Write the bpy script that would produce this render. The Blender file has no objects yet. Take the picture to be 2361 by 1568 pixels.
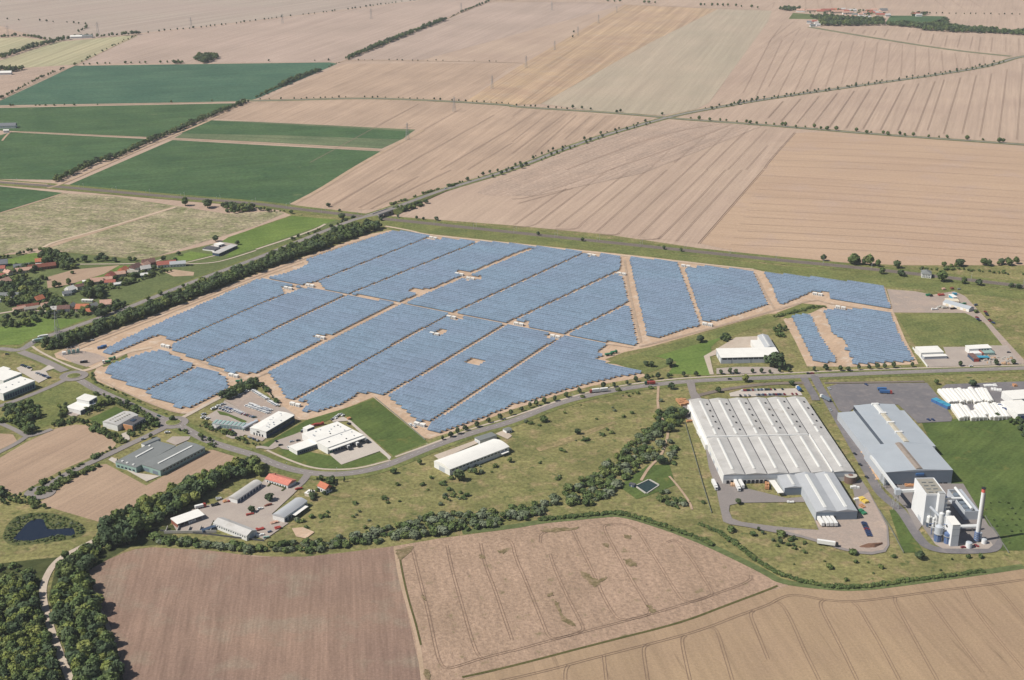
import bpy, bmesh, math, random
import numpy as np
from mathutils import Vector
from mathutils.geometry import tessellate_polygon

random.seed(7)
rng = np.random.default_rng(7)
S = bpy.context.scene
COL = S.collection
PI = math.pi

# ------------------------------------------------------------------ camera
CAM_H, FPX, HALF_W, HALF_H, HORIZON = 520.0, 3017.0, 1180.5, 784.0, -360.0
TILT = math.atan((HALF_H - HORIZON) / FPX)
cam = bpy.data.cameras.new('camera')
cam_ob = bpy.data.objects.new('camera', cam)
COL.objects.link(cam_ob)
cam_ob.location = (0, 0, CAM_H)
cam_ob.rotation_euler = (PI / 2 - TILT, 0, 0)
cam.sensor_width = 36.0
cam.lens = 36.0 * FPX / (2 * HALF_W)
cam.clip_start = 5.0
cam.clip_end = 90000.0
S.camera = cam_ob
S.render.resolution_x, S.render.resolution_y = 1024, 680

# ------------------------------------------------------------------ sky and sun
SHADOW_DIR, SUN_EL = math.radians(17.0), math.radians(48.0)
w = bpy.data.worlds.new('World')
S.world = w
w.use_nodes = True
nt = w.node_tree
nt.nodes.clear()
sky = nt.nodes.new('ShaderNodeTexSky')
sky.sky_type = 'NISHITA'
sky.sun_disc = False
sky.sun_elevation = SUN_EL
# direction towards the sun, horizontally, is opposite to the shadows
sx, sy = -math.cos(SHADOW_DIR), -math.sin(SHADOW_DIR)
sky.sun_rotation = math.atan2(sx, sy)
sky.altitude = 500
sky.dust_density = 1.5
bg = nt.nodes.new('ShaderNodeBackground')
bg.inputs[1].default_value = 0.06
out = nt.nodes.new('ShaderNodeOutputWorld')
nt.links.new(sky.outputs[0], bg.inputs[0])
nt.links.new(bg.outputs[0], out.inputs[0])
sun = bpy.data.lights.new('sun', 'SUN')
sun.energy = 4.7
sun.angle = math.radians(0.53)
sun.color = (1.0, 0.94, 0.84)
sun_ob = bpy.data.objects.new('sun', sun)
COL.objects.link(sun_ob)
sun_ob.location = (-800, -200, 900)
to_sun = Vector((sx * math.cos(SUN_EL), sy * math.cos(SUN_EL), math.sin(SUN_EL)))
sun_ob.rotation_euler = to_sun.to_track_quat('Z', 'Y').to_euler()
S.view_settings.view_transform = 'Standard'
S.view_settings.look = 'None'
S.view_settings.gamma = 1.0
S.view_settings.use_curve_mapping = False
S.view_settings.exposure = 0.42
S.render.engine = 'CYCLES'

# ------------------------------------------------------------------ plan: survey marks -> metres on the ground
CT, ST = math.cos(TILT), math.sin(TILT)
def G(p, z=0.0):
    a = (p[0] - HALF_W) / FPX
    b = (p[1] - HALF_H) / FPX
    t = (CAM_H - z) / (ST + b * CT)
    return (a * t, (CT - b * ST) * t)
def T(c, r, x, y): return (c * 590.25 + x / 4.0, r * 392.0 + y / 4.0)
def Zf(nx, ny, s): return lambda x, y: ((nx + x / s) * .922266, (ny + y / s) * .922266)
P5, P6, P7 = Zf(2260, 1180, 7.84), Zf(500, 940, 7.84), Zf(0, 640, 7.84)
P8, Q1, Q2 = Zf(400, 1170, 5.9025), Zf(1740, 810, 7.84), Zf(2250, 840, 7.613)
Q3, Q4, Q5 = Zf(1760, 1130, 5.1326), Zf(200, 640, 7.84), Zf(0, 840, 7.84)
Q6, Q7, Q8 = Zf(1940, 10, 6.558), Zf(2220, 680, 7.84), Zf(680, 1000, 7.84)
def TT(c, r, *xy): return [T(c, r, xy[i], xy[i + 1]) for i in range(0, len(xy), 2)]
def DD(*xy): return [(xy[i], xy[i + 1]) for i in range(0, len(xy), 2)]

# ------------------------------------------------------------------ tagging
def tag(o, label=None, cat=None, group=None, kind=None):
    if label: o['label'] = label
    if cat: o['category'] = cat
    if group: o['group'] = group
    if kind: o['kind'] = kind
    return o
def empty(name, loc, rz=0.0, label=None, cat=None, group=None):
    o = bpy.data.objects.new(name, None)
    o.empty_display_size = 1.0
    COL.objects.link(o)
    o.location = loc
    o.rotation_euler = (0, 0, rz)
    return tag(o, label, cat, group)
def link(name, me, parent=None, loc=None, rz=None, scale=None):
    o = bpy.data.objects.new(name, me)
    COL.objects.link(o)
    if parent: o.parent = parent
    if loc is not None: o.location = loc
    if rz is not None: o.rotation_euler = (0, 0, rz)
    if scale is not None: o.scale = scale
    return o

# ------------------------------------------------------------------ materials
def lin(c):
    c = c / 255.0
    return c / 12.92 if c <= 0.04045 else ((c + 0.055) / 1.055) ** 2.4
K = 0.74
def C(r, g, b, k=None):
    k = K if k is None else k
    return (lin(r) * k, lin(g) * k, lin(b) * k, 1.0)
MATS = {}
def base_mat(name, rough=0.9, spec=0.2, metal=0.0):
    m = bpy.data.materials.new(name)
    m.use_nodes = True
    b = m.node_tree.nodes['Principled BSDF']
    b.inputs['Roughness'].default_value = rough
    b.inputs['Specular IOR Level'].default_value = spec
    b.inputs['Metallic'].default_value = metal
    MATS[name] = m
    return m, m.node_tree, b
def nd(nt, kind, **kw):
    n = nt.nodes.new(kind)
    for k, v in kw.items():
        if k.startswith('i_'):
            key = k[2:]
            n.inputs[int(key) if key.isdigit() else key].default_value = v
        else: setattr(n, k, v)
    return n
def mixc(nt, fac, a, b, mode='MIX'):
    n = nt.nodes.new('ShaderNodeMix')
    n.data_type = 'RGBA'
    n.blend_type = mode
    for sock, v in ((n.inputs[0], fac), (n.inputs[6], a), (n.inputs[7], b)):
        if hasattr(v, 'is_linked'): nt.links.new(v, sock)
        else: sock.default_value = v
    return n.outputs[2]
def ramp(nt, v, lo, hi, a=0.0, b=1.0):
    n = nd(nt, 'ShaderNodeMapRange', i_1=lo, i_2=hi, i_3=a, i_4=b)
    nt.links.new(v, n.inputs[0])
    return n.outputs[0]
def noise(nt, vec, scale, detail=3.0, rough=0.55):
    n = nd(nt, 'ShaderNodeTexNoise', i_Scale=scale, i_Detail=detail, i_Roughness=rough)
    nt.links.new(vec, n.inputs['Vector'])
    return n.outputs['Fac']
def pos(nt, ang=0.0, scale=(1, 1, 1)):
    g = nd(nt, 'ShaderNodeNewGeometry')
    if ang == 0.0 and scale == (1, 1, 1): return g.outputs['Position']
    r = nd(nt, 'ShaderNodeVectorRotate', rotation_type='Z_AXIS')
    r.inputs['Angle'].default_value = -ang
    nt.links.new(g.outputs['Position'], r.inputs['Vector'])
    v = nd(nt, 'ShaderNodeVectorMath', operation='MULTIPLY')
    v.inputs[1].default_value = scale
    nt.links.new(r.outputs[0], v.inputs[0])
    return v.outputs[0]
def ground_mat(name, c1, c2, ang=0.0, streak=0.10, swid=7.0, slen=160.0, blotch=140.0, fine=0.10, fsize=2.2, spots=None, c3=None, sharp=(.35, .65), dash=None, bump=None, gk=.80):
    """earth, crop or grass: two tones in large drifts, tillage streaks along ang, fine grain"""
    m, nt, b = base_mat(name, 1.0, 0.05)
    gm = lambda c: None if c is None else (c[0] * gk, c[1] * gk * .995, c[2] * gk * .995, 1.0)
    c1, c2, c3 = gm(c1), gm(c2), gm(c3)
    P = pos(nt)
    f = ramp(nt, noise(nt, P, 1.0 / blotch, 5.0, 0.6), sharp[0], sharp[1])
    col = mixc(nt, f, c1, c2)
    if c3 is not None:
        f3 = ramp(nt, noise(nt, P, 1.0 / (blotch * .33) + .0007, 4.0, .6), .52, .68)
        col = mixc(nt, f3, col, c3)
    if streak > 0:
        sv = pos(nt, ang, (1.0 / slen, 1.0 / swid, 0.0))
        s = ramp(nt, noise(nt, sv, 1.0, 3.0, .6), .3, .7, 1 - streak, 1 + streak)
        cs = nd(nt, 'ShaderNodeCombineColor')
        for k in range(3): nt.links.new(s, cs.inputs[k])
        col = mixc(nt, 1.0, col, cs.outputs[0], 'MULTIPLY')
        sv = pos(nt, ang + .01, (.45 / slen, .19 / swid, 0.0))
        s = ramp(nt, noise(nt, sv, 1.0, 4.0, .65), .3, .7, 1 - streak * .8, 1 + streak * .8)
        cs = nd(nt, 'ShaderNodeCombineColor')
        for k in range(3): nt.links.new(s, cs.inputs[k])
        col = mixc(nt, 1.0, col, cs.outputs[0], 'MULTIPLY')
    s = ramp(nt, noise(nt, P, 1.0 / fsize, 2.0, .7), .3, .7, 1 - fine, 1 + fine)
    cs = nd(nt, 'ShaderNodeCombineColor')
    for k in range(3): nt.links.new(s, cs.inputs[k])
    col = mixc(nt, 1.0, col, cs.outputs[0], 'MULTIPLY')
    if spots is not None:
        sc, thr, sz = spots
        f = ramp(nt, noise(nt, P, 1.0 / sz, 4.0, .65), thr, thr + .09)
        col = mixc(nt, f, col, gm(sc))
    if dash is not None:
        dc, da, dw, dl, thr = dash
        f = ramp(nt, noise(nt, pos(nt, da, (1.0 / dl, 1.0 / dw, 0.0)), 1.0, 4.0, .6), thr, thr + .1, 0, .85)
        col = mixc(nt, f, col, gm(dc))
    if bump is not None:
        bn = nd(nt, 'ShaderNodeBump', i_Strength=1.0, i_Distance=bump[1])
        nt.links.new(noise(nt, P, 1.0 / bump[0], 4.0, .65), bn.inputs['Height'])
        nt.links.new(bn.outputs[0], b.inputs['Normal'])
    nt.links.new(col, b.inputs['Base Color'])
    return m
def paint(name, c, rough=0.6, spec=0.3, dirt=0.08, size=6.0, metal=0.0, bump=None, stain=None):
    m, nt, b = base_mat(name, rough, spec, metal)
    P = pos(nt)
    s = ramp(nt, noise(nt, P, 1.0 / size, 5.0, .65), .3, .72, 1 - dirt * 1.6, 1 + dirt * .5)
    cs = nd(nt, 'ShaderNodeCombineColor')
    for k in range(3): nt.links.new(s, cs.inputs[k])
    col = mixc(nt, 1.0, c, cs.outputs[0], 'MULTIPLY')
    if stain is not None:
        f = ramp(nt, noise(nt, P, 1.0 / stain[1], 5.0, .7), .56, .72, 0, .8)
        col = mixc(nt, f, col, stain[0])
    nt.links.new(col, b.inputs['Base Color'])
    return m

# ------------------------------------------------------------------ mesh helpers
class MB:
    def __init__(s): s.v, s.f = [], []
    def add(s, vs, fs):
        n = len(s.v)
        s.v += [tuple(p) for p in vs]
        s.f += [tuple(i + n for i in f) for f in fs]
        return s
    def box(s, x0, x1, y0, y1, z0, z1):
        return s.add([(x0, y0, z0), (x1, y0, z0), (x1, y1, z0), (x0, y1, z0), (x0, y0, z1), (x1, y0, z1), (x1, y1, z1), (x0, y1, z1)],
                     [(0, 3, 2, 1), (4, 5, 6, 7), (0, 1, 5, 4), (1, 2, 6, 5), (2, 3, 7, 6), (3, 0, 4, 7)])
    def prism(s, prof, x0, x1, axis='x'):
        """profile in (across, z), swept along an axis"""
        n = len(prof)
        vs = [(x0, a, z) for a, z in prof] + [(x1, a, z) for a, z in prof]
        if axis == 'y': vs = [(q[1], q[0], q[2]) for q in vs]
        fs = [(i, (i + 1) % n, n + (i + 1) % n, n + i) for i in range(n)]
        return s.add(vs, fs + [tuple(range(n - 1, -1, -1)), tuple(range(n, 2 * n))])
    def cyl(s, x, y, z0, z1, r0, r1=None, n=14, cap=True):
        r1 = r0 if r1 is None else r1
        vs = [(x + r0 * math.cos(2 * PI * i / n), y + r0 * math.sin(2 * PI * i / n), z0) for i in range(n)]
        vs += [(x + r1 * math.cos(2 * PI * i / n), y + r1 * math.sin(2 * PI * i / n), z1) for i in range(n)]
        fs = [(i, (i + 1) % n, n + (i + 1) % n, n + i) for i in range(n)]
        if cap: fs += [tuple(range(n, 2 * n)), tuple(range(n - 1, -1, -1))]
        return s.add(vs, fs)
    def bar(s, a, b, r, n=4):
        a, b = Vector(a), Vector(b)
        d = (b - a)
        q = d.to_track_quat('Z', 'Y')
        vs = []
        for e in (a, b):
            for i in range(n):
                t = 2 * PI * (i + .5) / n
                vs.append(tuple(e + q @ Vector((r * math.cos(t), r * math.sin(t), 0))))
        fs = [(i, (i + 1) % n, n + (i + 1) % n, n + i) for i in range(n)] + [tuple(range(n - 1, -1, -1)), tuple(range(n, 2 * n))]
        return s.add(vs, fs)
    def mesh(s, name, mat=None):
        me = bpy.data.meshes.new(name)
        me.from_pydata(s.v, [], s.f)
        if mat is not None: me.materials.append(MATS[mat] if isinstance(mat, str) else mat)
        me.update()
        return me
    def build(s, name, mat, parent=None):
        return link(name, s.mesh(name, mat), parent)

SHEETS = [0]
def sheet(name, pts, z, mat, kind='structure', label=None, cat=None, world=False):
    """a flat piece of ground"""
    q = list(pts) if world else [G(p) for p in pts]
    SHEETS[0] += 1
    z = z + .002 * (SHEETS[0] % 45) if z > 0 else z
    tris = tessellate_polygon([[Vector((x, y, 0)) for x, y in q]])
    fs = []
    for t in tris:
        a, b, c = (q[i] for i in t)
        cr = (b[0] - a[0]) * (c[1] - a[1]) - (b[1] - a[1]) * (c[0] - a[0])
        fs.append(tuple(t) if cr > 0 else (t[0], t[2], t[1]))
    me = bpy.data.meshes.new(name)
    me.from_pydata([(x, y, z) for x, y in q], [], fs)
    me.materials.append(MATS[mat])
    me.update()
    o = link(name, me)
    if kind: o['kind'] = kind
    if label: o['label'] = label
    if cat: o['category'] = cat
    return o
def resample(q, step):
    """points along a polyline every step metres: (x, y, tx, ty)"""
    res, acc = [], 0.0
    for (x0, y0), (x1, y1) in zip(q[:-1], q[1:]):
        L = math.hypot(x1 - x0, y1 - y0)
        if L < 1e-6: continue
        tx, ty = (x1 - x0) / L, (y1 - y0) / L
        d = acc
        while d < L:
            res.append((x0 + tx * d, y0 + ty * d, tx, ty))
            d += step
        acc = d - L
    return res
def smooth(q, n=2):
    for _ in range(n):
        r = [q[0]]
        for a, b in zip(q[:-1], q[1:]):
            r += [(.75 * a[0] + .25 * b[0], .75 * a[1] + .25 * b[1]), (.25 * a[0] + .75 * b[0], .25 * a[1] + .75 * b[1])]
        q = r + [q[-1]]
    return q
def ribbon_geo(q, off, wid, z):
    n = len(q)
    vs = []
    for i in range(n):
        a, b = q[max(0, i - 1)], q[min(n - 1, i + 1)]
        L = math.hypot(b[0] - a[0], b[1] - a[1]) or 1.0
        nx, ny = -(b[1] - a[1]) / L, (b[0] - a[0]) / L
        for s in (-.5, .5):
            vs.append((q[i][0] + nx * (off + s * wid), q[i][1] + ny * (off + s * wid), z))
    return vs, [(2 * i, 2 * i + 2, 2 * i + 3, 2 * i + 1) for i in range(n - 1)]
def ribbon(name, pts, wid, z, mat, off=0.0, sm=2, world=False, kind='structure'):
    q = pts if world else [G(p) for p in pts]
    if sm: q = smooth(q, sm)
    me = bpy.data.meshes.new(name)
    vs, fs = ribbon_geo(q, off, wid, z)
    me.from_pydata(vs, [], fs)
    me.materials.append(MATS[mat])
    me.update()
    me.flip_normals() if len(me.polygons) and me.polygons[0].normal.z < 0 else None
    o = link(name, me)
    if kind: o['kind'] = kind
    return o, q
# ================================================================== materials of the ground
R = math.radians
ground_mat('m_stubble', C(204, 180, 160), C(194, 170, 152), R(70), .09, 6, 260, 220, .09, 4)
ground_mat('m_stubble_pink', C(198, 176, 162), C(186, 166, 152), R(74), .10, 8, 400, 260, .09, 6, gk=0.83)
ground_mat('m_stubble_grey', C(190, 174, 154), C(180, 168, 148), R(75), .09, 9, 400, 240, .07, 6, gk=0.88)
ground_mat('m_stubble_far', C(188, 174, 160), C(188, 170, 158), R(60), .12, 16, 700, 400, .08, 8, gk=0.82)
ground_mat('m_stubble_gold', C(206, 178, 146), C(190, 162, 138), R(75), .22, 5, 600, 120, .07, 4, c3=C(198, 174, 150))
ground_mat('m_stubble_orange', C(206, 178, 152), C(198, 170, 146), R(-17), .06, 9, 500, 240, .08, 4, c3=C(200, 174, 154))
ground_mat('m_stubble_mauve', C(198, 174, 156), C(186, 165, 149), R(57), .14, 5, 160, 60, .20, 5, bump=(7, .6))
ground_mat('m_stubble_green', C(186, 176, 144), C(172, 168, 136), R(85), .22, 14, 900, 300, .07, 6, gk=0.90)
ground_mat('m_stubble_mid', C(202, 176, 154), C(188, 164, 144), R(74), .14, 6, 240, 150, .10, 4)
ground_mat('m_tilled', C(176, 148, 130), C(160, 134, 120), R(97), .15, 2.2, 50, 110, .16, 1.8, c3=C(172, 154, 136), gk=0.72)
ground_mat('m_lodged', C(196, 168, 146), C(184, 158, 136), R(101), .09, 4, 30, 60, .22, 3.0, spots=(C(150, 136, 106), .61, 12), bump=(5, .9), gk=0.74)
ground_mat('m_wheat', C(196, 170, 138), C(184, 158, 132), R(101), .10, 6, 150, 150, .10, 1.8, dash=(C(152, 130, 108), R(101), 7, 110, .62), gk=0.72)
ground_mat('m_field_small', C(198, 172, 148), C(186, 160, 138), R(62), .10, 3, 100, 80, .10, 2, gk=0.76)
ground_mat('m_crop', C(92, 118, 80), C(74, 102, 70), R(20), .16, 7, 200, 90, .26, 6, spots=(C(116, 130, 90), .64, 30), c3=C(84, 112, 72))
ground_mat('m_crop_far', C(90, 122, 98), C(76, 110, 90), R(20), .12, 10, 250, 110, .22, 8)
ground_mat('m_crop_light', C(126, 136, 102), C(106, 122, 90), R(-12), .18, 12, 300, 70, .2, 6)
ground_mat('m_potato', C(180, 168, 140), C(142, 144, 104), R(-10), .24, 5, 30, 40, .5, 5, c3=C(190, 174, 150), gk=0.78)
ground_mat('m_meadow_bright', C(118, 138, 72), C(102, 124, 64), R(20), .12, 6, 60, 50, .20, 3.5, gk=0.90)
ground_mat('m_grass_mid', C(116, 126, 82), C(102, 114, 74), R(20), .12, 6, 60, 50, .24, 4, gk=0.84)
ground_mat('m_rough', C(152, 146, 98), C(124, 126, 80), R(17), .12, 10, 40, 45, .32, 3.4, spots=(C(98, 108, 66), .59, 11), c3=C(164, 148, 110), bump=(5, .8), gk=0.82)
ground_mat('m_rough_green', C(136, 138, 86), C(112, 122, 74), R(17), .12, 10, 40, 35, .30, 3.2, spots=(C(92, 104, 60), .60, 9), bump=(5, .7), gk=0.82)
ground_mat('m_lawn', C(100, 116, 64), C(84, 102, 56), R(50), .14, 3, 50, 34, .22, 2.8, spots=(C(120, 122, 70), .60, 26), gk=.88)
ground_mat('m_reed', C(112, 116, 76), C(96, 104, 66), 0, 0, 1, 1, 10, .25, 2)
ground_mat('m_forest_floor', C(92, 98, 62), C(76, 84, 52), 0, 0, 1, 1, 12, .3, 3)
ground_mat('m_sand', C(218, 190, 164), C(204, 176, 150), R(58), .08, 4, 60, 40, .10, 3, spots=(C(176, 152, 118), .66, 9), c3=C(222, 202, 182))
ground_mat('m_sand_pale', C(226, 204, 180), C(212, 190, 168), 0, 0, 1, 1, 25, .10, 2)
ground_mat('m_gravel', C(192, 174, 162), C(180, 166, 156), 0, 0, 1, 1, 35, .10, 2, c3=C(200, 180, 164))
ground_mat('m_gravel_pale', C(216, 202, 186), C(206, 190, 174), 0, 0, 1, 1, 15, .08, 1.5)
ground_mat('m_track', C(206, 180, 156), C(190, 166, 140), 0, 0, 1, 1, 20, .10, 2)
ground_mat('m_asphalt', C(162, 154, 150), C(150, 144, 142), 0, 0, 1, 1, 40, .06, 2)
ground_mat('m_asphalt_dark', C(140, 136, 138), C(128, 126, 130), 0, 0, 1, 1, 30, .07, 3, c3=C(150, 144, 144))
ground_mat('m_paving', C(196, 184, 174), C(184, 172, 164), 0, 0, 1, 1, 22, .06, 1.2)
ground_mat('m_paving_pale', C(218, 208, 198), C(208, 198, 188), 0, 0, 1, 1, 22, .05, 1.2)
ground_mat('m_ballast', C(146, 134, 124), C(134, 124, 116), 0, 0, 1, 1, 18, .10, 1.6)
ground_mat('m_tramline', C(158, 134, 116), C(146, 122, 106), 0, 0, 1, 1, 20, .10, 2)
ground_mat('m_tramline_faint', C(180, 156, 138), C(172, 148, 132), 0, 0, 1, 1, 20, .08, 2)
ground_mat('m_weed', C(126, 120, 78), C(108, 108, 66), 0, 0, 1, 1, 12, .2, 2, gk=0.60)
ground_mat('m_weed_lodged', C(172, 152, 122), C(140, 128, 94), 0, 0, 1, 1, 5, .25, 2, sharp=(.42, .58), gk=0.66)
ground_mat('m_dry', C(166, 148, 112), C(142, 134, 92), R(40), .2, 3, 30, 14, .3, 3, sharp=(.42, .58))
ground_mat('m_site_track', C(196, 172, 150), C(184, 162, 142), 0, 0, 1, 1, 14, .12, 2, c3=C(206, 188, 168))
ground_mat('m_soil_heap', C(140, 108, 90), C(126, 96, 82), 0, 0, 1, 1, 8, .15, 1)
paint('m_marking', C(225, 225, 220), .8, .1, .2, 3)
m, nt_, b_ = base_mat('m_water', .08, .5)
b_.inputs['Base Color'].default_value = C(20, 30, 46)

# ================================================================== the country
BIG = 45000
sheet('ground', [(-9000, -2500), (9000, -2500), (9000, 14000), (-9000, 14000)], 0.0, 'm_stubble', world=True)
ZB, ZF, ZP, ZT, ZR, ZM = .06, .17, .28, .40, .52, .66
# far and middle fields
sheet('stubble_field', DD(-700, 90, 0, 60, 120, 95, 322, 77, 590, 47, 965, 1, 1050, -40, -700, -60), ZB, 'm_stubble_far')
sheet('stubble_field', DD(322, 79, 590, 49, 965, 3, 1000, -10, 1140, -5, 1120, 4, 800, 137, 780, 143, 178, 147), ZF, 'm_stubble_pink')
sheet('stubble_field', DD(-90, 165, 0, 140, 130, 97, 300, 82, 318, 83, 176, 149, 60, 156), ZF, 'm_stubble_green')
sheet('stubble_field', DD(-60, 98, 0, 88, 45, 85, 112, 95, 0, 128, -60, 145), ZF, 'm_stubble_green')
sheet('stubble_field', DD(-60, 195, 60, 158, 140, 154, 160, 156, 0, 228, -60, 250), ZF, 'm_stubble_mauve')
sheet('stubble_field', DD(805, 137, 1125, 6, 1360, 4, 1440, 10, 975, 138), ZF, 'm_stubble_pink')
sheet('stubble_field', DD(790, 147, 1190, 146, 1072, 234, 965, 229, 828, 224, 605, 230), ZF, 'm_stubble_mid')
sheet('stubble_field', DD(1072, 235, 1190, 157, 1440, 11, 1656, 21, 1500, 98, 1246, 240, 1180, 243), ZP, 'm_stubble_gold')
sheet('stubble_field', DD(1247, 240, 1500, 98, 1656, 21, 1780, 25, 1772, 48, 1634, 238, 1605, 252, 1530, 266, 1390, 258), ZP, 'm_stubble_grey')
sheet('stubble_field', DD(560, 240, 610, 233, 828, 228, 965, 232, 1180, 247, 1500, 273, 1340, 324, 1180, 381, 1027, 432, 890, 480, 780, 487, 672, 474, 805, 394, 878, 350, 958, 300, 590, 279, 490, 273), ZF, 'm_stubble_mid')
sheet('stubble_field', DD(1130, 425, 1340, 335, 1530, 280, 1690, 284, 1755, 292, 1480, 400, 1235, 452, 1130, 452, 1100, 445), ZP, 'm_stubble_mauve')
sheet('stubble_field', DD(1833, 307, 1900, 304, 2361, 337, 2700, 362, 2700, 660, 2361, 612, 2080, 612, 1771, 597, 1613, 561), ZF, 'm_stubble_orange')
sheet('stubble_field', DD(920, 500, 1100, 430, 1235, 455, 1480, 402, 1760, 293, 1832, 306, 1612, 560, 1400, 540, 1180, 520), ZF, 'm_stubble')
sheet('stubble_field', DD(1775, 12, 1800, 8, 1880, 62, 2335, 130, 2290, 147, 1983, 193, 1771, 222, 1640, 240), ZF, 'm_stubble')
# green crops
sheet('crop_field', DD(-120, 290, 0, 233, 172, 152, 300, 150, 760, 144, 778, 147, 590, 228, 562, 234, 0, 243, -120, 246), ZF, 'm_crop_far')
sheet('crop_field', DD(-120, 251, 0, 249, 558, 238, 350, 317, 25, 302, -120, 297), ZF, 'm_crop')
sheet('crop_field', DD(-120, 318, 0, 312, 25, 305, 345, 321, 133, 415, 0, 413, -120, 410), ZF, 'm_crop')
sheet('crop_field', DD(478, 277, 590, 281, 958, 299, 930, 320, 880, 343, 590, 327, 402, 318), ZF, 'm_crop_light')
sheet('crop_field', DD(410, 305, 478, 278, 700, 290, 950, 303, 925, 322, 640, 312, 420, 308), ZP, 'm_crop')
sheet('crop_field', DD(398, 323, 590, 334, 877, 349, 805, 394, 668, 473, 590, 468, 155, 428), ZF, 'm_crop')
sheet('crop_field', DD(-120, 433, 0, 430, 146, 445, 0, 490, -120, 525), ZF, 'm_crop')
sheet('crop_field', DD(147, 446, 260, 452, 412, 476, 520, 493, 640, 487, 655, 492, 590, 521, 335, 599, 160, 582, 95, 571, 0, 588, -120, 605, -120, 530, 0, 493), ZF, 'm_potato')
sheet('farm_track', DD(90, 574, 130, 560, 395, 478, 404, 477, 398, 482, 140, 563, 100, 577), ZP, 'm_track')
# the low ground between railway and arable land
sheet('rough_meadow', DD(-500, 640, 0, 588, 160, 580, 335, 598, 500, 560, 590, 524, 672, 496, 600, 470, 700, 478, 880, 497, 1180, 520, 1400, 541, 1771, 596, 2080, 612, 2361, 612, 2900, 640, 2900, 1420, 2361, 1310, 2091, 1350, 1971, 1366, 1821, 1352, 1610, 1250, 1420, 1191, 1180, 1222, 908, 1264, 703, 1288, 350, 1266, 200, 1322, 280, 1640, -500, 1700), ZB, 'm_rough')
sheet('meadow', DD(-300, 640, 0, 590, 160, 583, 335, 601, 500, 561, 590, 526, 672, 498, 778, 508, 850, 503, 590, 592, 300, 706, 90, 786, 0, 797, -300, 830), ZF, 'm_grass_mid')
sheet('meadow', DD(502, 563, 527, 547, 590, 526, 673, 498, 778, 507, 748, 517, 590, 573, 520, 596, 535, 575), ZP, 'm_meadow_bright')
sheet('meadow', DD(395, 596, 440, 580, 495, 588, 400, 610), ZP, 'm_meadow_bright')
sheet('mown_field', DD(110, 665, 107, 640, 170, 622, 276, 612, 240, 632, 162, 656), ZP, 'm_field_small')
sheet('meadow', DD(275, 613, 330, 612, 300, 632, 200, 656, 165, 656, 240, 633), ZP, 'm_meadow_bright')
sheet('meadow', DD(250, 692, 390, 640, 450, 640, 300, 703, 215, 692), ZP, 'm_grass_mid')
sheet('meadow', DD(-200, 800, -200, 770, 0, 755, 87, 734, 212, 737, 150, 764, 92, 784, 47, 795, 0, 797), ZP, 'm_meadow_bright')
sheet('meadow', DD(15, 600, 80, 583, 120, 590, 60, 610, 5, 618), ZP, 'm_meadow_bright')
sheet('rough_verge', DD(870, 507, 1180, 541, 1771, 610, 2046, 633, 2361, 672, 2361, 690, 2030, 660, 1771, 628, 1738, 620, 1480, 590, 1180, 558, 960, 535, 900, 530), ZF, 'm_rough_green')
sheet('meadow', DD(2065, 725, 2235, 718, 2330, 798, 2110, 797), ZF, 'm_rough_green')
sheet('lawn', DD(1510, 822, 1665, 778, 1640, 800, 1640, 866, 1540, 862, 1560, 835), ZP, 'm_meadow_bright')
sheet('lawn', DD(2125, 975, 2215, 965, 2340, 965, 2420, 975, 2420, 1270, 2300, 1270, 2200, 1130, 2150, 1030), ZF, 'm_lawn')
sheet('lawn', DD(2050, 1176, 2080, 1176, 2115, 1250, 2130, 1275, 2082, 1275), ZP, 'm_lawn')
sheet('lawn', TT(1, 2, 480, 735, 850, 625, 1090, 540, 1600, 960, 1275, 1080, 900, 770, 820, 690, 680, 735, 100, 1000, 30, 985), ZP, 'm_lawn')
sheet('lawn', TT(1, 2, 90, 1030, 330, 1000, 700, 1075, 800, 1150, 1140, 1035, 1235, 1105, 950, 1180, 700, 1195, 500, 1175, 280, 1095), ZP, 'm_lawn')
sheet('lawn', TT(1, 2, 80, 1040, 280, 1110, 500, 1190, 700, 1207, 950, 1197, 1235, 1118, 1230, 1140, 1000, 1215, 750, 1235, 500, 1220, 300, 1165, 120, 1075), ZP, 'm_lawn')
sheet('lawn', TT(0, 2, 815, 730, 1070, 615, 1150, 650, 930, 790), ZP, 'm_lawn')
sheet('meadow', TT(0, 2, 60, 600, 480, 420, 620, 385, 730, 410, 950, 530, 600, 720, 480, 780, 250, 860, 100, 830, 0, 740), ZF, 'm_rough_green')
sheet('lawn', TT(2, 2, 980, 1350, 1250, 1160, 1450, 1150, 1510, 1340, 1250, 1440, 1150, 1470), ZP, 'm_lawn')
# small arable fields by the business park
sheet('arable_field', DD(-40, 1068, 0, 1056, 60, 1020, 130, 988, 175, 979, 200, 981, 262, 1015, 268, 1024, 262, 1033, 140, 1085, 37, 1143, 0, 1122, -40, 1112), ZF, 'm_field_small')
sheet('arable_field', DD(-30, 1045, 0, 1037, 40, 1018, 30, 1002, 0, 1000, -30, 1000), ZF, 'm_field_small')
sheet('arable_field', DD(93, 1158, 160, 1110, 230, 1072, 245, 1070, 337, 1120, 480, 1040, 505, 1034, 560, 1056, 570, 1064, 420, 1110, 330, 1160, 250, 1210, 100, 1166), ZF, 'm_field_small')
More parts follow.
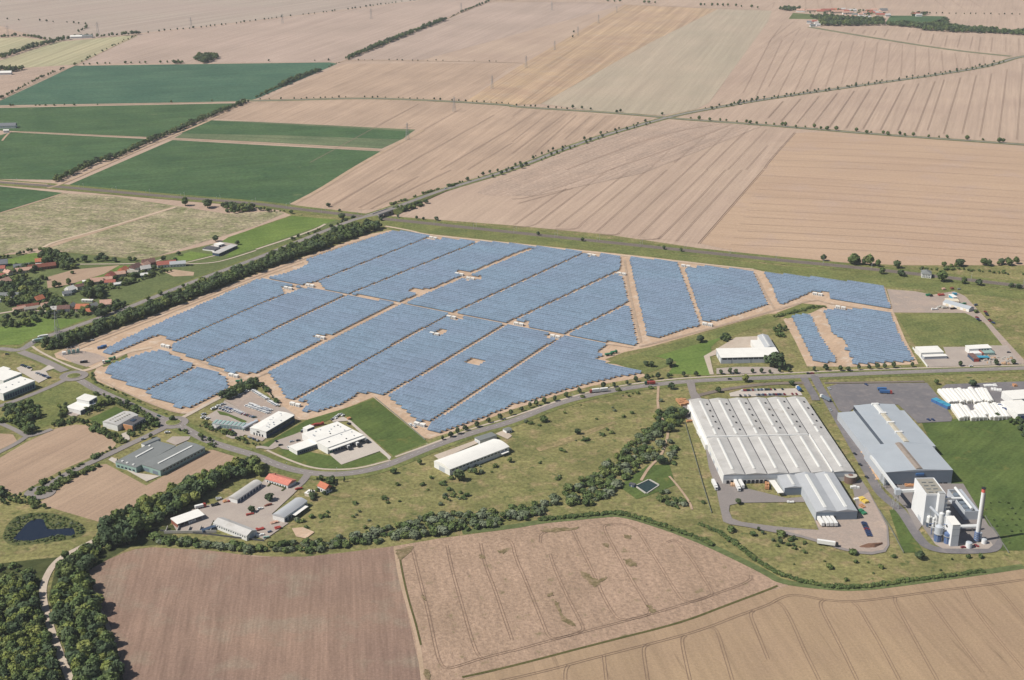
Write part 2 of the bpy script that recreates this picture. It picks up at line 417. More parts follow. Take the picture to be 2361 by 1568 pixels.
# big fields in the foreground
sheet('tilled_field', TT(0, 3, 800, 570, 900, 500, 1130, 400, 1250, 362, 1400, 345, 1900, 370, 2361, 430) + TT(1, 3, 450, 432, 800, 395, 1270, 335, 1330, 650, 1535, 1568, 1570, 1800) + TT(0, 3, 1150, 1850, 1130, 1568, 1100, 1300, 990, 1000, 870, 790), ZF, 'm_tilled')
sheet('lodged_crop_field', TT(1, 3, 1272, 335, 1700, 262, 2361, 175) + TT(2, 3, 400, 105, 860, 55, 960, 50, 1200, 100, 1720, 280, 2361, 590) + TT(3, 3, 200, 690, 60, 730) + TT(2, 3, 2361, 735, 1960, 885, 1560, 1040, 800, 1230, 0, 1440) + TT(1, 3, 1900, 1568, 1700, 1640, 1560, 1720, 1535, 1568, 1330, 650), ZF, 'm_lodged')
sheet('wheat_field', TT(1, 3, 1560, 1725, 1700, 1643, 1900, 1571) + TT(2, 3, 0, 1446, 800, 1236, 1560, 1046, 1960, 891, 2361, 741) + TT(3, 3, 60, 736, 200, 694, 400, 715, 800, 748, 1280, 684, 2000, 586, 2361, 532, 3000, 440, 3000, 1900, 1000, 1900) + TT(1, 3, 1560, 1900), ZF, 'm_wheat')
ribbon('field_edge', TT(2, 3, -460, 1545, 0, 1443, 800, 1232, 1560, 1043, 1960, 888, 2361, 738, 2450, 700), 2.2, ZP, 'm_weed')
ribbon('field_bank', TT(2, 3, -460, 205, 0, 158, 250, 110, 560, 80, 860, 52, 980, 44, 1200, 95, 1720, 275, 2361, 585) + TT(3, 3, 100, 660, 400, 705, 800, 735, 1280, 675, 2000, 575, 2361, 520), 7, ZP, 'm_grass_mid')
ribbon('field_edge', TT(1, 3, 1285, 345, 1330, 640, 1440, 1000, 1500, 1230, 1540, 1568, 1560, 1720), 3.0, ZP, 'm_track')
ribbon('field_edge', TT(1, 3, 1300, 400, 1345, 660, 1400, 880, 1450, 1040, 1500, 1250), 1.4, ZT, 'm_weed', off=1.6)
# the solar site's bare sandy ground
sheet('sand_ground', DD(125, 816, 160, 800, 205, 784, 400, 709, 590, 632, 765, 570, 848, 541, 900, 531, 940, 535, 1180, 560, 1480, 591, 1738, 621, 1760, 626, 2021, 655, 2041, 663, 2058, 714, 2088, 784, 2118, 840, 1961, 846, 1861, 845, 1835, 790, 1806, 737, 1830, 722, 1771, 724, 1640, 760, 1500, 800, 1440, 812, 1395, 829, 1420, 838, 1492, 866, 1478, 871, 1370, 889, 1300, 907, 1180, 945, 1060, 991, 990, 1012, 975, 1009, 860, 916, 803, 939, 715, 968, 690, 968, 640, 929, 615, 894, 590, 880, 520, 914, 430, 954, 400, 951, 225, 880, 215, 862, 222, 851, 130, 826), ZF, 'm_sand')
sheet('gravel_yard', DD(2045, 667, 2110, 672, 2150, 680, 2200, 672, 2225, 683, 2255, 715, 2361, 830, 2361, 850, 2340, 832, 2270, 745, 2225, 722, 2060, 721), ZP, 'm_gravel')
sheet('gravel_yard', TT(0, 2, 530, 130, 640, 90, 760, 100, 900, 130, 990, 170, 800, 250, 680, 215), ZP, 'm_gravel')
sheet('scrub_ground', DD(1790, 722, 1850, 700, 1905, 705, 1870, 722, 1815, 735), ZP, 'm_rough_green')
sheet('meadow', DD(1395, 838, 1500, 806, 1650, 762, 1771, 728, 1800, 735, 1660, 785, 1510, 825, 1560, 838, 1490, 862, 1420, 840), ZP, 'm_rough_green')
sheet('scrub_ground', TT(0, 2, 940, 240, 1170, 130, 1180, 160, 960, 250), ZP, 'm_rough_green')
# pond and the bank around it
def pond_smooth(*a):
    q = TT(*a); return smooth(q + q[:1], 2)[:-1]
sheet('pond_bank', pond_smooth(0, 3, 20, 260, 60, 130, 180, 40, 400, 20, 600, 50, 800, 160, 790, 230, 640, 280, 300, 320, 100, 340), ZP, 'm_reed')
sheet('pond_water', pond_smooth(0, 3, 120, 270, 200, 180, 260, 110, 340, 85, 410, 85, 420, 160, 470, 185, 580, 175, 670, 165, 690, 200, 690, 245, 560, 235, 400, 260, 290, 290, 160, 285), ZT, 'm_water')
sheet('meadow', TT(0, 3, 0, 80, 100, 0, 500, -10, 900, 150, 920, 220, 800, 280, 0, 390), ZF, 'm_rough')
for pts in (DD(-200, 1330, 0, 1300, 80, 1290, 140, 1285, 110, 1330, 96, 1380, 115, 1460, 150, 1568, 170, 1660, -200, 1700), DD(130, 1300, 250, 1260, 330, 1225, 420, 1205, 380, 1255, 300, 1262, 205, 1315, 218, 1370, 285, 1568, 290, 1660, 180, 1660, 150, 1500, 112, 1380)):
    sheet('forest_floor', pts, ZF, 'm_forest_floor')

# ================================================================== roads, railway, yards
def road(name, pts, wid, mat='m_asphalt', z=ZR, verge=0.0, line=True, sm=2):
    if verge: ribbon('verge', pts, wid + 2 * verge, z - .13, 'm_rough_green', sm=sm)
    o, q = ribbon(name, pts, wid, z, mat, sm=sm)
    return q
Z0 = [ZR]
def zr():
    Z0[0] += .0018
    return Z0[0]
diag = DD(-60, 812, 0, 803) + TT(0, 2, 190, 110, 330, 0) + TT(0, 1, 550, 1500, 940, 1360, 1190, 1270, 1780, 1030, 2361, 820) + TT(1, 1, 440, 640, 900, 460, 1200, 370, 1750, 175, 2361, 0) + TT(2, 0, 640, 1310, 1400, 1090, 1700, 1025, 2361, 910) + TT(3, 0, 850, 790, 1700, 670, 2080, 600, 2300, 525, 2500, 505, 2800, 480)
# the country road climbs an embankment and bridges the railway; here it is laid at grade with the bridge as a thing of its own
q_diag = road('country_road', diag, 9.0, z=zr(), verge=5)
q_east = road('country_road', TT(1, 0, -150, 925, 0, 930, 300, 925, 950, 905, 1500, 920, 2361, 970) + TT(2, 0, 0, 985, 850, 1035, 1380, 1080, 1500, 1095, 2361, 1155) + TT(3, 0, 1000, 1240, 2361, 1335, 2800, 1365), 6.5, z=zr(), verge=6)
q_vill = road('country_road', TT(3, 0, 380, 250, 1000, 355, 1700, 465, 2240, 520), 6.0, z=zr(), verge=7)
q_rail_pts = TT(0, 1, -150, 100, 0, 115, 600, 160, 1450, 240, 2361, 310) + TT(1, 1, 400, 365, 760, 405, 1060, 442, 1300, 465, 2361, 577) + TT(2, 1, 1200, 702, 2361, 825) + TT(3, 1, 700, 890, 1400, 965, 2361, 1075, 2800, 1130)
ribbon('railway_bank', q_rail_pts, 34, ZT, 'm_rough_green')
_, q_rail = ribbon('railway_ballast', q_rail_pts, 13, zr(), 'm_ballast')
me = MB()
for off in (-2.9, -1.45, 1.45, 2.9):
    me.add(*ribbon_geo(q_rail, off, .35, ZM + .1))
paint('m_rail', C(120, 110, 104), .4, .5)
o = me.build('railway_rails', 'm_rail'); o['kind'] = 'structure'
main = TT(0, 2, 190, 110, 400, 190, 600, 290) 
q1 = road('street', main, 10, z=zr(), verge=3)
q2 = road('street', TT(0, 2, 740, 375, 900, 470, 1200, 600, 1400, 690, 1540, 745), 9, z=zr(), verge=5)
q_main = road('street', TT(0, 2, 1660, 795, 1760, 850, 1900, 930, 2150, 1010) + TT(1, 2, 0, 1068, 200, 1160, 400, 1215, 600, 1242, 850, 1240, 1150, 1180, 1330, 1110, 1600, 995, 2000, 855, 2361, 758) + TT(2, 2, 400, 590, 800, 490, 1200, 425, 1700, 375, 2361, 352) + TT(3, 2, 400, 335, 1200, 300, 2361, 262, 3000, 240), 9.5, z=zr(), verge=6)
q_path = road('cycle_path', TT(1, 2, 100, 1020, 280, 1102, 500, 1182, 700, 1202, 950, 1190, 1240, 1112), 2.6, 'm_gravel_pale', zr())
road('cycle_path', TT(1, 2, 1285, 1082, 1600, 968, 2000, 815, 2361, 715) + TT(2, 2, 500, 535, 900, 440, 1400, 368, 1900, 335, 2361, 316) + TT(3, 2, 900, 275, 2361, 235, 3000, 215), 2.6, 'm_gravel_pale', zr())
road('cycle_path', TT(0, 2, 300, 60, 340, 95, 520, 190, 680, 260, 780, 290), 3, 'm_gravel_pale', zr())
road('street', TT(0, 2, 620, 360, 480, 430, 240, 530, 0, 612, -100, 640), 6.5, z=zr())
road('street', TT(0, 2, -80, 735, 0, 770, 150, 835, 240, 890, 300, 885, 400, 855, 480, 825), 5.5, z=zr())
road('street', TT(0, 2, 250, 890, 150, 960, 0, 1035, -80, 1075), 5.5, z=zr())
road('street', TT(0, 2, 1530, 805, 1400, 870, 1200, 962, 1000, 1060, 800, 1150, 600, 1245, 480, 1320, 420, 1370), 7.5, z=zr())
road('gravel_road', TT(0, 2, 760, 290, 860, 265, 980, 200, 1160, 115, 1400, 70), 6, 'm_sand_pale', zr())
road('gravel_road', TT(0, 2, 1680, 720, 1740, 690, 1900, 600, 2080, 508, 2361, 395), 5, 'm_gravel_pale', zr())
road('street', TT(1, 2, 480, 1240, 430, 1310, 370, 1360, 300, 1430), 7, z=zr())
road('gravel_road', TT(0, 3, 680, 1700, 650, 1568, 560, 1350, 450, 1050, 395, 820, 398, 700, 440, 590, 500, 500, 580, 430, 760, 340, 890, 275, 1090, 200, 1270, 120, 1400, 60), 5.2, 'm_gravel_pale', zr())
road('gravel_road', TT(0, 1, 1600, 885, 1830, 830, 2010, 785), 3, 'm_gravel_pale', zr())
road('gravel_road', TT(0, 1, 1680, 870, 1960, 862, 2130, 820, 2361, 745), 3, 'm_gravel_pale', zr())
road('gravel_road', TT(1, 1, 0, 735, 340, 625, 560, 545, 640, 500), 4, 'm_gravel_pale', zr())
road('gravel_road', TT(0, 1, 700, 872, 1300, 868, 1420, 850, 1500, 825), 3.2, 'm_gravel_pale', zr())
road('gravel_road', TT(0, 1, -60, 1335, 100, 1310, 200, 1290, 600, 1315, 650, 1330), 4, 'm_gravel_pale', zr())
# farm tracks between the fields
for pts, wd in ((TT(0, 0, 20, 1300, 60, 1250, 105, 1210, 700, 1240, 1400, 1270), 4), (TT(0, 0, 1560, 1280, 2361, 1318) + TT(1, 0, 600, 1350, 1180, 1388), 5), (TT(0, 0, 2270, 935, 1960, 1105, 1540, 1275, 860, 1568) + TT(0, 1, 560, 135, 440, 170), 7),
                (TT(0, 1, -50, 95, 0, 105, 440, 135), 5), (TT(0, 1, 0, 400, 300, 310, 590, 215), 4), (TT(1, 0, 1540, 1200, 1400, 1280, 1180, 1395, 890, 1560) + TT(1, 1, 600, 180, 330, 320), 9),
                (TT(0, 0, -40, 945, 0, 925, 350, 750, 690, 605), 4), (TT(0, 0, -100, 985, 0, 983, 1000, 965, 2200, 938), 5), (TT(0, 0, 700, 600, 780, 565, 1260, 325), 4),
                (TT(1, 0, 760, 580, 830, 555, 1750, 180, 1890, 115, 2150, 10, 2400, 2), 5), (TT(1, 0, 840, 562, 1400, 560, 2361, 578) + TT(2, 0, 130, 585), 4), (TT(2, 0, -240, 5, 250, 15, 1100, 45, 2361, 95), 5)):
    road('farm_track', pts, wd, 'm_track', zr())
for pts in (TT(1, 1, 1190, 520, 1420, 560, 1560, 600, 2361, 680) + TT(2, 1, 1000, 790, 2230, 920), TT(0, 1, 400, 715, 500, 665, 900, 560, 1620, 345)):
    road('farm_track', pts, 5, 'm_sand_pale', zr())
road('footpath', TT(2, 2, 1350, 430, 1340, 620, 1390, 740, 1450, 850, 1400, 1000, 1370, 1080, 1260, 1180, 1190, 1300), 2.6, 'm_track', zr())
road('footpath', TT(2, 2, 1450, 1260, 1530, 1350, 1640, 1500, 1660, 1568), 2, 'm_track', zr())
# roundabouts
def roundabout(c, r0, r1, nm):
    x, y = G(c)
    n = 36
    sheet('roundabout_road', [(x + r1 * math.cos(2 * PI * i / n), y + r1 * math.sin(2 * PI * i / n)) for i in range(n)], zr(), 'm_asphalt', world=True)
    ring = [(x + (r0 + .5) * math.cos(2 * PI * i / n), y + (r0 + .5) * math.sin(2 * PI * i / n)) for i in range(n)]
    m = MB()
    m.prism([(0, 0)], 0, 0) if False else None
    vs = [(px, py, .50) for px, py in ring] + [(px, py, .95) for px, py in ring] + [(x, y, 1.6)]
    m.add(vs, [(i, (i + 1) % n, n + (i + 1) % n, n + i) for i in range(n)] + [(n + i, n + (i + 1) % n, 2 * n) for i in range(n)])
    o = m.build('roundabout_island', 'm_rough_green'); o['kind'] = 'structure'
    m = MB(); m.add(*ribbon_geo(ring + ring[:2], 0, .8, .98)); o = m.build('kerb', 'm_paving'); o['kind'] = 'structure'
    return x, y
RB1 = roundabout(T(0, 2, 682, 335), 6.5, 14.5, 'a')
RB2 = roundabout(T(0, 2, 1597, 765), 6.8, 14.5, 'b')
x, y = G(T(0, 2, 370, 1412)); n = 30
sheet('turning_loop', [(x + 13 * math.cos(2 * PI * i / n), y + 13 * math.sin(2 * PI * i / n)) for i in range(n)], zr(), 'm_asphalt', world=True)
sheet('rough_verge', [(x + 5 * math.cos(2 * PI * i / n), y + 5 * math.sin(2 * PI * i / n)) for i in range(n)], zr() + .05, 'm_rough_green', world=True)
# road paint
mk = MB()
for q, off in ((q_main, 0.0), (q_diag, 0.0), (q2, 0.0)):
    pts_ = resample(q, 9.0)
    for (px, py, tx, ty) in pts_:
        if py > 2600: continue
        a = (px, py); b = (px + tx * 4, py + ty * 4)
        mk.add(*ribbon_geo([a, b], off, .28, ZM + .12))
o = mk.build('road_markings', 'm_marking'); o['kind'] = 'structure'
# yards
sheet('asphalt_yard', TT(2, 2, 1600, 370, 1680, 375, 1700, 480, 1760, 560, 1860, 960, 1960, 1330, 1990, 1330) + [Q3(1060, 600), Q3(1320, 580), Q3(1320, 650), Q3(1080, 650), Q3(470, 660), Q3(330, 690), Q3(320, 760), Q3(360, 860), Q3(480, 905), Q3(900, 960), Q3(1470, 1010), Q3(1400, 840), Q3(1980, 850), Q3(1900, 430), Q3(2010, 350), Q3(2120, 520), Q3(2361, 960), Q3(2380, 1200), Q3(2330, 1290), Q3(2150, 1325), Q3(1960, 1310), Q3(1750, 1260), Q3(1500, 1180), Q3(1230, 1100), Q3(900, 1040), Q3(550, 970), Q3(330, 935), Q3(245, 900), Q3(200, 700), Q3(160, 500), Q3(60, 200)] + TT(2, 2, 1760, 860, 1700, 780, 1600, 720, 1575, 620, 1600, 560, 1650, 540), zr(), 'm_asphalt')
sheet('gravel_yard', [Q3(1480, 1010), Q3(1420, 870), Q3(1975, 860), Q3(1990, 600), Q3(2110, 520), Q3(2340, 960), Q3(2350, 1200), Q3(2300, 1260), Q3(2150, 1290), Q3(1960, 1280), Q3(1760, 1230), Q3(1550, 1160), Q3(1300, 1090), Q3(1000, 1010), Q3(1300, 1010)], zr() + .02, 'm_gravel')
sheet('asphalt_yard', TT(3, 2, 540, 440, 640, 410, 1465, 400, 1600, 560, 1700, 720, 1690, 755, 1380, 770, 1200, 600, 830, 600, 720, 690, 650, 650), zr(), 'm_asphalt_dark')
q_pl = road('street', TT(3, 2, 420, 330, 470, 430, 560, 580, 700, 830, 800, 1010, 900, 1180, 1010, 1390, 1100, 1480, 1220, 1568) + TT(3, 3, 1300, 120, 1400, 280, 1480, 350, 1640, 385, 2040, 380, 2110, 340, 2110, 280, 2030, 160), 8.5, 'm_asphalt_dark', zr())
road('street', TT(3, 2, 330, 350, 370, 430, 430, 520, 440, 560), 8, 'm_asphalt_dark', zr())
sheet('plant_yard', TT(3, 3, 1380, 200, 1280, 0) + TT(3, 2, 1050, 1350, 1300, 1330, 1800, 1330) + [P5(1650, 1050), P5(1870, 1280), P5(1760, 1450), P5(1600, 1520), P5(800, 1520), P5(600, 1420), P5(350, 1060)], zr(), 'm_asphalt')
sheet('plant_yard', [P5(530, 1310), P5(620, 1440), P5(760, 1515), P5(1650, 1520), P5(1740, 1450), P5(1700, 1380), P5(1380, 1370), P5(1060, 1420), P5(700, 1250)], zr() + .02, 'm_paving')
road('farm_track', TT(2, 2, 1690, 520, 1800, 495, 2000, 450, 2361, 405) + TT(3, 2, 300, 400, 330, 398), 6, 'm_ballast', zr())
road('farm_track', TT(3, 2, 520, 400, 900, 395, 1440, 385), 4, 'm_ballast', zr())
sheet('car_park', [Q1(650, 1365), Q1(900, 1300), Q1(2000, 1270), Q1(2090, 1410), Q1(1060, 1430), Q1(670, 1430)], zr(), 'm_paving_pale')
sheet('concrete_yard', [Q1(150, 640), Q1(450, 470), Q1(780, 270), Q1(1240, 245), Q1(1350, 470), Q1(450, 510), Q1(430, 600), Q1(270, 650), Q1(350, 1000), Q1(270, 1000)], zr(), 'm_gravel_pale')
sheet('paved_strip', [Q1(400, 880), Q1(790, 850), Q1(1420, 850), Q1(1640, 900), Q1(1660, 980), Q1(400, 990)], zr(), 'm_paving')
sheet('concrete_yard', [Q2(400, 420), Q2(880, 370), Q2(820, 220), Q2(1280, 215), Q2(1750, 190), Q2(2050, 190), Q2(2150, 360), Q2(2310, 540), Q2(1220, 580), Q2(540, 600)], zr(), 'm_paving')
sheet('asphalt_yard', [Q2(880, 930), Q2(1900, 890), Q2(2500, 870), Q2(2500, 1700), Q2(2000, 1500), Q2(1160, 1560), Q2(780, 1000)], zr(), 'm_asphalt_dark')
sheet('gravel_yard', TT(0, 2, 2090, 550, 2140, 500, 2361, 400) + [P6(1020, 270), P6(1540, 610), P6(1300, 830), P6(1160, 870), P6(480, 480)], zr(), 'm_gravel')
sheet('paved_yard', [P6(100, 810), P6(380, 650), P6(480, 490), P6(1160, 860), P6(1500, 620), P6(1650, 620), P6(1850, 760), P6(1290, 1230), P6(1220, 1290), P6(880, 1160), P6(760, 1240), P6(620, 1240), P6(500, 1190), P6(640, 1060), P6(380, 960), P6(230, 900)], zr(), 'm_paving')
sheet('lawn', [P6(330, 690), P6(480, 720), P6(930, 900), P6(860, 940), P6(560, 800), P6(390, 770)], zr() + .02, 'm_lawn')
sheet('paved_yard', [Q8(80, 810), Q8(450, 680), Q8(640, 600), Q8(720, 620), Q8(900, 850), Q8(400, 1000), Q8(200, 970), Q8(140, 930), Q8(60, 900), Q8(0, 940), Q8(-100, 960), Q8(0, 880)], zr(), 'm_paving')
sheet('paved_yard', [Q8(1150, 400), Q8(1400, 340), Q8(1550, 420), Q8(2340, 1130), Q8(2300, 1190), Q8(2240, 1120), Q8(2110, 1015), Q8(1360, 1280), Q8(1150, 1100), Q8(1090, 1000), Q8(1800, 720), Q8(1480, 420), Q8(1200, 440)], zr(), 'm_paving_pale')
road('street', TT(1, 2, 0, 995, 60, 990, 130, 1010, 200, 975), 5, 'm_paving', zr())
sheet('paved_yard', [P8(1560, 160), P8(1900, 260), P8(2040, 250), P8(2060, 300), P8(1960, 400), P8(1650, 690), P8(1830, 810), P8(1900, 820), P8(1540, 1070), P8(1390, 1000), P8(1280, 1030), P8(790, 780), P8(690, 980), P8(240, 930), P8(170, 800), P8(560, 570), P8(800, 540), P8(1020, 430), P8(1500, 230)], zr(), 'm_paving')
sheet('concrete_yard', TT(1, 2, 1640, 1070, 1860, 990, 2050, 920, 2060, 950, 1690, 1110), zr(), 'm_gravel_pale')
sheet('concrete_yard', TT(1, 2, 2210, 870, 2300, 830, 2361, 890, 2320, 920), zr(), 'm_gravel_pale')
sheet('paved_yard', [Q5(320, 640), Q5(440, 590), Q5(640, 650), Q5(600, 700), Q5(800, 680), Q5(960, 580), Q5(1080, 640), Q5(900, 700), Q5(980, 820), Q5(880, 870), Q5(760, 930), Q5(680, 880), Q5(480, 760), Q5(400, 720)], zr(), 'm_paving_pale')
sheet('paved_yard', TT(0, 2, 1100, 1110, 1250, 1230, 1475, 1260, 1350, 1310, 1000, 1110, 1030, 1085), zr(), 'm_paving_pale')
sheet('paved_yard', TT(0, 2, 1530, 940, 1590, 895, 1760, 895, 1740, 925, 1620, 975), zr(), 'm_paving')
sheet('paved_yard', TT(0, 2, 590, 650, 640, 640, 740, 690, 680, 720, 620, 690), zr(), 'm_paving')
sheet('paved_yard', TT(0, 2, 1120, 870, 1180, 850, 1200, 920, 1150, 950), zr(), 'm_paving_pale')
sheet('sand_patch', TT(1, 3, 330, 175, 430, 165, 540, 210, 460, 270, 370, 250), zr(), 'm_sand')
sheet('sand_patch', TT(1, 2, 680, 1430, 800, 1405, 880, 1440, 820, 1460), ZP + .01, 'm_dry')
sheet('sand_patch', TT(2, 2, 220, 1000, 840, 780, 950, 750, 960, 770, 500, 960, 250, 1030), ZP + .01, 'm_dry')
sheet('bare_ground', DD(380, 628, 400, 622, 448, 628, 446, 636, 400, 638), ZT, 'm_track')

# ================================================================== tramlines left by machines in the corn
def tramlines(name, lines, mat, half=.95, wid=.45, z=ZT, pair=True):
    m = MB()
    for L in lines:
        q = [G(p) for p in L]
        if len(q) > 2: q = smooth(q, 2)
        for off in ((-half, half) if pair else (0,)):
            m.add(*ribbon_geo(q, off, wid, z))
    o = m.build(name, mat); o['kind'] = 'structure'
fam = []
def lerp2(a, b, t): return (a[0] + (b[0] - a[0]) * t, a[1] + (b[1] - a[1]) * t)
A0, A1 = [T(3, 0, 5, 800), T(3, 0, 240, 370)], [T(3, 0, 1750, 645), T(3, 0, 1720, 490)]
tops = [(-230, 860, 30, 360), (-110, 890, 130, 370), (5, 800, 240, 370), (95, 870, 350, 375), (245, 850, 460, 378), (385, 830, 565, 378), (530, 805, 680, 380), (675, 780, 790, 380), (815, 762, 900, 380), (955, 740, 1012, 390), (1090, 725, 1125, 400), (1225, 705, 1242, 412), (1355, 690, 1360, 425), (1490, 668, 1480, 445), (1615, 655, 1600, 470), (1750, 640, 1722, 485), (1870, 625, 1850, 500), (1995, 600, 1985, 520)]
tramlines('tramlines', [TT(3, 0, *q) for q in tops], 'm_tramline', 1.0, .5)
low = [(0, 1090, 140, 935), (120, 1120, 300, 915), (265, 1140, 470, 890), (415, 1150, 640, 860), (565, 1175, 795, 840), (720, 1185, 940, 825), (875, 1195, 1095, 805), (1035, 1205, 1255, 780), (1195, 1205, 1390, 770), (1360, 1215, 1540, 750), (1470, 1205, 1625, 735), (1620, 1235, 1775, 715), (1790, 1240, 1920, 695), (1955, 1260, 2060, 680), (2125, 1275, 2205, 640), (2295, 1290, 2350, 590)]
tramlines('tramlines', [TT(3, 0, *q) for q in low], 'm_tramline', 1.0, .5)
up2 = [(0, 400, 130, 230), (40, 350, 240, 200), (150, 345, 300, 250), (250, 330, 300, 265), (355, 350, 390, 290), (460, 345, 490, 295), (770, 295, 795, 265), (870, 310, 895, 275), (975, 325, 1000, 280), (1070, 340, 1110, 270), (1280, 375, 1310, 300), (1380, 395, 1415, 305), (1500, 410, 1530, 315), (1630, 425, 1655, 325), (1745, 440, 1775, 325), (1860, 455, 1890, 335), (1940, 470, 1960, 340), (2055, 480, 2070, 345), (2190, 480, 2195, 345), (2310, 490, 2312, 355), (40, 70, 60, 20), (350, 90, 345, 0), (470, 75, 450, 0), (600, 90, 570, 0), (730, 85, 700, 0), (870, 80, 830, 0), (1000, 90, 960, 0), (1640, 80, 1540, 0), (1800, 80, 1690, 0), (1980, 80, 1860, 0)]
tramlines('tramlines', [TT(3, 0, *q) for q in up2], 'm_tramline_faint', 1.0, .7)
mid3 = [(980, 590, 1620, 0), (1170, 610, 1800, 0), (1350, 640, 1560, 440, 1970, 0), (1515, 660, 2120, 0), (780, 570, 1430, 0), (640, 500, 1250, 0), (415, 525, 1090, 0), (230, 495, 885, 0), (20, 510, 500, 170)]
tramlines('tramlines', [TT(2, 1, *q) for q in mid3], 'm_tramline', 1.1, .42)
tramlines('tramlines', [TT(2, 1, 1725, 680, 2320, 0), TT(2, 0, 2330, 1560, 2361, 1500) + TT(3, 0, 250, 1225)], 'm_tramline', 1.4, .8)
tramlines('tramlines', [TT(2, 0, *q) for q in ((1260, 1568, 1460, 1380), (1500, 1500, 1780, 1260), (1620, 1568, 2040, 1180), (1790, 1568, 2180, 1190), (1990, 1568, 2350, 1190), (2160, 1568, 2361, 1340))], 'm_tramline', 1.1, .42)
tramlines('tramlines', [TT(2, 0, *q) for q in ((900, 1568, 1480, 1370, 2020, 1150), (500, 1568, 1400, 1230, 1950, 1140))], 'm_tramline_faint', 1.3, 1.6)
tramlines('tramlines', [TT(2, 1, *q) for q in ((0, 270, 120, 265, 420, 165, 950, -10), (60, 310, 350, 230, 560, 170), (0, 525, 150, 530, 230, 495), (400, 545, 600, 550, 640, 500), (800, 600, 960, 600, 990, 585), (1180, 645, 1350, 640, 1380, 610))], 'm_tramline_faint', 1.2, .8)
wh = []
for k in range(16):
    y0 = 35 + k * 64
    wh.append(TT(3, 1, -60 - k * 28, y0 + 15, 800, y0 + 62, 1600, y0 + 115, 2361, y0 + 165))
tramlines('tramlines', wh[:11], 'm_tramline_faint', .9, .4, pair=True)
tramlines('tramlines', [TT(3, 0, 60 - k * 30, 1300 + k * 58, 1200, 1330 + k * 60, 2361, 1400 + k * 60) for k in range(5)] , 'm_tramline_faint', .9, .4)
md = [(-400, 900, 240, 545), (100, 1400, 1250, 900), (500, 1500, 1500, 960), (900, 1560, 1900, 1000), (1300, 1568, 2200, 1060), (1700, 1568, 2361, 1180), (1950, 1568, 2361, 1320)]
tramlines('tramlines', [TT(1, 0, *q) for q in md[2:]] + [TT(2, 0, *q) for q in ((0, 1080, 100, 1010), (0, 1180, 220, 1030), (0, 1310, 350, 1035), (0, 1420, 490, 1050), (180, 1440, 600, 1060), (480, 1290, 730, 1070), (700, 1230, 870, 1070))], 'm_tramline_faint', 1.1, .6)
tramlines('tramlines', [TT(1, 1, *q) for q in ((700, 330, 1270, 0), (950, 350, 1500, 60), (1060, 360, 1800, 0))], 'm_tramline_faint', 1.3, 1.0)
# foreground tramlines
tr = [TT(1, 3, 1440, 360, 1480, 520, 1540, 760, 1600, 1000, 1650, 1260, 1700, 1430, 1760, 1470, 1900, 1430, 2080, 1370, 2361, 1300),
      TT(1, 3, 1760, 330, 1810, 570, 1900, 880, 1970, 1140, 2040, 1340, 2100, 1380),
      TT(1, 3, 2070, 310, 2110, 510, 2200, 730, 2290, 1000, 2361, 1200), TT(1, 3, 2280, 260, 2361, 290) + TT(2, 3, 30, 440, 120, 640, 200, 840, 290, 1060, 330, 1170, 400, 1195, 640, 1130, 660, 1080, 560, 900, 480, 740, 390, 540, 350, 410),
      TT(2, 3, 560, 190, 620, 320, 760, 600, 830, 780, 920, 940, 1000, 1030, 1240, 980, 1280, 940, 1230, 850, 1100, 640, 960, 390, 850, 190, 850, 130, 1130, 140, 1240, 320, 1380, 540, 1500, 740, 1600, 870, 1830, 800, 1850, 760, 1760, 620, 1640, 430, 1560, 340),
      TT(2, 3, 0, 1305, 300, 1220, 800, 1090, 1400, 930, 1840, 790, 2200, 660, 2200, 600), TT(2, 3, 260, 300, 265, 200, 560, 180), TT(2, 3, 1430, 300, 1500, 275, 1560, 320)]
tramlines('tramlines', tr, 'm_tramline', 1.0, .42)
tb = [TT(2, 3, -200, 1600, 300, 1490, 800, 1355, 1500, 1180, 1800, 1090, 2100, 970, 2361, 880) + TT(3, 3, 100, 820, 200, 785, 320, 790, 500, 830, 700, 848, 900, 838, 1200, 798, 1600, 742, 2000, 695, 2361, 645, 2700, 600),
      TT(2, 3, 490, 1568, 490, 1480, 520, 1435), TT(2, 3, 870, 1568, 850, 1400, 845, 1345), TT(2, 3, 1250, 1568, 1215, 1350, 1210, 1270, 1260, 1240), TT(2, 3, 1640, 1568, 1590, 1350, 1560, 1190, 1600, 1160), TT(2, 3, 2030, 1568, 1940, 1270, 1890, 1110, 1840, 1085), TT(2, 3, 2361, 1380, 2260, 1130, 2190, 960, 2230, 930),
      TT(3, 3, 60, 850, 130, 870, 220, 1030, 330, 1290, 470, 1568), TT(3, 3, 520, 830, 475, 860, 500, 940, 640, 1200, 820, 1568), TT(3, 3, 780, 850, 840, 900, 900, 1010, 1050, 1260, 1210, 1568), TT(3, 3, 1170, 805, 1170, 860, 1280, 1060, 1420, 1320, 1560, 1568), TT(3, 3, 1430, 770, 1490, 830, 1600, 990, 1800, 1260, 1980, 1500), TT(3, 3, 1800, 715, 1860, 850, 2050, 1110, 2361, 1480), TT(3, 3, 2060, 690, 2140, 740, 2361, 1010)]
tramlines('tramlines', tb, 'm_tramline', 1.0, .42)

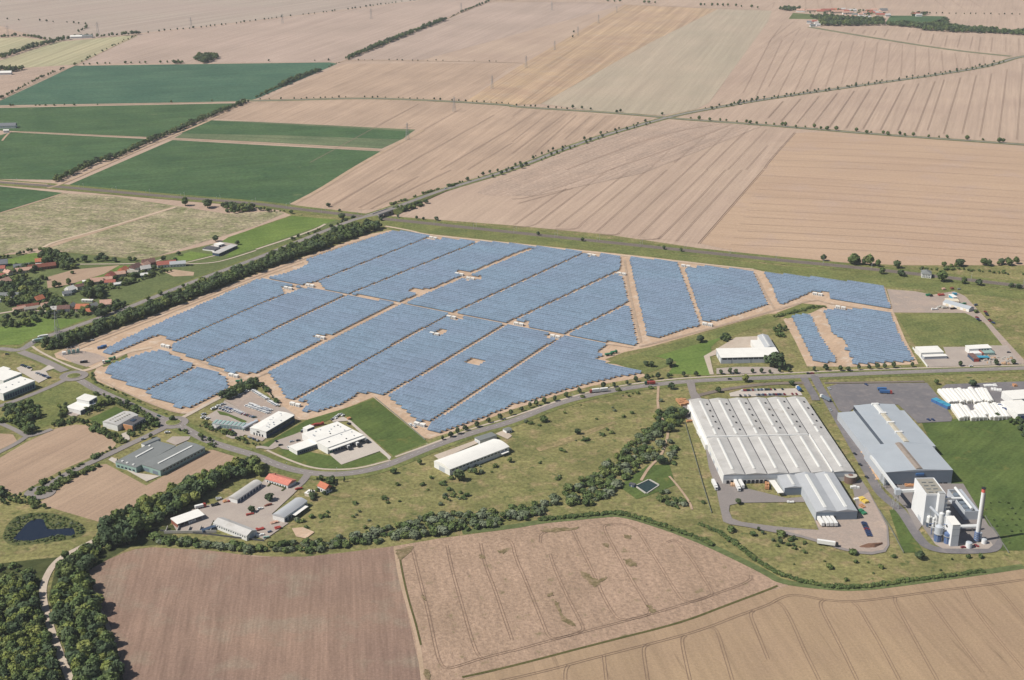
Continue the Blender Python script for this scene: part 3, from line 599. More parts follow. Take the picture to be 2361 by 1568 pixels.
for k, pts in enumerate((TT(2, 3, 265, 190, 380, 165, 540, 170, 640, 150, 560, 190, 300, 215), TT(2, 3, 640, 570, 700, 590, 780, 660, 880, 610, 890, 635, 800, 680, 770, 720, 720, 690, 650, 620), TT(2, 3, 1030, 460, 1090, 450, 1170, 500, 1120, 530, 1050, 510), TT(2, 3, 1240, 880, 1290, 890, 1340, 950, 1280, 965), TT(2, 3, 385, 850, 420, 840, 450, 940, 500, 1000, 600, 1065, 560, 1080, 460, 1030, 420, 930), TT(2, 3, 320, 780, 380, 765, 380, 800, 330, 805), TT(2, 3, 1030, 240, 1100, 230, 1100, 270, 1050, 275), TT(2, 3, 830, 310, 900, 305, 890, 350, 850, 345), TT(1, 3, 1290, 380, 1360, 350, 1480, 330, 1400, 420, 1330, 470, 1300, 450), TT(1, 3, 2060, 420, 2120, 420, 2110, 455, 2070, 450), TT(1, 3, 2230, 380, 2310, 350, 2290, 410, 2240, 400), TT(1, 3, 1530, 790, 1570, 800, 1570, 840, 1540, 830), TT(1, 3, 1550, 1480, 1600, 1490, 1610, 1560, 1560, 1568))):
    c = [G(p) for p in pts]; cx_ = sum(p[0] for p in c) / len(c); cy_ = sum(p[1] for p in c) / len(c)
    q = smooth(c + c[:1], 2)[:-1]
    q = [(x + random.uniform(-.9, .9), y + random.uniform(-1.4, 1.4)) for x, y in q]
    sheet('weed_patch', q, ZT + .04, 'm_weed_lodged', world=True)

for pts, wd in ((DD(150, 808, 205, 788, 400, 713, 590, 637, 765, 575, 880, 540), 3.5), (DD(170, 811, 215, 792, 410, 716, 600, 640, 700, 606), 1.6), (DD(590, 872, 640, 850, 800, 762, 918, 706, 1100, 628, 1210, 582), 2.6), (DD(600, 645, 760, 676, 915, 703, 1180, 753, 1335, 785, 1460, 803), 2.4), (DD(1440, 600, 1452, 680, 1478, 790), 3.0), (DD(1475, 800, 1600, 768, 1720, 735, 1800, 712, 1880, 690, 1905, 700, 1960, 708, 2055, 722), 4.0), (DD(1742, 632, 1765, 680, 1785, 712), 3.0), (DD(395, 795, 480, 845, 560, 875, 600, 885, 640, 930, 690, 970), 3.0), (DD(225, 874, 330, 925, 405, 953, 440, 955), 2.2)):
    road('site_track', pts, wd, 'm_site_track', zr() - .12)
# ================================================================== the solar park
ROW_ANG = math.radians(-29.6)
UX, UY = math.cos(ROW_ANG), math.sin(ROW_ANG)      # along a row
VX, VY = -UY, UX                                     # uphill of the slope (away from the sun side)
PITCH, SLOPE, TILT_P, LOW = 6.0, 4.2, math.radians(30), .90
m, nt_, b_ = base_mat('m_panel', .22, .5)
pv = pos(nt_, ROW_ANG, (1 / 1.05, 1 / 1.0, 1.0))
sep = nd(nt_, 'ShaderNodeSeparateXYZ'); nt_.links.new(pv, sep.inputs[0])
fr = nd(nt_, 'ShaderNodeMath', operation='FRACT'); nt_.links.new(sep.outputs[0], fr.inputs[0])
ln = nd(nt_, 'ShaderNodeMath', operation='LESS_THAN'); nt_.links.new(fr.outputs[0], ln.inputs[0]); ln.inputs[1].default_value = .07
pw = pos(nt_, ROW_ANG, (1 / 110., 1 / 60., 1.0))
f_ = ramp(nt_, noise(nt_, pw, 1.0, 3.0, .6), .35, .65)
cc = mixc(nt_, f_, C(102, 117, 138), C(100, 124, 142))
fl = nd(nt_, 'ShaderNodeTexWhiteNoise', noise_dimensions='2D')
pq = pos(nt_, ROW_ANG, (1 / 1.05, 1 / PITCH, 0))
fq = nd(nt_, 'ShaderNodeVectorMath', operation='FLOOR'); nt_.links.new(pq, fq.inputs[0]); nt_.links.new(fq.outputs[0], fl.inputs[0])
vv = ramp(nt_, fl.outputs[0], 0, 1, .80, 1.14)
cs = nd(nt_, 'ShaderNodeCombineColor')
for k in range(3): nt_.links.new(vv, cs.inputs[k])
cc = mixc(nt_, 1.0, cc, cs.outputs[0], 'MULTIPLY')
ft = nd(nt_, 'ShaderNodeTexWhiteNoise', noise_dimensions='2D')
pt_ = pos(nt_, ROW_ANG, (1 / 23.1, 1 / PITCH, 0))
fq2 = nd(nt_, 'ShaderNodeVectorMath', operation='FLOOR'); nt_.links.new(pt_, fq2.inputs[0]); nt_.links.new(fq2.outputs[0], ft.inputs[0])
vt = ramp(nt_, ft.outputs[0], 0, 1, .86, 1.16)
cs2 = nd(nt_, 'ShaderNodeCombineColor')
for k in range(3): nt_.links.new(vt, cs2.inputs[k])
cc = mixc(nt_, 1.0, cc, cs2.outputs[0], 'MULTIPLY')
pr = pos(nt_, ROW_ANG, (1.0, 1 / PITCH, 1.0))
sp2 = nd(nt_, 'ShaderNodeSeparateXYZ'); nt_.links.new(pr, sp2.inputs[0])
fv = nd(nt_, 'ShaderNodeMath', operation='FRACT'); nt_.links.new(sp2.outputs[1], fv.inputs[0])
up = nd(nt_, 'ShaderNodeMath', operation='GREATER_THAN', i_1=.30); nt_.links.new(fv.outputs[0], up.inputs[0])
lo_ = nd(nt_, 'ShaderNodeMath', operation='COMPARE', i_1=.30, i_2=.018); nt_.links.new(fv.outputs[0], lo_.inputs[0])
te_ = nd(nt_, 'ShaderNodeMath', operation='COMPARE', i_1=.575, i_2=.02); nt_.links.new(fv.outputs[0], te_.inputs[0])
mx_ = nd(nt_, 'ShaderNodeMath', operation='MAXIMUM'); nt_.links.new(lo_.outputs[0], mx_.inputs[0]); nt_.links.new(te_.outputs[0], mx_.inputs[1])
mx2 = nd(nt_, 'ShaderNodeMath', operation='MAXIMUM'); nt_.links.new(mx_.outputs[0], mx2.inputs[0]); nt_.links.new(ln.outputs[0], mx2.inputs[1])
cc = mixc(nt_, mx2.outputs[0], cc, C(150, 166, 188))
nt_.links.new(cc, b_.inputs['Base Color'])
paint('m_galv', C(170, 172, 172), .5, .4)

def inside(poly, x, y):
    c = False
    j = len(poly) - 1
    for i in range(len(poly)):
        xi, yi = poly[i]; xj, yj = poly[j]
        if (yi > y) != (yj > y) and x < (xj - xi) * (y - yi) / (yj - yi) + xi: c = not c
        j = i
    return c
def UV(p): return (p[0] * UX + p[1] * UY, p[0] * VX + p[1] * VY)
def cuts(poly, v):
    r = []
    for (u0, v0), (u1, v1) in zip(poly, poly[1:] + poly[:1]):
        if (v0 > v) != (v1 > v): r.append(u0 + (u1 - u0) * (v - v0) / (v1 - v0))
    r.sort()
    return [(r[i], r[i + 1]) for i in range(0, len(r) - 1, 2)]
def sub(iv, holes):
    for h0, h1 in holes:
        nx = []
        for a, b in iv:
            if h1 <= a or h0 >= b: nx.append((a, b)); continue
            if h0 - a > 2: nx.append((a, h0))
            if b - h1 > 2: nx.append((h1, b))
        iv = nx
    return iv
def strip_poly(p0, p1, wl, wr):
    a, b = G(p0), G(p1)
    L = math.hypot(b[0] - a[0], b[1] - a[1])
    tx, ty = (b[0] - a[0]) / L, (b[1] - a[1]) / L
    nx, ny = -ty, tx
    return [(a[0] + nx * wl, a[1] + ny * wl), (a[0] - nx * wr, a[1] - ny * wr), (b[0] - nx * wr, b[1] - ny * wr), (b[0] + nx * wl, b[1] + ny * wl)]
blocks = [
    DD(229, 817, 262, 796, 330, 764, 590, 648, 609, 646, 655, 634, 690, 622, 712, 609, 700, 603, 898, 537, 923, 537, 990, 547, 1015, 553, 1180, 566, 1330, 583, 1430, 594, 1430, 624, 1448, 701, 1465, 782, 1471, 799, 1440, 799, 1400, 799, 1374, 815, 1387, 824, 1373, 831, 1388, 840, 1485, 863, 1460, 867, 1430, 872, 1365, 885, 1330, 895, 1290, 907, 1255, 916, 1208, 932, 1180, 936, 1160, 949, 1112, 966, 1055, 987, 1002, 1005, 978, 990, 935, 954, 893, 919, 852, 911, 826, 910, 790, 934, 730, 955, 690, 952, 707, 937, 683, 930, 658, 922, 620, 867, 590, 866, 562, 864, 532, 864, 479, 844, 475, 837, 432, 826, 390, 808, 398, 792, 368, 776, 340, 784, 252, 822),
    DD(236, 864, 250, 845, 332, 817, 367, 813, 388, 820, 450, 850, 502, 867, 520, 879, 525, 900, 437, 945, 412, 945, 352, 921, 327, 909, 315, 900, 280, 885),
    DD(1448, 597, 1560, 608, 1614, 754, 1580, 762, 1523, 782, 1489, 778),
    DD(1573, 613, 1735, 629, 1770, 705, 1663, 740, 1638, 747, 1618, 745),
    DD(1758, 632, 1850, 641, 2038, 663, 2053, 716, 1911, 691, 1908, 680, 1871, 676, 1808, 704, 1792, 702, 1778, 662),
    DD(1822, 732, 1867, 728, 1893, 784, 1931, 838, 1876, 841, 1848, 784),
    DD(1896, 720, 1961, 715, 2051, 724, 2076, 784, 2109, 836, 1978, 843, 1958, 842, 1966, 827, 1954, 824, 1956, 814, 1943, 809, 1952, 804, 1941, 784, 1918, 774)]
gaps = [((395, 795), (590, 707.5), 1.3, 1.8), ((590, 707.5), (992, 548), 1.3, 1.8), ((470, 834), (590, 782), 1.3, 1.8), ((590, 782), (789, 687), 1.3, 1.8), ((789, 687), (1110, 557), 1.3, 1.8),
        ((590, 866), (915, 702), 1.0, 7), ((915, 702), (1185, 588), 1.0, 7), ((1185, 588), (1222, 575), 1.0, 7),
        ((670, 931), (936, 782), 1.3, 2.2), ((936, 782), (1032, 730), 1.3, 2.2), ((1040, 726), (1345, 586), 1.3, 2.2),
        ((882, 918), (1110, 785), 1.3, 2.6), ((1110, 785), (1182, 741), 1.3, 2.6), ((1182, 741), (1434, 623), 1.3, 2.6),
        ((978, 984), (1180, 853), 1.3, 2.6), ((1180, 853), (1303, 773), 1.3, 2.6), ((1303, 773), (1452, 699), 1.3, 2.6),
        ((588, 643), (915, 702), 3, 4.2), ((915, 702), (1180, 752), 3, 4.2), ((1180, 752), (1340, 785), 3, 4.2), ((1340, 785), (1450, 801), 3, 4.2),
        ((325, 910), (456, 847), 1.3, 1.8)]
holes = [DD(700, 656, 735, 655, 745, 668, 705, 668), DD(650, 664, 680, 662, 684, 672, 655, 676), DD(942, 674, 952, 667, 985, 670, 978, 682), DD(1050, 632, 1060, 625, 1082, 629, 1072, 641), DD(1078, 642, 1106, 640, 1108, 648, 1078, 650), DD(1036, 728, 1062, 728, 1064, 741, 1040, 741),
         DD(998, 775, 1012, 763, 1030, 766, 1012, 778), DD(722, 779, 732, 774, 752, 776, 744, 786), DD(1086, 829, 1119, 834, 1100, 847, 1070, 839), DD(1355, 586, 1380, 587, 1382, 595, 1357, 595), DD(1426, 627, 1440, 627, 1442, 640, 1428, 640), DD(1190, 744, 1216, 745, 1216, 756, 1190, 754), DD(1255, 775, 1290, 772, 1292, 782, 1262, 783), DD(1572, 608, 1604, 612, 1604, 621, 1576, 621), DD(1622, 744, 1644, 744, 1644, 754, 1622, 756), DD(1872, 676, 1908, 676, 1908, 690, 1872, 690), DD(1930, 706, 1962, 706, 1962, 718, 1930, 718), DD(990, 546, 1016, 546, 1016, 556, 990, 556), DD(375, 795, 392, 795, 395, 806, 376, 806), DD(660, 926, 706, 930, 706, 942, 665, 940), DD(955, 975, 985, 976, 985, 990, 960, 988)]
gap_uv = [[UV(p) for p in strip_poly(*g)] for g in gaps]
hole_uv = [[UV(G(p)) for p in h] for h in holes]
rows = []
for bi, bk in enumerate(blocks):
    poly = [UV(G(p)) for p in bk]
    v0, v1 = min(p[1] for p in poly), max(p[1] for p in poly)
    k = math.ceil(v0 / PITCH)
    while k * PITCH < v1:
        v = k * PITCH
        iv = cuts(poly, v)
        hs = []
        for gp in gap_uv:
            if bi < 2: hs += cuts(gp, v)
        for hp in hole_uv: hs += cuts(hp, v) + cuts(hp, v + 2.0)
        for a, b in sub(iv, hs):
            a2 = math.ceil(a / 2.1) * 2.1
            b2 = math.floor(b / 2.1) * 2.1
            if b2 - a2 > 5: rows.append((a2, b2, v, bi))
        k += 1
def row_world(u, v): return (u * UX + v * VX, u * UY + v * VY)
def row_key(r):
    x, y = row_world((r[0] + r[1]) / 2, r[2])
    d = math.hypot(x, y, CAM_H)
    return -(r[1] - r[0]) / d ** 2
dz, dy = SLOPE * math.sin(TILT_P), SLOPE * math.cos(TILT_P)
def slab(m, L, x0=0.0):
    t = .06
    n = (0, -math.sin(TILT_P) * t, math.cos(TILT_P) * t)
    a = [(x0, 0, LOW), (x0 + L, 0, LOW), (x0 + L, dy, LOW + dz), (x0, dy, LOW + dz)]
    vs = a + [(p[0], p[1] + n[1], p[2] + n[2]) for p in a]
    m.add(vs, [(0, 3, 2, 1), (4, 5, 6, 7), (0, 1, 5, 4), (1, 2, 6, 5), (2, 3, 7, 6), (3, 0, 4, 7)])
def posts(m, L):
    n = max(2, int(L / 8.4) + 1)
    for i in range(n):
        x = .6 + (L - 1.2) * i / (n - 1)
        m.box(x - .06, x + .06, .55, .67, 0, LOW + .55 * math.tan(TILT_P))
        m.box(x - .06, x + .06, 2.3, 2.42, 0, LOW + 2.3 * math.tan(TILT_P))
def rails(m, L):
    for yy in (.6, 2.35):
        z = LOW + yy * math.tan(TILT_P) - .10
        m.box(0, L, yy - .05, yy + .05, z, z + .09)
order = sorted(rows, key=row_key)
near_rows, far_rows = order[:300], order[300:]
cache = {}
MAIN_A, MAIN_B = UV(G((590, 866))), UV(G((1180, 590)))
CROSS_A, CROSS_B = UV(G((610, 647))), UV(G((1303, 773)))
def row_label(a, b, v, bi):
    t = 'blue solar panel row '
    if bi == 0:
        east = a > MAIN_A[0] + (MAIN_B[0] - MAIN_A[0]) * (v - MAIN_A[1]) / (MAIN_B[1] - MAIN_A[1])
        um = (a + b) / 2
        above = v > CROSS_A[1] + (CROSS_B[1] - CROSS_A[1]) * (um - CROSS_A[0]) / (CROSS_B[0] - CROSS_A[0])
        return t + ('on the street side of the sandy main track' if east else 'on the tree belt side of the sandy main track') + (', railway half' if above else ', industrial half')
    return t + {1: 'in the small block beside the two roundabouts', 2: 'in the block between two sandy lanes', 3: 'in the trapezoid block by the railway meadow', 4: 'in the pointed block next to the gravel depot', 5: 'in the narrow strip behind the white hall', 6: 'in the notched block between depot meadow and street'}[bi]
for a, b, v, bi in near_rows:
    L = round(b - a, 2)
    if L not in cache:
        p, q, r = MB(), MB(), MB()
        slab(p, L); posts(q, L); rails(r, L)
        cache[L] = (p.mesh('panels', 'm_panel'), q.mesh('posts', 'm_galv'), r.mesh('rails', 'm_galv'))
    x, y = row_world(a, v)
    e = empty('solar_panel_row', (x, y, ZF), ROW_ANG, row_label(a, b, v, bi), 'solar panels', 'rows of solar panels in the solar park')
    link('panels', cache[L][0], e); link('posts', cache[L][1], e)['kind'] = 'stuff'; link('rails', cache[L][2], e)['kind'] = 'stuff'
m1, m2 = MB(), MB()
for a, b, v, bi in far_rows:
    L = b - a
    t = MB(); slab(t, L)
    s = MB(); posts(s, L) if L < 60 else posts(s, L)
    for src, dst in ((t, m1), (s, m2)):
        dst.add([((a + p[0]) * UX + (v + p[1]) * VX, (a + p[0]) * UY + (v + p[1]) * VY, p[2] + ZF) for p in src.v], src.f)
far = m1.build('solar_panel_rows', 'm_panel')
tag(far, 'dense far rows of blue solar panels covering the sandy site', 'solar panels', None, 'stuff')
o = m2.build('posts', 'm_galv', far); o['kind'] = 'stuff'
print('rows', len(rows))

# transformer stations: pairs of white boxes on the sandy clearings
paint('m_white', C(236, 236, 234), .6, .3, .05)
paint('m_white_roof', C(240, 238, 232), .6, .3, .05, 9)
paint('m_door_grey', C(150, 154, 158), .6, .3)
st_b, st_r, st_d = MB(), MB(), MB()
st_b.box(-2.6, 2.6, -1.5, 1.5, 0, 2.7)
st_r.box(-2.75, 2.75, -1.65, 1.65, 2.7, 2.95)
st_d.box(-1.9, -.3, -1.56, -1.503, .1, 2.2)
st_d2 = MB(); st_d2.box(.2, 1.8, -1.56, -1.503, .1, 2.2)
SB, SR, SD, SD2 = st_b.mesh('housing', 'm_white'), st_r.mesh('roof', 'm_white_roof'), st_d.mesh('door', 'm_door_grey'), st_d2.mesh('door', 'm_door_grey')
for px, py in DD(715, 661, 665, 667, 1059, 635, 1085, 645, 1041, 734, 1002, 773, 739, 781, 1364, 591, 1433, 634, 1196, 750, 1280, 779, 1581, 616, 1631, 751, 1885, 681, 1938, 712, 999, 551, 382, 801, 539, 869, 681, 936, 968, 982):
    x, y = G((px, py))
    for s in (-3.4, 3.4):
        e = empty('transformer_station', (x + UX * s, y + UY * s, ZF), ROW_ANG, 'small white transformer box, one of a pair on a sandy clearing between solar rows', 'transformer', 'white transformer boxes in the solar park')
        link('housing', SB, e); link('roof', SR, e); link('door', SD, e); link('door', SD2, e)
# ================================================================== buildings
paint('m_wall_white', C(232, 232, 230), .7, .2, .06, 5)
paint('m_wall_grey', C(186, 192, 200), .6, .3, .05, 8)
paint('m_wall_blue', C(120, 132, 146), .55, .3, .05, 8)
paint('m_wall_green', C(150, 178, 172), .5, .3, .06, 6)
paint('m_wall_navy', C(66, 84, 108), .5, .35, .08, 6)
paint('m_wall_cream', C(226, 214, 190), .8, .2, .06, 5)
paint('m_wall_beige', C(214, 200, 182), .8, .2, .08, 5)
paint('m_wall_brick', C(150, 96, 80), .8, .2, .1, 3)
paint('m_roof_light', C(196, 194, 191), .7, .2, .12, 14, stain=(C(168, 163, 156), 18))
paint('m_roof_grey', C(182, 185, 189), .55, .3, .05, 14)
paint('m_roof_steel', C(176, 183, 190), .5, .35, .05, 16, stain=(C(168, 178, 188), 30))
paint('m_roof_felt', C(128, 132, 132), .8, .2, .07, 9)
paint('m_roof_dark', C(92, 92, 96), .8, .2, .08, 5)
paint('m_roof_gravel', C(160, 156, 146), .9, .1, .1, 2)
def tile_mat(name, c):
    m = paint(name, c, .85, .15, .16, 1.6)
    return m
tile_mat('m_tile_orange', C(196, 124, 96)); tile_mat('m_tile_red', C(174, 108, 96)); tile_mat('m_tile_rust', C(138, 88, 76)); tile_mat('m_tile_brown', C(128, 100, 94)); tile_mat('m_tile_pink', C(206, 168, 150)); tile_mat('m_tile_salmon', C(212, 136, 120)); tile_mat('m_tile_grey', C(126, 130, 136))
paint('m_sky_light', C(226, 226, 222), .4, .4, .05, 3)
paint('m_skylight_old', C(198, 190, 172), .6, .3, .14, 4)
paint('m_rust', C(158, 146, 136), .8, .2, .2, 4)
paint('m_glass', C(52, 64, 80), .15, .5, .1, 3)
paint('m_dark', C(48, 50, 56), .7, .2)
paint('m_concrete', C(190, 186, 178), .9, .1, .1, 3)
paint('m_red', C(172, 74, 66), .5, .4); paint('m_blue', C(66, 110, 164), .5, .4); paint('m_orange', C(200, 148, 108), .6, .3); paint('m_green', C(56, 128, 92), .5, .4); paint('m_yellow', C(226, 196, 90), .5, .4)
paint('m_navy_cladding', C(40, 66, 120), .5, .4); paint('m_cyan', C(70, 160, 190), .5, .4)
paint('m_wood', C(206, 172, 140), .9, .1, .1, 2); paint('m_brown_tank', C(126, 104, 96), .8, .2, .1, 2)

def frame_px(A, B, C_, h):
    """front eave A-B and one back corner -> ground frame (origin, angle, width, depth)"""
    a, b, c = G(A, h), G(B, h), G(C_, h)
    L = math.hypot(b[0] - a[0], b[1] - a[1])
    ux, uy = (b[0] - a[0]) / L, (b[1] - a[1]) / L
    d = (c[0] - a[0]) * -uy + (c[1] - a[1]) * ux
    return a, math.atan2(uy, ux), L, d
def roof_geo(m, kind, w, d, h, rise, ov=.25, x0=0.0, y0=0.0):
    """solid roof over x0..x0+w, y0..y0+d"""
    xa, xb, ya, yb = x0 - ov, x0 + w + ov, y0 - ov, y0 + d + ov
    if kind == 'flat': m.box(xa, xb, ya, yb, h, h + .35)
    elif kind == 'shed': m.prism([(ya, h), (yb, h), (yb, h + rise), (ya, h + .2)], xa, xb)
    elif kind == 'gx': m.prism([(ya, h), (yb, h), (yb, h + .2), ((ya + yb) / 2, h + rise), (ya, h + .2)], xa, xb)
    elif kind == 'gy': m.prism([(xb, h), (xa, h), (xa, h + .2), ((xa + xb) / 2, h + rise), (xb, h + .2)], ya, yb, 'y')
    elif kind == 'bx':
        n = 10
        arc = [(ya + (yb - ya) * i / n, h + .2 + rise * math.sin(PI * i / n)) for i in range(n, -1, -1)]
        m.prism([(ya, h), (yb, h)] + arc, xa, xb)
    elif kind == 'hip':
        r = min(w, d) * .45
        m.add([(xa, ya, h), (xb, ya, h), (xb, yb, h), (xa, yb, h), (x0 + r, y0 + d / 2, h + rise), (x0 + w - r, y0 + d / 2, h + rise)] if w >= d else
              [(xa, ya, h), (xb, ya, h), (xb, yb, h), (xa, yb, h), (x0 + w / 2, y0 + r, h + rise), (x0 + w / 2, y0 + d - r, h + rise)],
              [(0, 1, 5, 4), (1, 2, 5), (2, 3, 4, 5), (3, 0, 4), (3, 2, 1, 0)] if w >= d else [(0, 1, 4), (1, 2, 5, 4), (2, 3, 5), (3, 0, 4, 5), (3, 2, 1, 0)])
def windows(root, face, s0, s1, n, z0, z1, w, d, mat='m_glass', name='window', fill=.6, depth=.07):
    """n openings along one face of a w x d body; face in f(ront) b l r"""
    for i in range(n):
        c = s0 + (s1 - s0) * (i + .5) / n
        hw = (s1 - s0) / n * fill / 2
        m = MB()
        if face == 'f': m.box(c - hw, c + hw, -depth, -.004, z0, z1)
        elif face == 'b': m.box(c - hw, c + hw, d + .004, d + depth, z0, z1)
        elif face == 'l': m.box(-depth, -.004, c - hw, c + hw, z0, z1)
        else: m.box(w + .004, w + depth, c - hw, c + hw, z0, z1)
        m.build(name, mat, root)
def body(root, w, d, h, wall, roof, kind='flat', rise=1.2, ov=.25, x0=0.0, y0=0.0, z0=0.0):
    m = MB(); m.box(x0, x0 + w, y0, y0 + d, z0, h - .002); wl = m.build('wall', wall, root)
    m = MB(); roof_geo(m, kind, w, d, h, rise, ov, x0, y0); rf = m.build('roof', roof, root)
    return wl, rf
def place(name, label, A, B, C_, h, cat='building', group=None):
    a, ang, w, d = frame_px(A, B, C_, h)
    return empty(name, (a[0], a[1], 0), ang, label, cat, group), w, d
def strip(name, mat, parent, x0, x1, y0, y1, z0, z1):
    m = MB(); m.box(x0, x1, y0, y1, z0, z1); return m.build(name, mat, parent)

# --- the big white warehouse: six shallow bays with ridge skylights, valleys between
e, w, d = place('warehouse', 'huge white warehouse with six ridged roof bays, long skylights and loading docks', T(2, 2, 1950, 1245), T(3, 2, 797, 1215), T(2, 2, 1770, 550), 9.0)
H = 9.0
m = MB(); m.box(0, w, 0, d, 0, H - .003); m.build('wall', 'm_wall_white', e)
m = MB(); m.box(.3, w - .3, -.09, -.005, 4.6, H - .3); m.build('cladding', 'm_wall_grey', e)
nb = 6; bw = w / nb; dm = d * .46
for k in range(nb):
    m = MB()
    for y0, y1, dzz in ((-.3, dm, 0.0), (dm, d + .3, .06)):
        m.prism([((k + 1) * bw - .46, H), (k * bw + .46, H), (k * bw + .46, H + .25 + dzz), ((k + .5) * bw, H + 1.5 + dzz), ((k + 1) * bw - .46, H + .25 + dzz)], y0, y1, 'y')
    rf = m.build('roof_bay', 'm_roof_light' if k != 5 else 'm_roof_light', e)
    for y0, y1 in ((dm * .10, dm * .94), (dm * 1.06, dm * 1.22), (dm * 1.28, d * .96)):
        c = (k + .5) * bw
        m = MB(); m.prism([(c + 1.2, H + 1.25), (c - 1.2, H + 1.25), (c - 1.0, H + 1.9), (c, H + 2.1), (c + 1.0, H + 1.9)], y0, y1, 'y')
        m.build('skylight', 'm_sky_light', rf)
    for j in range(5):
        y = d * (.56 + .09 * j) + random.uniform(-2, 2); c = (k + .5) * bw + bw * .27
        m = MB(); m.box(c - .7, c + .7, y - 1.2, y + 1.2, H + .3, H + 1.5); m.build('smoke_vent', 'm_dark', rf)
    if k:
        m = MB(); m.box(k * bw - .45, k * bw + .45, 0, d, H - .002, H + .08); m.build('valley_gutter', 'm_roof_dark', e)
m = MB(); m.box(0, w * .82, dm - .45, dm + .45, H + .2, H + 1.9); m.build('fire_wall', 'm_white', e)
m = MB(); m.box(w * .83 - .4, w * .83 + .4, 0, dm, H + .2, H + 1.8); m.build('fire_wall', 'm_white', e)
windows(e, 'f', w * .02, w * .34, 10, .2, 3.6, w, d, 'm_dark', 'dock_door', .62, .5)
windows(e, 'l', d * .1, d * .95, 9, 1.2, 4.2, w, d, 'm_wall_grey', 'gate', .35, .2)
m = MB(); m.box(-2.2, -.01, d * .42, d * .98, 0, 5.5); m.build('side_annex', 'm_white', e)

# --- grey production hall and small annex in front of the warehouse
e, w, d = place('production_hall', 'grey twin-gabled production hall joined to the front of the white warehouse', Q3(1440, 775), Q3(1970, 762), Q3(1225, 285), 8.0)
body(e, w, d, 8.0, 'm_wall_grey', 'm_roof_grey', 'flat', ov=.1)
m = MB(); m.box(.1, w - .1, -.08, -.004, .2, 7.6); m.build('front_cladding', 'm_wall_blue', e)
for k in range(2):
    m = MB(); roof_geo(m, 'gy', w / 2 - .5, d, 8.36, 1.9, .2, k * w / 2 + .25); rf = m.build('roof_bay', 'm_roof_grey', e)
    m = MB(); c = (k + .5) * w / 2
    m.prism([(c + 1.5, 9.7), (c - 1.5, 9.7), (c - 1.2, 10.5), (c + 1.2, 10.5)], d * .06, d * .93, 'y'); m.build('skylight', 'm_sky_light', rf)
windows(e, 'f', w * .05, w * .5, 4, .2, 4.4, w, d, 'm_dark', 'dock_door', .55, .3)
e, w, d = place('production_annex', 'small grey gabled annex with blank blue-grey gable beside the loading yard', Q3(1035, 463), Q3(1285, 455), Q3(972, 300), 7.0)
body(e, w, d, 7.0, 'm_wall_grey', 'm_roof_grey', 'gy', 1.6)
m = MB(); m.box(.1, w - .1, -.08, -.004, .2, 6.8); m.build('front_cladding', 'm_wall_blue', e)
m = MB(); m.box(w / 2 - 1, w / 2 + 1, d * .1, d * .9, 8.3, 8.95); m.build('skylight', 'm_sky_light', e)
e, w, d = place('canopy', 'white flat canopy beside the small grey annex with kerbed ramp', Q3(950, 525), Q3(1025, 520), Q3(890, 360), 4.0, 'canopy')
m = MB(); m.box(0, w, 0, d, 3.6, 4.0); m.build('roof', 'm_white_roof', e)
for i in range(4):
    for xx in (.2, w - .2):
        m = MB(); m.box(xx - .15, xx + .15, d * (i + .3) / 4, d * (i + .3) / 4 + .3, 0, 3.6); m.build('post', 'm_galv', e)
x, y = G(Q3(1875, 385))
e = empty('storage_tank', (x, y, 0), 0, 'round brown flat-topped tank at the corner of the warehouse', 'tank')
m = MB(); m.cyl(0, 0, 0, 6.5, 5.2, n=28); m.build('shell', 'm_brown_tank', e)
m = MB(); m.cyl(0, 0, 6.5, 6.8, 5.35, n=28); m.build('rim', 'm_concrete', e)
m = MB(); m.cyl(0, 0, 6.81, 7.2, 2.2, 1.4, n=20); m.build('cap', 'm_tile_brown', e)

# --- steel-blue hall with the long ridge light
e, w, d = place('steel_hall', 'long pale blue steel hall with rust-stained ridge light and wide front section', T(3, 2, 1085, 1222), T(3, 2, 1705, 1200), T(3, 2, 945, 975), 13.0)
fr0 = G(T(3, 2, 1085, 1222), 13.0)
ang0 = e.rotation_euler[2]
body(e, w, d, 13.0, 'm_wall_grey', 'm_roof_steel', 'gy', 2.0, .2)
m = MB(); m.box(.1, w - .1, -.09, -.004, 1.5, 12.8); m.build('front_cladding', 'm_wall_blue', e)
windows(e, 'f', w * .05, w * .95, 12, 0.05, 1.4, w, d, 'm_dark', 'opening', .8, .12)
def local(p, h, o=fr0, a=ang0):
    q = G(p, h); dx, dy_ = q[0] - o[0], q[1] - o[1]
    return (dx * math.cos(a) + dy_ * math.sin(a), -dx * math.sin(a) + dy_ * math.cos(a))
bl, br = local(T(3, 2, 835, 600), 13.0), local(T(3, 2, 1205, 597), 13.0)
d2 = (bl[1] + br[1]) / 2
x0, x1 = local(T(3, 2, 1030, 968), 13.0)[0], local(T(3, 2, 1440, 952), 13.0)[0]
x0, x1 = (x0 + bl[0]) / 2, (x1 + br[0]) / 2
cx = w / 2 + .3
m = MB(); m.box(x0, x1, d + .01, d2, 0, 12.998); m.build('rear_wall', 'm_wall_grey', e)
m = MB(); roof_geo(m, 'gy', x1 - x0, d2 - d - .4, 13.0, 1.7, .15, x0, d + .4); m.build('rear_roof', 'm_roof_steel', e)
lx = local(T(3, 2, 940, 1062), 7.5)[0]
ly1 = local(T(3, 2, 730, 670), 7.5)[1]
ly0 = local(T(3, 2, 940, 1062), 7.5)[1]
m = MB(); m.box(lx, x0 - .02, max(ly0, d + .1), ly1, 0, 7.5); m.build('west_aisle', 'm_wall_grey', e)
m = MB(); m.box(x0 - .25, x0 - .02, d + .2, d2 - .5, 8.85, 12.6); m.build('clerestory', 'm_glass', e)
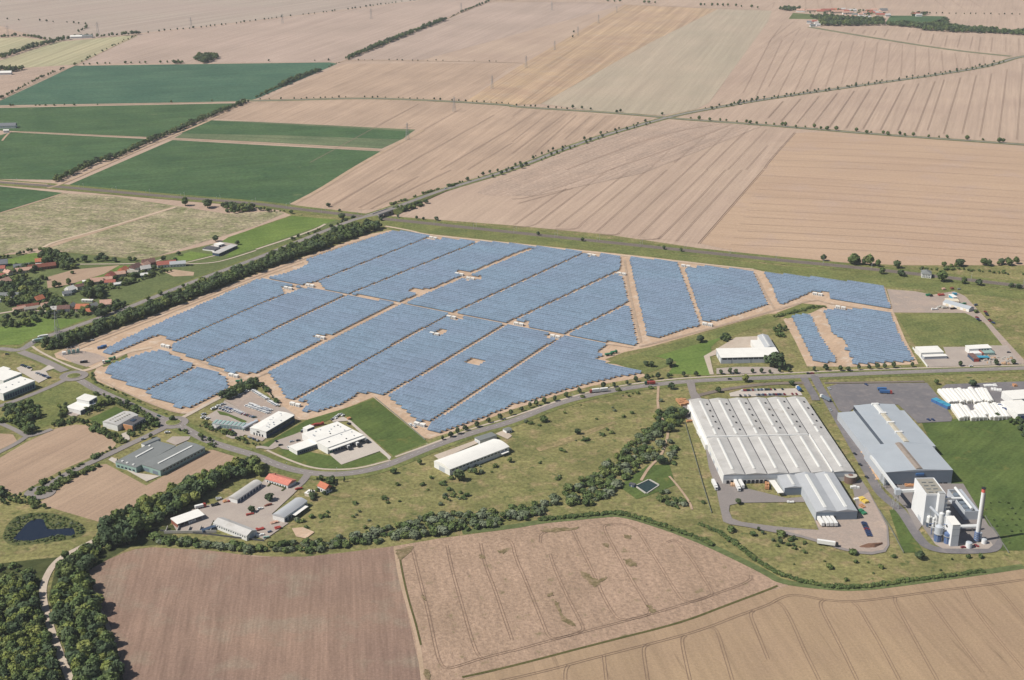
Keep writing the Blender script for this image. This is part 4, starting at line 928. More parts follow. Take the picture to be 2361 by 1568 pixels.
m = MB(); m.prism([(x0 - .02, 7.51), (lx - .2, 7.51), (lx - .2, 7.75), (x0 - .02, 8.8)], max(ly0, d + .1) - .1, ly1 + .2, 'y'); m.build('aisle_roof', 'm_roof_steel', e)
m = MB(); m.box(x1 + 1.2, x1 + 6.5, d + .1, d2 - 9, 0, 10.0); m.build('east_aisle', 'm_wall_grey', e)
m = MB(); m.box(x1 + .9, x1 + 6.8, d + .1, d2 - 8.8, 10.01, 10.4); m.build('aisle_roof', 'm_roof_steel', e)
rc = w * .5
xr = (x0 + x1) / 2
m = MB(); m.prism([(rc + 3.0, 14.2), (rc - 3.0, 14.2), (rc - 2.7, 15.6), (rc, 16.2), (rc + 2.7, 15.6)], .5, d * .98, 'y'); m.build('ridge_vent', 'm_rust', e)
for k in range(4):
    y0 = d + 2 + (d2 - d - 3) * k / 4; y1 = y0 + (d2 - d - 3) / 4 - 2.5
    m = MB(); m.prism([(xr + 2.4, 14.1), (xr - 2.4, 14.1), (xr - 2.2, 15.2), (xr, 15.6), (xr + 2.2, 15.2)], y0, y1, 'y'); m.build('ridge_light', 'm_skylight_old' if k != 3 else 'm_sky_light', e)
    m = MB(); m.box(xr - 3.4, xr + 3.4, y1 + .1, y1 + 2.3, 14.0, 15.9); m.build('ridge_vent', 'm_white', e)
x, y = local(T(3, 2, 1400, 1245), 6.0)
m = MB(); m.box(w * .45, w * .57, -1.2, -.1, 9.5, 11.4); m.build('sign_panel', 'm_blue', e)

# --- white hall on the north side of the street, with a cross wing
e, w, d = place('street_hall', 'long white hall with window band below the eaves and a large tree at its corner', Q1(495, 662), Q1(1660, 635), Q1(430, 500), 7.0)
body(e, w, d, 7.0, 'm_wall_grey', 'm_white_roof', 'shed', 1.2, .4)
windows(e, 'f', 1, w - 1, 11, 4.6, 6.5, w, d, fill=.86)
windows(e, 'f', 1, w - 1, 3, .2, 4.2, w, d, 'm_wall_blue', 'downpipe', .02, .2)
windows(e, 'l', 2, d - 2, 2, .2, 4, w, d, 'm_wall_white', 'gate', .5)
e, w, d = place('street_hall_wing', 'white double-gabled cross wing behind the hall with the window band', Q1(1160, 470), Q1(1560, 465), Q1(1245, 225), 6.5)
body(e, w * .47, d * .62, 6.4, 'm_wall_white', 'm_white_roof', 'flat')
m = MB(); m.box(w * .48, w, 0, d, 0, 6.5); m.build('wall', 'm_wall_white', e)
m = MB(); roof_geo(m, 'gy', w * .52, d, 6.51, 2.0, .2, w * .48); m.build('roof', 'm_roof_grey', e)
m = MB(); m.box(w * .66, w * .70, d * .05, d * .9, 7.6, 8.6); m.build('skylight', 'm_sky_light', e)

# --- white barrel-roofed hall by the street bend
e, w, d = place('barrel_hall', 'long white hall with a barrel roof standing alone in the rough meadow', T(1, 2, 1787, 1195), T(1, 2, 2335, 985), T(1, 2, 1678, 1105), 6.0)
body(e, w, d, 6.0, 'm_wall_white', 'm_white_roof', 'bx', 2.2)
windows(e, 'f', 2, w - 2, 16, 3.8, 5.0, w, d, fill=.7)
windows(e, 'l', d * .3, d * .7, 1, .1, 4.5, w, d, 'm_wall_grey', 'gate', .9)
m = MB(); m.box(w * .84, w * .96, -3.2, -.1, 2.9, 3.2); m.build('canopy', 'm_white_roof', e)
e, w, d = place('store_shed', 'grey flat store shed behind the barrel-roofed hall', T(1, 2, 2065, 930), T(1, 2, 2220, 880), T(1, 2, 2055, 890), 4.0)
body(e, w, d, 4.0, 'm_wall_white', 'm_roof_felt', 'flat')
windows(e, 'l', .5, d - .5, 2, .1, 2.6, w, d, 'm_wall_grey', 'gate', .7)
e, w, d = place('gate_cabin', 'tiny white cabin on a concrete pad by the street', T(1, 2, 2310, 840), T(1, 2, 2361, 825), T(1, 2, 2305, 812), 3.0)
body(e, w, d, 3.0, 'm_wall_white', 'm_roof_felt', 'gx', 1.0)
windows(e, 'f', .5, w - .5, 2, .9, 2.1, w, d)

# --- white logistics building with dock canopy
e, w, d = place('logistics_hall', 'white flat-roofed logistics hall with lorries backed under its dock canopy', Q8(1090, 940), Q8(1790, 690), Q8(720, 620), 6.5)
body(e, w, d, 6.5, 'm_wall_white', 'm_white_roof', 'flat', ov=.15)
m = MB(); m.box(0, w, -4.2, -.1, 5.3, 5.9); m.build('dock_canopy', 'm_white_roof', e)
windows(e, 'f', w * .04, w * .96, 12, .2, 4.6, w, d, 'm_wall_navy', 'dock_door', .72, .25)
m = MB(); m.box(0, w, d * .42, d * .42 + .5, 6.86, 7.2); m.build('roof_seam', 'm_roof_grey', e)
for i in range(16):
    xx, yy = random.uniform(4, w - 4), random.uniform(3, d - 3)
    m = MB(); m.box(xx, xx + 1, yy, yy + 1, 6.86, 7.5); m.build('roof_vent', 'm_wall_grey' if i % 4 else 'm_dark', e)
e, w, d = place('office_wing', 'low white office wing with a ribbon of windows beside the logistics hall', Q8(490, 1000), Q8(1000, 820), Q8(395, 890), 4.5)
body(e, w, d, 4.5, 'm_wall_white', 'm_white_roof', 'flat', ov=.3)
m = MB(); m.box(.3, w - .3, -.05, -.004, .3, 4.2); m.build('front_cladding', 'm_wall_blue', e)
windows(e, 'f', w * .1, w * .9, 11, 1.0, 2.6, w, d, fill=.7, depth=.12)
e, w, d = place('plant_room', 'white cube with a blue side standing behind the logistics hall', Q8(690, 580), Q8(830, 520), Q8(640, 530), 6.0)
body(e, w, d, 6.0, 'm_wall_white', 'm_white_roof', 'flat', ov=.05)
m = MB(); m.box(.1, w - .1, -.06, -.004, .1, 5.8); m.build('front_cladding', 'm_wall_navy', e)

# --- dealership: white hall with dark glazed side, low light-blue showroom
e, w, d = place('dealership_hall', 'white-roofed car dealership hall with a dark navy glazed long side', P6(1295, 1095), P6(1850, 770), P6(960, 1025), 7.0)
body(e, w, d, 7.0, 'm_wall_white', 'm_white_roof', 'gx', 1.0)
m = MB(); m.box(.05, w - .05, -.06, -.004, .1, 6.9); m.build('glazed_side', 'm_wall_navy', e)
windows(e, 'f', 1, w - 1, 9, 3.6, 5.6, w, d, fill=.9, depth=.14)
windows(e, 'l', 3, d - 3, 4, .2, 3.2, w, d, 'm_dark', 'shop_window', .5)
windows(e, 'l', d * .35, d * .65, 1, 4.0, 5.6, w, d, 'm_dark', 'shop_window', .6)
for i in range(14):
    xx, yy = random.uniform(4, w - 4), random.uniform(2, d - 2)
    m = MB(); m.box(xx, xx + .9, yy, yy + .9, 7.2, 8.3); m.build('roof_vent', 'm_wall_grey', e)
e, w, d = place('showroom', 'low pale blue showroom with a ribbed roof between rows of parked cars', P6(860, 1000), P6(935, 930), P6(385, 800), 4.0)
body(e, w, d, 4.0, 'm_wall_green', 'm_roof_grey', 'flat')
windows(e, 'l', 2, d - 2, 9, .8, 2.8, w, d, 'm_wall_blue', 'shop_window', .7)
for i in range(8):
    m = MB(); m.box(.4, w - .4, d * (i + .3) / 8, d * (i + .3) / 8 + 2.2, 4.36, 4.8); m.build('roof_light', 'm_wall_green', e)
e, w, d = place('dealership_canopy', 'light blue sign gantry spanning from the showroom towards the hall', P6(865, 1010), P6(1145, 865), P6(850, 985), 5.0, 'canopy')
m = MB(); m.box(0, w, 0, 3.2, 3.6, 5.0); m.build('fascia', 'm_wall_grey', e)
for xx in (.4, w * .33, w * .66, w - .4):
    m = MB(); m.box(xx - .2, xx + .2, 1.4, 1.8, 0, 3.6); m.build('post', 'm_wall_navy', e)
e, w, d = place('sales_cabin', 'small white cabin with a hipped roof among shrubs by the showroom', P6(310, 1015), P6(388, 965), P6(232, 965), 3.0)
body(e, w, d, 3.0, 'm_wall_white', 'm_roof_light', 'hip', 1.2, .3)
windows(e, 'f', .5, w - .5, 2, .9, 2.1, w, d)

# --- white twin halls at the western roundabout
e, w, d = place('west_hall', 'long white-roofed hall with green glazed side next to the roundabout', Q5(60, 1130), Q5(680, 880), Q5(-130, 1010), 8.0)
body(e, w, d, 8.0, 'm_wall_white', 'm_white_roof', 'flat', ov=.3)
m = MB(); m.box(.05, w - .05, -.06, -.004, .1, 6.6); m.build('glazed_side', 'm_wall_green', e)
windows(e, 'f', 1, w - 1, 12, 1, 5.2, w, d, 'm_wall_navy', 'window', .8, .14)
for i in range(5):
    m = MB(); m.box(w * (i + .4) / 5, w * (i + .4) / 5 + 1.6, d * .45, d * .45 + 1.2, 8.35, 8.8); m.build('roof_light', 'm_roof_grey', e)
e, w, d = place('rear_hall', 'white-roofed hall in the second row behind the green glazed hall', Q5(65, 880), Q5(425, 735), Q5(-130, 770), 8.0)
body(e, w, d, 8.0, 'm_wall_white', 'm_white_roof', 'flat', ov=.3)
m = MB(); m.box(.05, w - .05, -.06, -.004, .1, 7.0); m.build('glazed_side', 'm_wall_green', e)
windows(e, 'f', 1, w - 1, 8, 1, 3.2, w, d, fill=.8, depth=.14)
e, w, d = place('back_hall', 'small white-roofed hall partly hidden behind the second white hall', Q5(0, 720), Q5(205, 640), Q5(-60, 650), 7.0)
body(e, w, d, 7.0, 'm_wall_white', 'm_white_roof', 'flat', ov=.2)
windows(e, 'f', 1, w - 1, 4, 1, 3, w, d)

# --- white office house with a raised block
e, w, d = place('office_house', 'white office house with low wing and raised square block beside hedges', Q5(1575, 1470), Q5(1880, 1320), Q5(1345, 1370), 4.5)
body(e, w, d, 4.5, 'm_wall_white', 'm_white_roof', 'flat', ov=.2)
m = MB(); m.box(.1, w - .1, -.06, -.004, .1, 4.2); m.build('front_cladding', 'm_wall_blue', e)
windows(e, 'f', .5, w - .5, 5, 1.0, 3.0, w, d, depth=.14)
e2, w2, d2_ = place('office_block', 'raised white office block with glazed corner above the low white wing', Q5(1740, 1280), Q5(1900, 1190), Q5(1560, 1205), 8.5)
body(e2, w2, d2_, 8.5, 'm_wall_white', 'm_white_roof', 'shed', .9, .3)
windows(e2, 'f', .5, w2 - .5, 2, 4.9, 7.6, w2, d2_, 'm_wall_navy', 'window', .8, .14)
windows(e2, 'r', .5, d2_ - .5, 3, 4.9, 7.6, w2, d2_)
# --- cream hall with dark annex
e, w, d = place('cream_hall', 'cream ribbed-roof hall with a rounded end beside a dark office cube', T(0, 2, 1082, 790), T(0, 2, 1275, 692), T(0, 2, 980, 738), 6.0)
body(e, w, d, 6.0, 'm_wall_white', 'm_roof_light', 'bx', 1.4, .2)
for i in range(7):
    for yy in (.3, .62):
        m = MB(); m.box(w * (i + 1) / 9, w * (i + 1) / 9 + 1.4, d * yy, d * yy + 1.6, 7.0, 7.9); m.build('roof_light', 'm_roof_gravel', e)
e, w, d = place('office_cube', 'dark-roofed office cube with an orange entrance attached to the cream hall', T(0, 2, 1228, 785), T(0, 2, 1340, 722), T(0, 2, 1150, 755), 6.5)
body(e, w, d, 6.5, 'm_wall_blue', 'm_roof_dark', 'flat', ov=.1)
windows(e, 'f', .5, w - .5, 4, 3.8, 5.6, w, d); windows(e, 'f', .5, w - .5, 4, .8, 2.6, w, d)
m = MB(); m.box(-.9, -.01, .6, d - .6, 0, 5.6); m.build('entrance', 'm_orange', e)
m = MB(); m.box(w * .3, w * .6, d * .35, d * .7, 6.86, 7.5); m.build('rooflight', 'm_glass', e)
# --- grey felt-roofed works
e, w, d = place('grey_works', 'grey felt-roofed works building with two long skylight strips', T(0, 2, 1478, 1205), T(0, 2, 1890, 990), T(0, 2, 1322, 1138), 5.5)
body(e, w, d, 5.5, 'm_wall_green', 'm_roof_felt', 'gx', 1.1, .2)
m = MB(); m.box(w * .14, w * .9, d * .40, d * .40 + 1.8, 6.2, 7.0); m.build('skylight', 'm_sky_light', e)
windows(e, 'l', 1, d - 1, 2, .1, 3.6, w, d, 'm_wall_blue', 'gate', .6)
windows(e, 'f', 2, w - 2, 12, 3.0, 4.4, w, d, fill=.6)
e, w, d = place('grey_works_wing', 'grey flat wing of the felt-roofed works with small square rooflights', T(0, 2, 1255, 1178), T(0, 2, 1620, 978), T(0, 2, 1100, 1105), 5.3)
body(e, w, d, 5.3, 'm_wall_green', 'm_roof_felt', 'flat', ov=.2)
m = MB(); m.box(w * .30, w * .72, d * .55, d * .55 + 1.8, 5.7, 6.4); m.build('skylight', 'm_sky_light', e)
for xx, yy in ((.04, .2), (.04, .5), (.05, .75), (.75, .8)):
    m = MB(); m.box(w * xx, w * xx + 1.8, d * yy, d * yy + 1.8, 5.66, 6.3); m.build('rooflight', 'm_sky_light', e)
windows(e, 'l', 1, d - 1, 5, 1.0, 2.8, w, d)
e, w, d = place('works_office', 'white office block at the back corner of the grey works', T(0, 2, 1335, 970), T(0, 2, 1480, 910), T(0, 2, 1330, 945), 6.2)
body(e, w, d, 6.2, 'm_wall_white', 'm_roof_felt', 'flat', ov=.1)
windows(e, 'f', .5, w - .5, 5, 3.6, 5.0, w, d)

# --- contractors' yard
e, w, d = place('machine_barn', 'white barn with a dark open bay front on the contractors yard', P8(1137, 467), P8(1502, 217), P8(1017, 432), 4.5)
body(e, w, d, 4.5, 'm_wall_white', 'm_roof_light', 'bx', 1.6, .3)
windows(e, 'f', .5, w - .5, 8, .2, 3.6, w, d, 'm_wall_navy', 'bay_door', .75)
e, w, d = place('red_roof_office', 'long white office with salmon tiled roof at the yard entrance', P8(1555, 160), P8(1882, 258), P8(1610, 62), 3.6)
body(e, w, d, 3.6, 'm_wall_white', 'm_tile_salmon', 'gx', 2.6, .5)
windows(e, 'f', .8, w - .8, 8, .9, 2.4, w, d, fill=.5)
m = MB(); m.box(w * .2, w * .2 + .8, d * .6, d * .6 + .8, 4.5, 7.4); m.build('chimney', 'm_wall_brick', e)
e, w, d = place('canopy_barn', 'white barn with pale ribbed roof and a white lean-to canopy', P8(1832, 735), P8(2172, 490), P8(1657, 692), 5.0)
body(e, w, d, 5.0, 'm_wall_white', 'm_roof_grey', 'bx', 1.8, .3)
windows(e, 'f', .5, w - .5, 7, .3, 3.6, w, d, 'm_wall_navy', 'bay_door', .75)
m = MB(); m.box(w * .3, w * .85, -4.5, -.1, 3.3, 3.6); m.build('canopy', 'm_white_roof', e)
e, w, d = place('gable_barn', 'white gabled barn with grey far slope along the yard fence', P8(785, 815), P8(1278, 1005), P8(895, 718), 4.6)
body(e, w, d, 4.6, 'm_wall_white', 'm_roof_light', 'gx', 2.6, .3)
windows(e, 'f', .8, w - .8, 14, 2.6, 3.8, w, d, fill=.5)
windows(e, 'r', d * .3, d * .7, 1, .1, 4, w, d, 'm_wall_grey', 'gate', .9)
e, w, d = place('open_shed', 'white-roofed open shed sheltering round tanks on the yard', P8(258, 828), P8(655, 690), P8(165, 752), 4.4)
m = MB(); m.box(0, w, d - .3, d, 0, 4.3); m.build('back_wall', 'm_wall_brick', e)
m = MB(); m.box(0, .3, 0, d - .31, 0, 4.3); m.build('side_wall', 'm_wall_brick', e)
m = MB(); roof_geo(m, 'shed', w, d, 4.32, .9, .3); m.build('roof', 'm_white_roof', e)
for i in range(6):
    m = MB(); m.box(w * (i + .5) / 6 - .12, w * (i + .5) / 6 + .12, .1, .34, 0, 4.3); m.build('post', 'm_galv', e)
for i in range(4):
    x, y = G(P8(430 + i * 30, 830 - i * 12))
    t = empty('round_tank', (x, y, ZR), 0, 'small white round tank standing in front of the open shed', 'tank', 'white tanks at the open shed')
    m = MB(); m.cyl(0, 0, 0, 2.0, .9, n=14); m.build('shell', 'm_white', t); m = MB(); m.cyl(0, 0, 2.0, 2.5, .9, .3, n=14); m.build('lid', 'm_wall_grey', t)
x, y = G(P8(460, 940))
e = empty('bunker_silo', (x, y, ZR), math.radians(2), 'open concrete bunker silo with dividing walls beside the yard fence', 'silo')
for i in range(5):
    m = MB(); m.box(-20 + i * 9, -19.6 + i * 9, -3, 6, 0, 2.2); m.build('divider', 'm_concrete', e)
m = MB(); m.box(-21, 21, -3.5, -3.05, 0, 2.4); m.build('front_wall', 'm_concrete', e)
x, y = G(P8(720, 930)); a = math.radians(40)
e = empty('crate_stack', (x, y, ZR), a, 'dark green crate stack at the end of the bunker silo', 'crates')
for i in range(3):
    m = MB(); m.box(-6 + i * 4.1, -2.2 + i * 4.1, -2, 2, 0, 2.4); m.build('crate', 'm_wall_navy', e)
e, w, d = place('garden_house', 'small house with orange tiled roof among conifers by the junction', T(1, 2, 567, 1345), T(1, 2, 640, 1378), T(1, 2, 590, 1300), 4.5)
body(e, w, d, 4.5, 'm_wall_white', 'm_tile_orange', 'gx', 3.2, .5)
windows(e, 'f', .8, w - .8, 3, 1.2, 2.8, w, d); windows(e, 'r', 1, d - 1, 2, 1.2, 2.8, w, d)
m = MB(); m.box(w * .5, w * .5 + .7, d * .6, d * .6 + .7, 6, 8.3); m.build('chimney', 'm_wall_brick', e)
e, w, d = place('garden_shed', 'flat white garden shed beside the small orange-roofed house', T(1, 2, 500, 1425), T(1, 2, 542, 1393), T(1, 2, 460, 1403), 2.8)
body(e, w, d, 2.8, 'm_wall_beige', 'm_white_roof', 'flat')
windows(e, 'f', .4, w - .4, 2, .2, 2.1, w, d, 'm_dark', 'door', .5)

# --- halls at the eastern street
e, w, d = place('east_hall', 'bright white-roofed hall with a lower lean-to roof in front', Q2(405, 322), Q2(830, 305), Q2(310, 215), 6.0)
body(e, w, d, 6.0, 'm_wall_white', 'm_white_roof', 'shed', .8)
m = MB(); m.box(1, w + 2, -6.5, -.2, 3.6, 4.0); m.build('lean_to_roof', 'm_white_roof', e)
m = MB(); m.box(1.2, w + 1.8, -6.2, -.1, 0, 3.59); m.build('lean_to_wall', 'm_wall_grey', e)
e, w, d = place('workshop', 'white workshop with glazed flat annex and red entrance on the concrete yard', Q2(1320, 250), Q2(1745, 228), Q2(1268, 190), 6.0)
body(e, w, d, 6.0, 'm_wall_white', 'm_white_roof', 'shed', .8)
m = MB(); m.box(w * .02, w * .5, -7.5, -.1, 0, 3.6); m.build('annex', 'm_white', e)
m = MB(); m.box(w * .52, w * 1.02, -7.5, -.1, 0, 3.6); m.build('glazed_annex', 'm_wall_green', e)
m = MB(); m.box(w * .43, w * .515, -7.9, -.2, 0, 3.9); m.build('entrance', 'm_tile_red', e)
windows(e, 'f', w * .4, w * .9, 4, 4, 5.2, w, d)
x, y = G(Q2(1390, 450))
e = empty('red_store', (x, y, ZR), math.radians(95), 'dark store container with a bright red end on the concrete yard', 'container')
m = MB(); m.box(-8, 8, -3, 3, 0, 3.6); m.build('body', 'm_wall_navy', e)
m = MB(); m.box(-8.2, 8.2, -3.2, 3.2, 3.6, 3.9); m.build('roof', 'm_tile_brown', e)
m = MB(); m.box(-8.4, -8.21, -2.8, 2.8, .2, 3.4); m.build('end_panel', 'm_red', e)
x, y = G(Q2(1540, 450))
e = empty('blue_shelter', (x, y, ZR), 0, 'low blue canopy shelter beside the stacked stone pallets', 'canopy')
m = MB(); m.box(-8, 8, -3, 3, 2.8, 3.1); m.build('roof', 'm_cyan', e)
for xx in (-7, -2.4, 2.4, 7):
    m = MB(); m.box(xx - .1, xx + .1, -2.6, -2.4, 0, 2.8); m.build('post', 'm_galv', e)
for i in range(44):
    x, y = G(Q2(random.uniform(1590, 2130), random.uniform(395, 545)))
    m = MB(); hh = random.uniform(.9, 1.7); m.box(-1.1, 1.1, -1.1, 1.1, 0, hh); m.box(-.9, .5, -.8, .9, hh, hh + .4)
    o = m.build('stone_pallet', 'm_concrete' if i % 3 else 'm_wood'); o.location = (x, y, ZR); o.rotation_euler[2] = random.uniform(-.3, .3)
    tag(o, 'pallet of pale stone slabs in the crowded stock yard', 'pallet', 'stone pallets in the stock yard')
# white wrapped storage stacks: two banks of long white tents
def white_stack(A, B, wid, h, k):
    A = lerp2(A, B, random.choice((0, 0, .04, .1, .2))); B = lerp2(B, A, random.choice((0, 0, .05, .12))); h = h * random.uniform(.82, 1.06)
    a, b = G(A, h), G(B, h)
    L = math.hypot(b[0] - a[0], b[1] - a[1]); ang = math.atan2(b[1] - a[1], b[0] - a[0])
    e = empty('storage_tent', (a[0], a[1], ZR), ang, 'long white storage tent in the tight bank beside the asphalt lot', 'tent', 'white storage tents in tight banks')
    m = MB(); m.prism([(-wid / 2, 0), (wid / 2, 0), (wid / 2, h - .9), (wid * .2, h), (-wid * .2, h), (-wid / 2, h - .9)], 0, L); m.build('cover', 'm_white_roof', e)
    m = MB(); m.box(-.12, -.01, -wid * .33, wid * .33, .2, h - 1.0); m.build('end_flap', 'm_roof_gravel', e)
for k in range(9):
    t = k / 8.0
    white_stack(lerp2(Q2(985, 1250), Q2(1540, 1245), t), lerp2(Q2(760, 1010), Q2(1340, 975), t), 5.2, 4.2, k)
for k in range(4):
    t = k / 3.0
    white_stack(lerp2(Q2(1620, 1240), Q2(1760, 1235), t), lerp2(Q2(1450, 985), Q2(1600, 965), t), 4.2, 3.8, k)
for k in range(13):
    t = k / 12.0
    if 4 <= k <= 5: s0 = .45
    else: s0 = 0
    top = lerp2(Q2(1000, 1300), Q2(1860, 1250), t); bot = lerp2(Q2(1190, 1565), Q2(2060, 1530), t)
    white_stack(bot, lerp2(top, bot, s0), 5.2, 4.2, k)
x, y = G(Q2(790, 1320))
e = empty('blue_hoarding_stack', (x, y, ZR), math.radians(118), 'long blue container stack at the edge of the empty asphalt lot', 'container')
for i in range(3):
    m = MB(); m.box(-11 + i * 7.4, -3.8 + i * 7.4, -3.4, 3.4, 0, 3.2); m.build('container', 'm_blue', e)
    m = MB(); m.box(-10.8 + i * 7.4, -4.0 + i * 7.4, -3.2, 3.2, 3.201, 3.3); m.build('lid', 'm_cyan', e)
e, w, d = place('white_works', 'white works building with big dark gate openings beside the storage tents', Q2(2145, 1210), Q2(2600, 1180), Q2(2110, 1040), 8.0)
body(e, w, d, 8.0, 'm_wall_white', 'm_white_roof', 'flat', ov=.2)
windows(e, 'f', w * .25, w * .9, 2, .2, 5, w, d, 'm_dark', 'gate', .7, .2)
e, w, d = place('white_annex', 'lower white annex in front of the works building with a blue gate', Q2(2240, 1490), Q2(2640, 1460), Q2(2130, 1230), 7.0)
body(e, w, d, 7.0, 'm_wall_white', 'm_white_roof', 'flat', ov=.2)
windows(e, 'f', w * .1, w * .9, 2, .2, 5, w, d, 'm_navy_cladding', 'gate', .7, .2)
# depot by the railway
e, w, d = place('depot_tent', 'long white depot tent on the gravel yard near the railway', Q7(1590, 720), Q7(1690, 680), Q7(1395, 455), 4.5)
m = MB(); roof_geo(m, 'gy', w, d, 3.6, 2.4, .05); m.build('roof', 'm_roof_steel', e)
m = MB(); m.box(0, w, 0, d, 0, 3.598); m.build('wall', 'm_white', e)
windows(e, 'l', 2, d - 2, 4, .2, 3, w, d, 'm_wall_cream', 'gate', .5)
e, w, d = place('site_office', 'white site office with cyan end in front of the depot tent', Q7(1280, 500), Q7(1360, 495), Q7(1270, 435), 3.2)
body(e, w, d, 3.2, 'm_wall_white', 'm_white_roof', 'flat'); windows(e, 'l', .3, d - .3, 1, .2, 3, w, d, 'm_cyan', 'gate', .9)
e, w, d = place('pallet_store', 'long beige sheeted stack on the gravel depot yard', Q7(1140, 570), Q7(1400, 580), Q7(1180, 520), 2.4, 'stack')
body(e, w, d, 2.4, 'm_wall_beige', 'm_wall_cream', 'flat', ov=.05)
e, w, d = place('signal_house', 'white railway building with a dark hipped roof beside the tracks', T(3, 1, 1418, 955), T(3, 1, 1508, 962), T(3, 1, 1440, 925), 6.0)
body(e, w, d, 6.0, 'm_wall_white', 'm_roof_felt', 'hip', 3.0, .4)
windows(e, 'f', 1, w - 1, 5, 1.2, 2.6, w, d); windows(e, 'f', 1, w - 1, 5, 3.6, 5.0, w, d)
# farm compound on the meadow
e, w, d = place('farm_compound', 'long low pale stable with a navy side on the bright meadow', T(0, 1, 2020, 772), T(0, 1, 2190, 695), T(0, 1, 1985, 752), 4.0)
body(e, w, d, 4.0, 'm_wall_navy', 'm_roof_light', 'flat')
windows(e, 'f', 1, w - 1, 8, 1.4, 3, w, d, fill=.6)
e, w, d = place('farm_shed', 'white-roofed shed inside the walled farm compound', T(0, 1, 2015, 695), T(0, 1, 2070, 680), T(0, 1, 2000, 675), 3.6)
body(e, w, d, 3.6, 'm_wall_white', 'm_white_roof', 'flat')
windows(e, 'f', .5, w - .5, 2, .2, 2.6, w, d, 'm_dark', 'door', .5)
e, w, d = place('manure_store', 'dark covered store inside the farm compound', T(0, 1, 1975, 740), T(0, 1, 2030, 715), T(0, 1, 1890, 715), 2.4)
body(e, w, d, 2.4, 'm_wall_white', 'm_roof_dark', 'flat'); windows(e, 'f', .5, w - .5, 3, .3, 1.8, w, d, 'm_dark', 'opening', .6)
sheet('paved_yard', TT(0, 1, 1885, 725, 2030, 665, 2200, 690, 2060, 775, 1980, 770), zr(), 'm_paving')
# ================================================================== power plant
def height_of(top, base):
    a, b = G(top), G(base)
    return CAM_H * (1 - math.hypot(*b) / math.hypot(*a))
paint('m_plant_white', C(236, 238, 240), .5, .3, .03, 8)
paint('m_plant_grey', C(190, 196, 204), .5, .3, .03, 8)
paint('m_red_faded', C(226, 112, 100), .6, .3)
paint('m_pipe', C(226, 228, 228), .4, .4, .04, 5)
paint('m_silo_blue', C(98, 122, 168), .5, .4, .15, 2)
hb = height_of(P5(440, 432), P5(350, 1055))
e, w, d = place('boiler_house', 'tall white boiler house with grey front and parapet roof at the power plant', P5(440, 432), P5(825, 425), P5(245, 115), hb)
m = MB(); m.box(0, w, 0, d, 0, hb - 1.2); m.build('wall', 'm_plant_white', e)
m = MB(); m.box(.05, w - .05, -.08, -.004, .3, hb - 1.4); m.build('front_cladding', 'm_plant_grey', e)
m = MB(); m.box(.5, w - .5, .5, d - .5, hb - 1.19, hb - .7); m.build('roof', 'm_roof_gravel', e)
for x0, x1, y0, y1 in ((0, w, 0, .5), (0, w, d - .5, d), (0, .5, .51, d - .51), (w - .5, w, .51, d - .51)):
    m = MB(); m.box(x0, x1, y0, y1, hb - 1.195, hb); m.build('parapet', 'm_plant_white', e)
for j in range(4):
    for i in range(2):
        m = MB(); m.box(w * (.2 + .36 * i), w * (.42 + .36 * i), d * (.12 + .2 * j), d * (.12 + .2 * j) + 1.0, hb - .69, hb - .1); m.build('roof_louvre', 'm_roof_felt', e)
windows(e, 'l', d * .1, d * .5, 1, .2, 4.5, w, d, 'm_plant_grey', 'gate', .6, .1)
e.rotation_euler[2] += 0
hs = hb + 1.5
e2 = empty('stair_tower', (0, 0, 0), e.rotation_euler[2], 'narrow white stair tower with steel railings against the boiler house', 'tower')
ca, sa = math.cos(e.rotation_euler[2]), math.sin(e.rotation_euler[2])
def off(root, x, y): return (root.location[0] + x * math.cos(root.rotation_euler[2]) - y * math.sin(root.rotation_euler[2]), root.location[1] + x * math.sin(root.rotation_euler[2]) + y * math.cos(root.rotation_euler[2]), root.location[2])
e2.location = off(e, w * .56, -2.6)
m = MB(); m.box(0, w * .30, -2.2, 2.5, 0, hs); m.build('shaft', 'm_plant_white', e2)
m = MB(); m.box(w * .30, w * .46, -1.5, 2.5, 0, hs - 3); m.build('lift_shaft', 'm_plant_grey', e2)
for i in range(7):
    m = MB(); m.box(w * .30 + .01, w * .62, -2.0, -1.6, hs * (i + .5) / 7.5, hs * (i + .5) / 7.5 + 1.1); m.build('railing', 'm_galv', e2)
m = MB(); m.box(.3, w * .28, -1.8, 2.1, hs + .01, hs + 1.1); m.build('rooftop_rail', 'm_galv', e2)
hc = height_of(P5(1195, 770), P5(1160, 948))
e, w, d = place('condenser_building', 'long grey open-topped condenser building crossed by a white pipe', P5(1195, 772), P5(1475, 765), P5(895, 340), hc)
for nm, x0, x1, y0, y1 in (('front_wall', 0, w, 0, .6), ('rear_wall', 0, w, d - .6, d), ('side_wall', 0, .6, .61, d - .61), ('side_wall', w - 2.2, w, .61, d - .61)):
    m = MB(); m.box(x0, x1, y0, y1, 0, hc); m.build(nm, 'm_plant_grey', e)
m = MB(); m.box(.61, w - 2.21, .61, d - .61, hc - 4, hc - 3); m.build('deck', 'm_roof_gravel', e)
for j in range(5):
    m = MB(); m.cyl(w * .45, d * (.12 + .18 * j), hc - 2.99, hc - 1.4, 3.0, n=18); m.build('fan', 'm_wall_blue', e)
m = MB(); m.bar((w * .56, d * .06, hc + .9), (w * .56, d * 1.02, hc + .9), 1.2, 12); m.build('steam_pipe', 'm_pipe', e)
m = MB(); m.bar((w * .55, d * .55, hc + .7), (-8, d * .55, hc + .7), 1.1, 12); m.build('steam_pipe', 'm_pipe', e)
hf = height_of(P5(1112, 1030), P5(1035, 1465))
e, w, d = place('filter_tower', 'white box-shaped filter tower with a bright flat roof beside the silos', P5(960, 1035), P5(1112, 1030), P5(862, 865), hf)
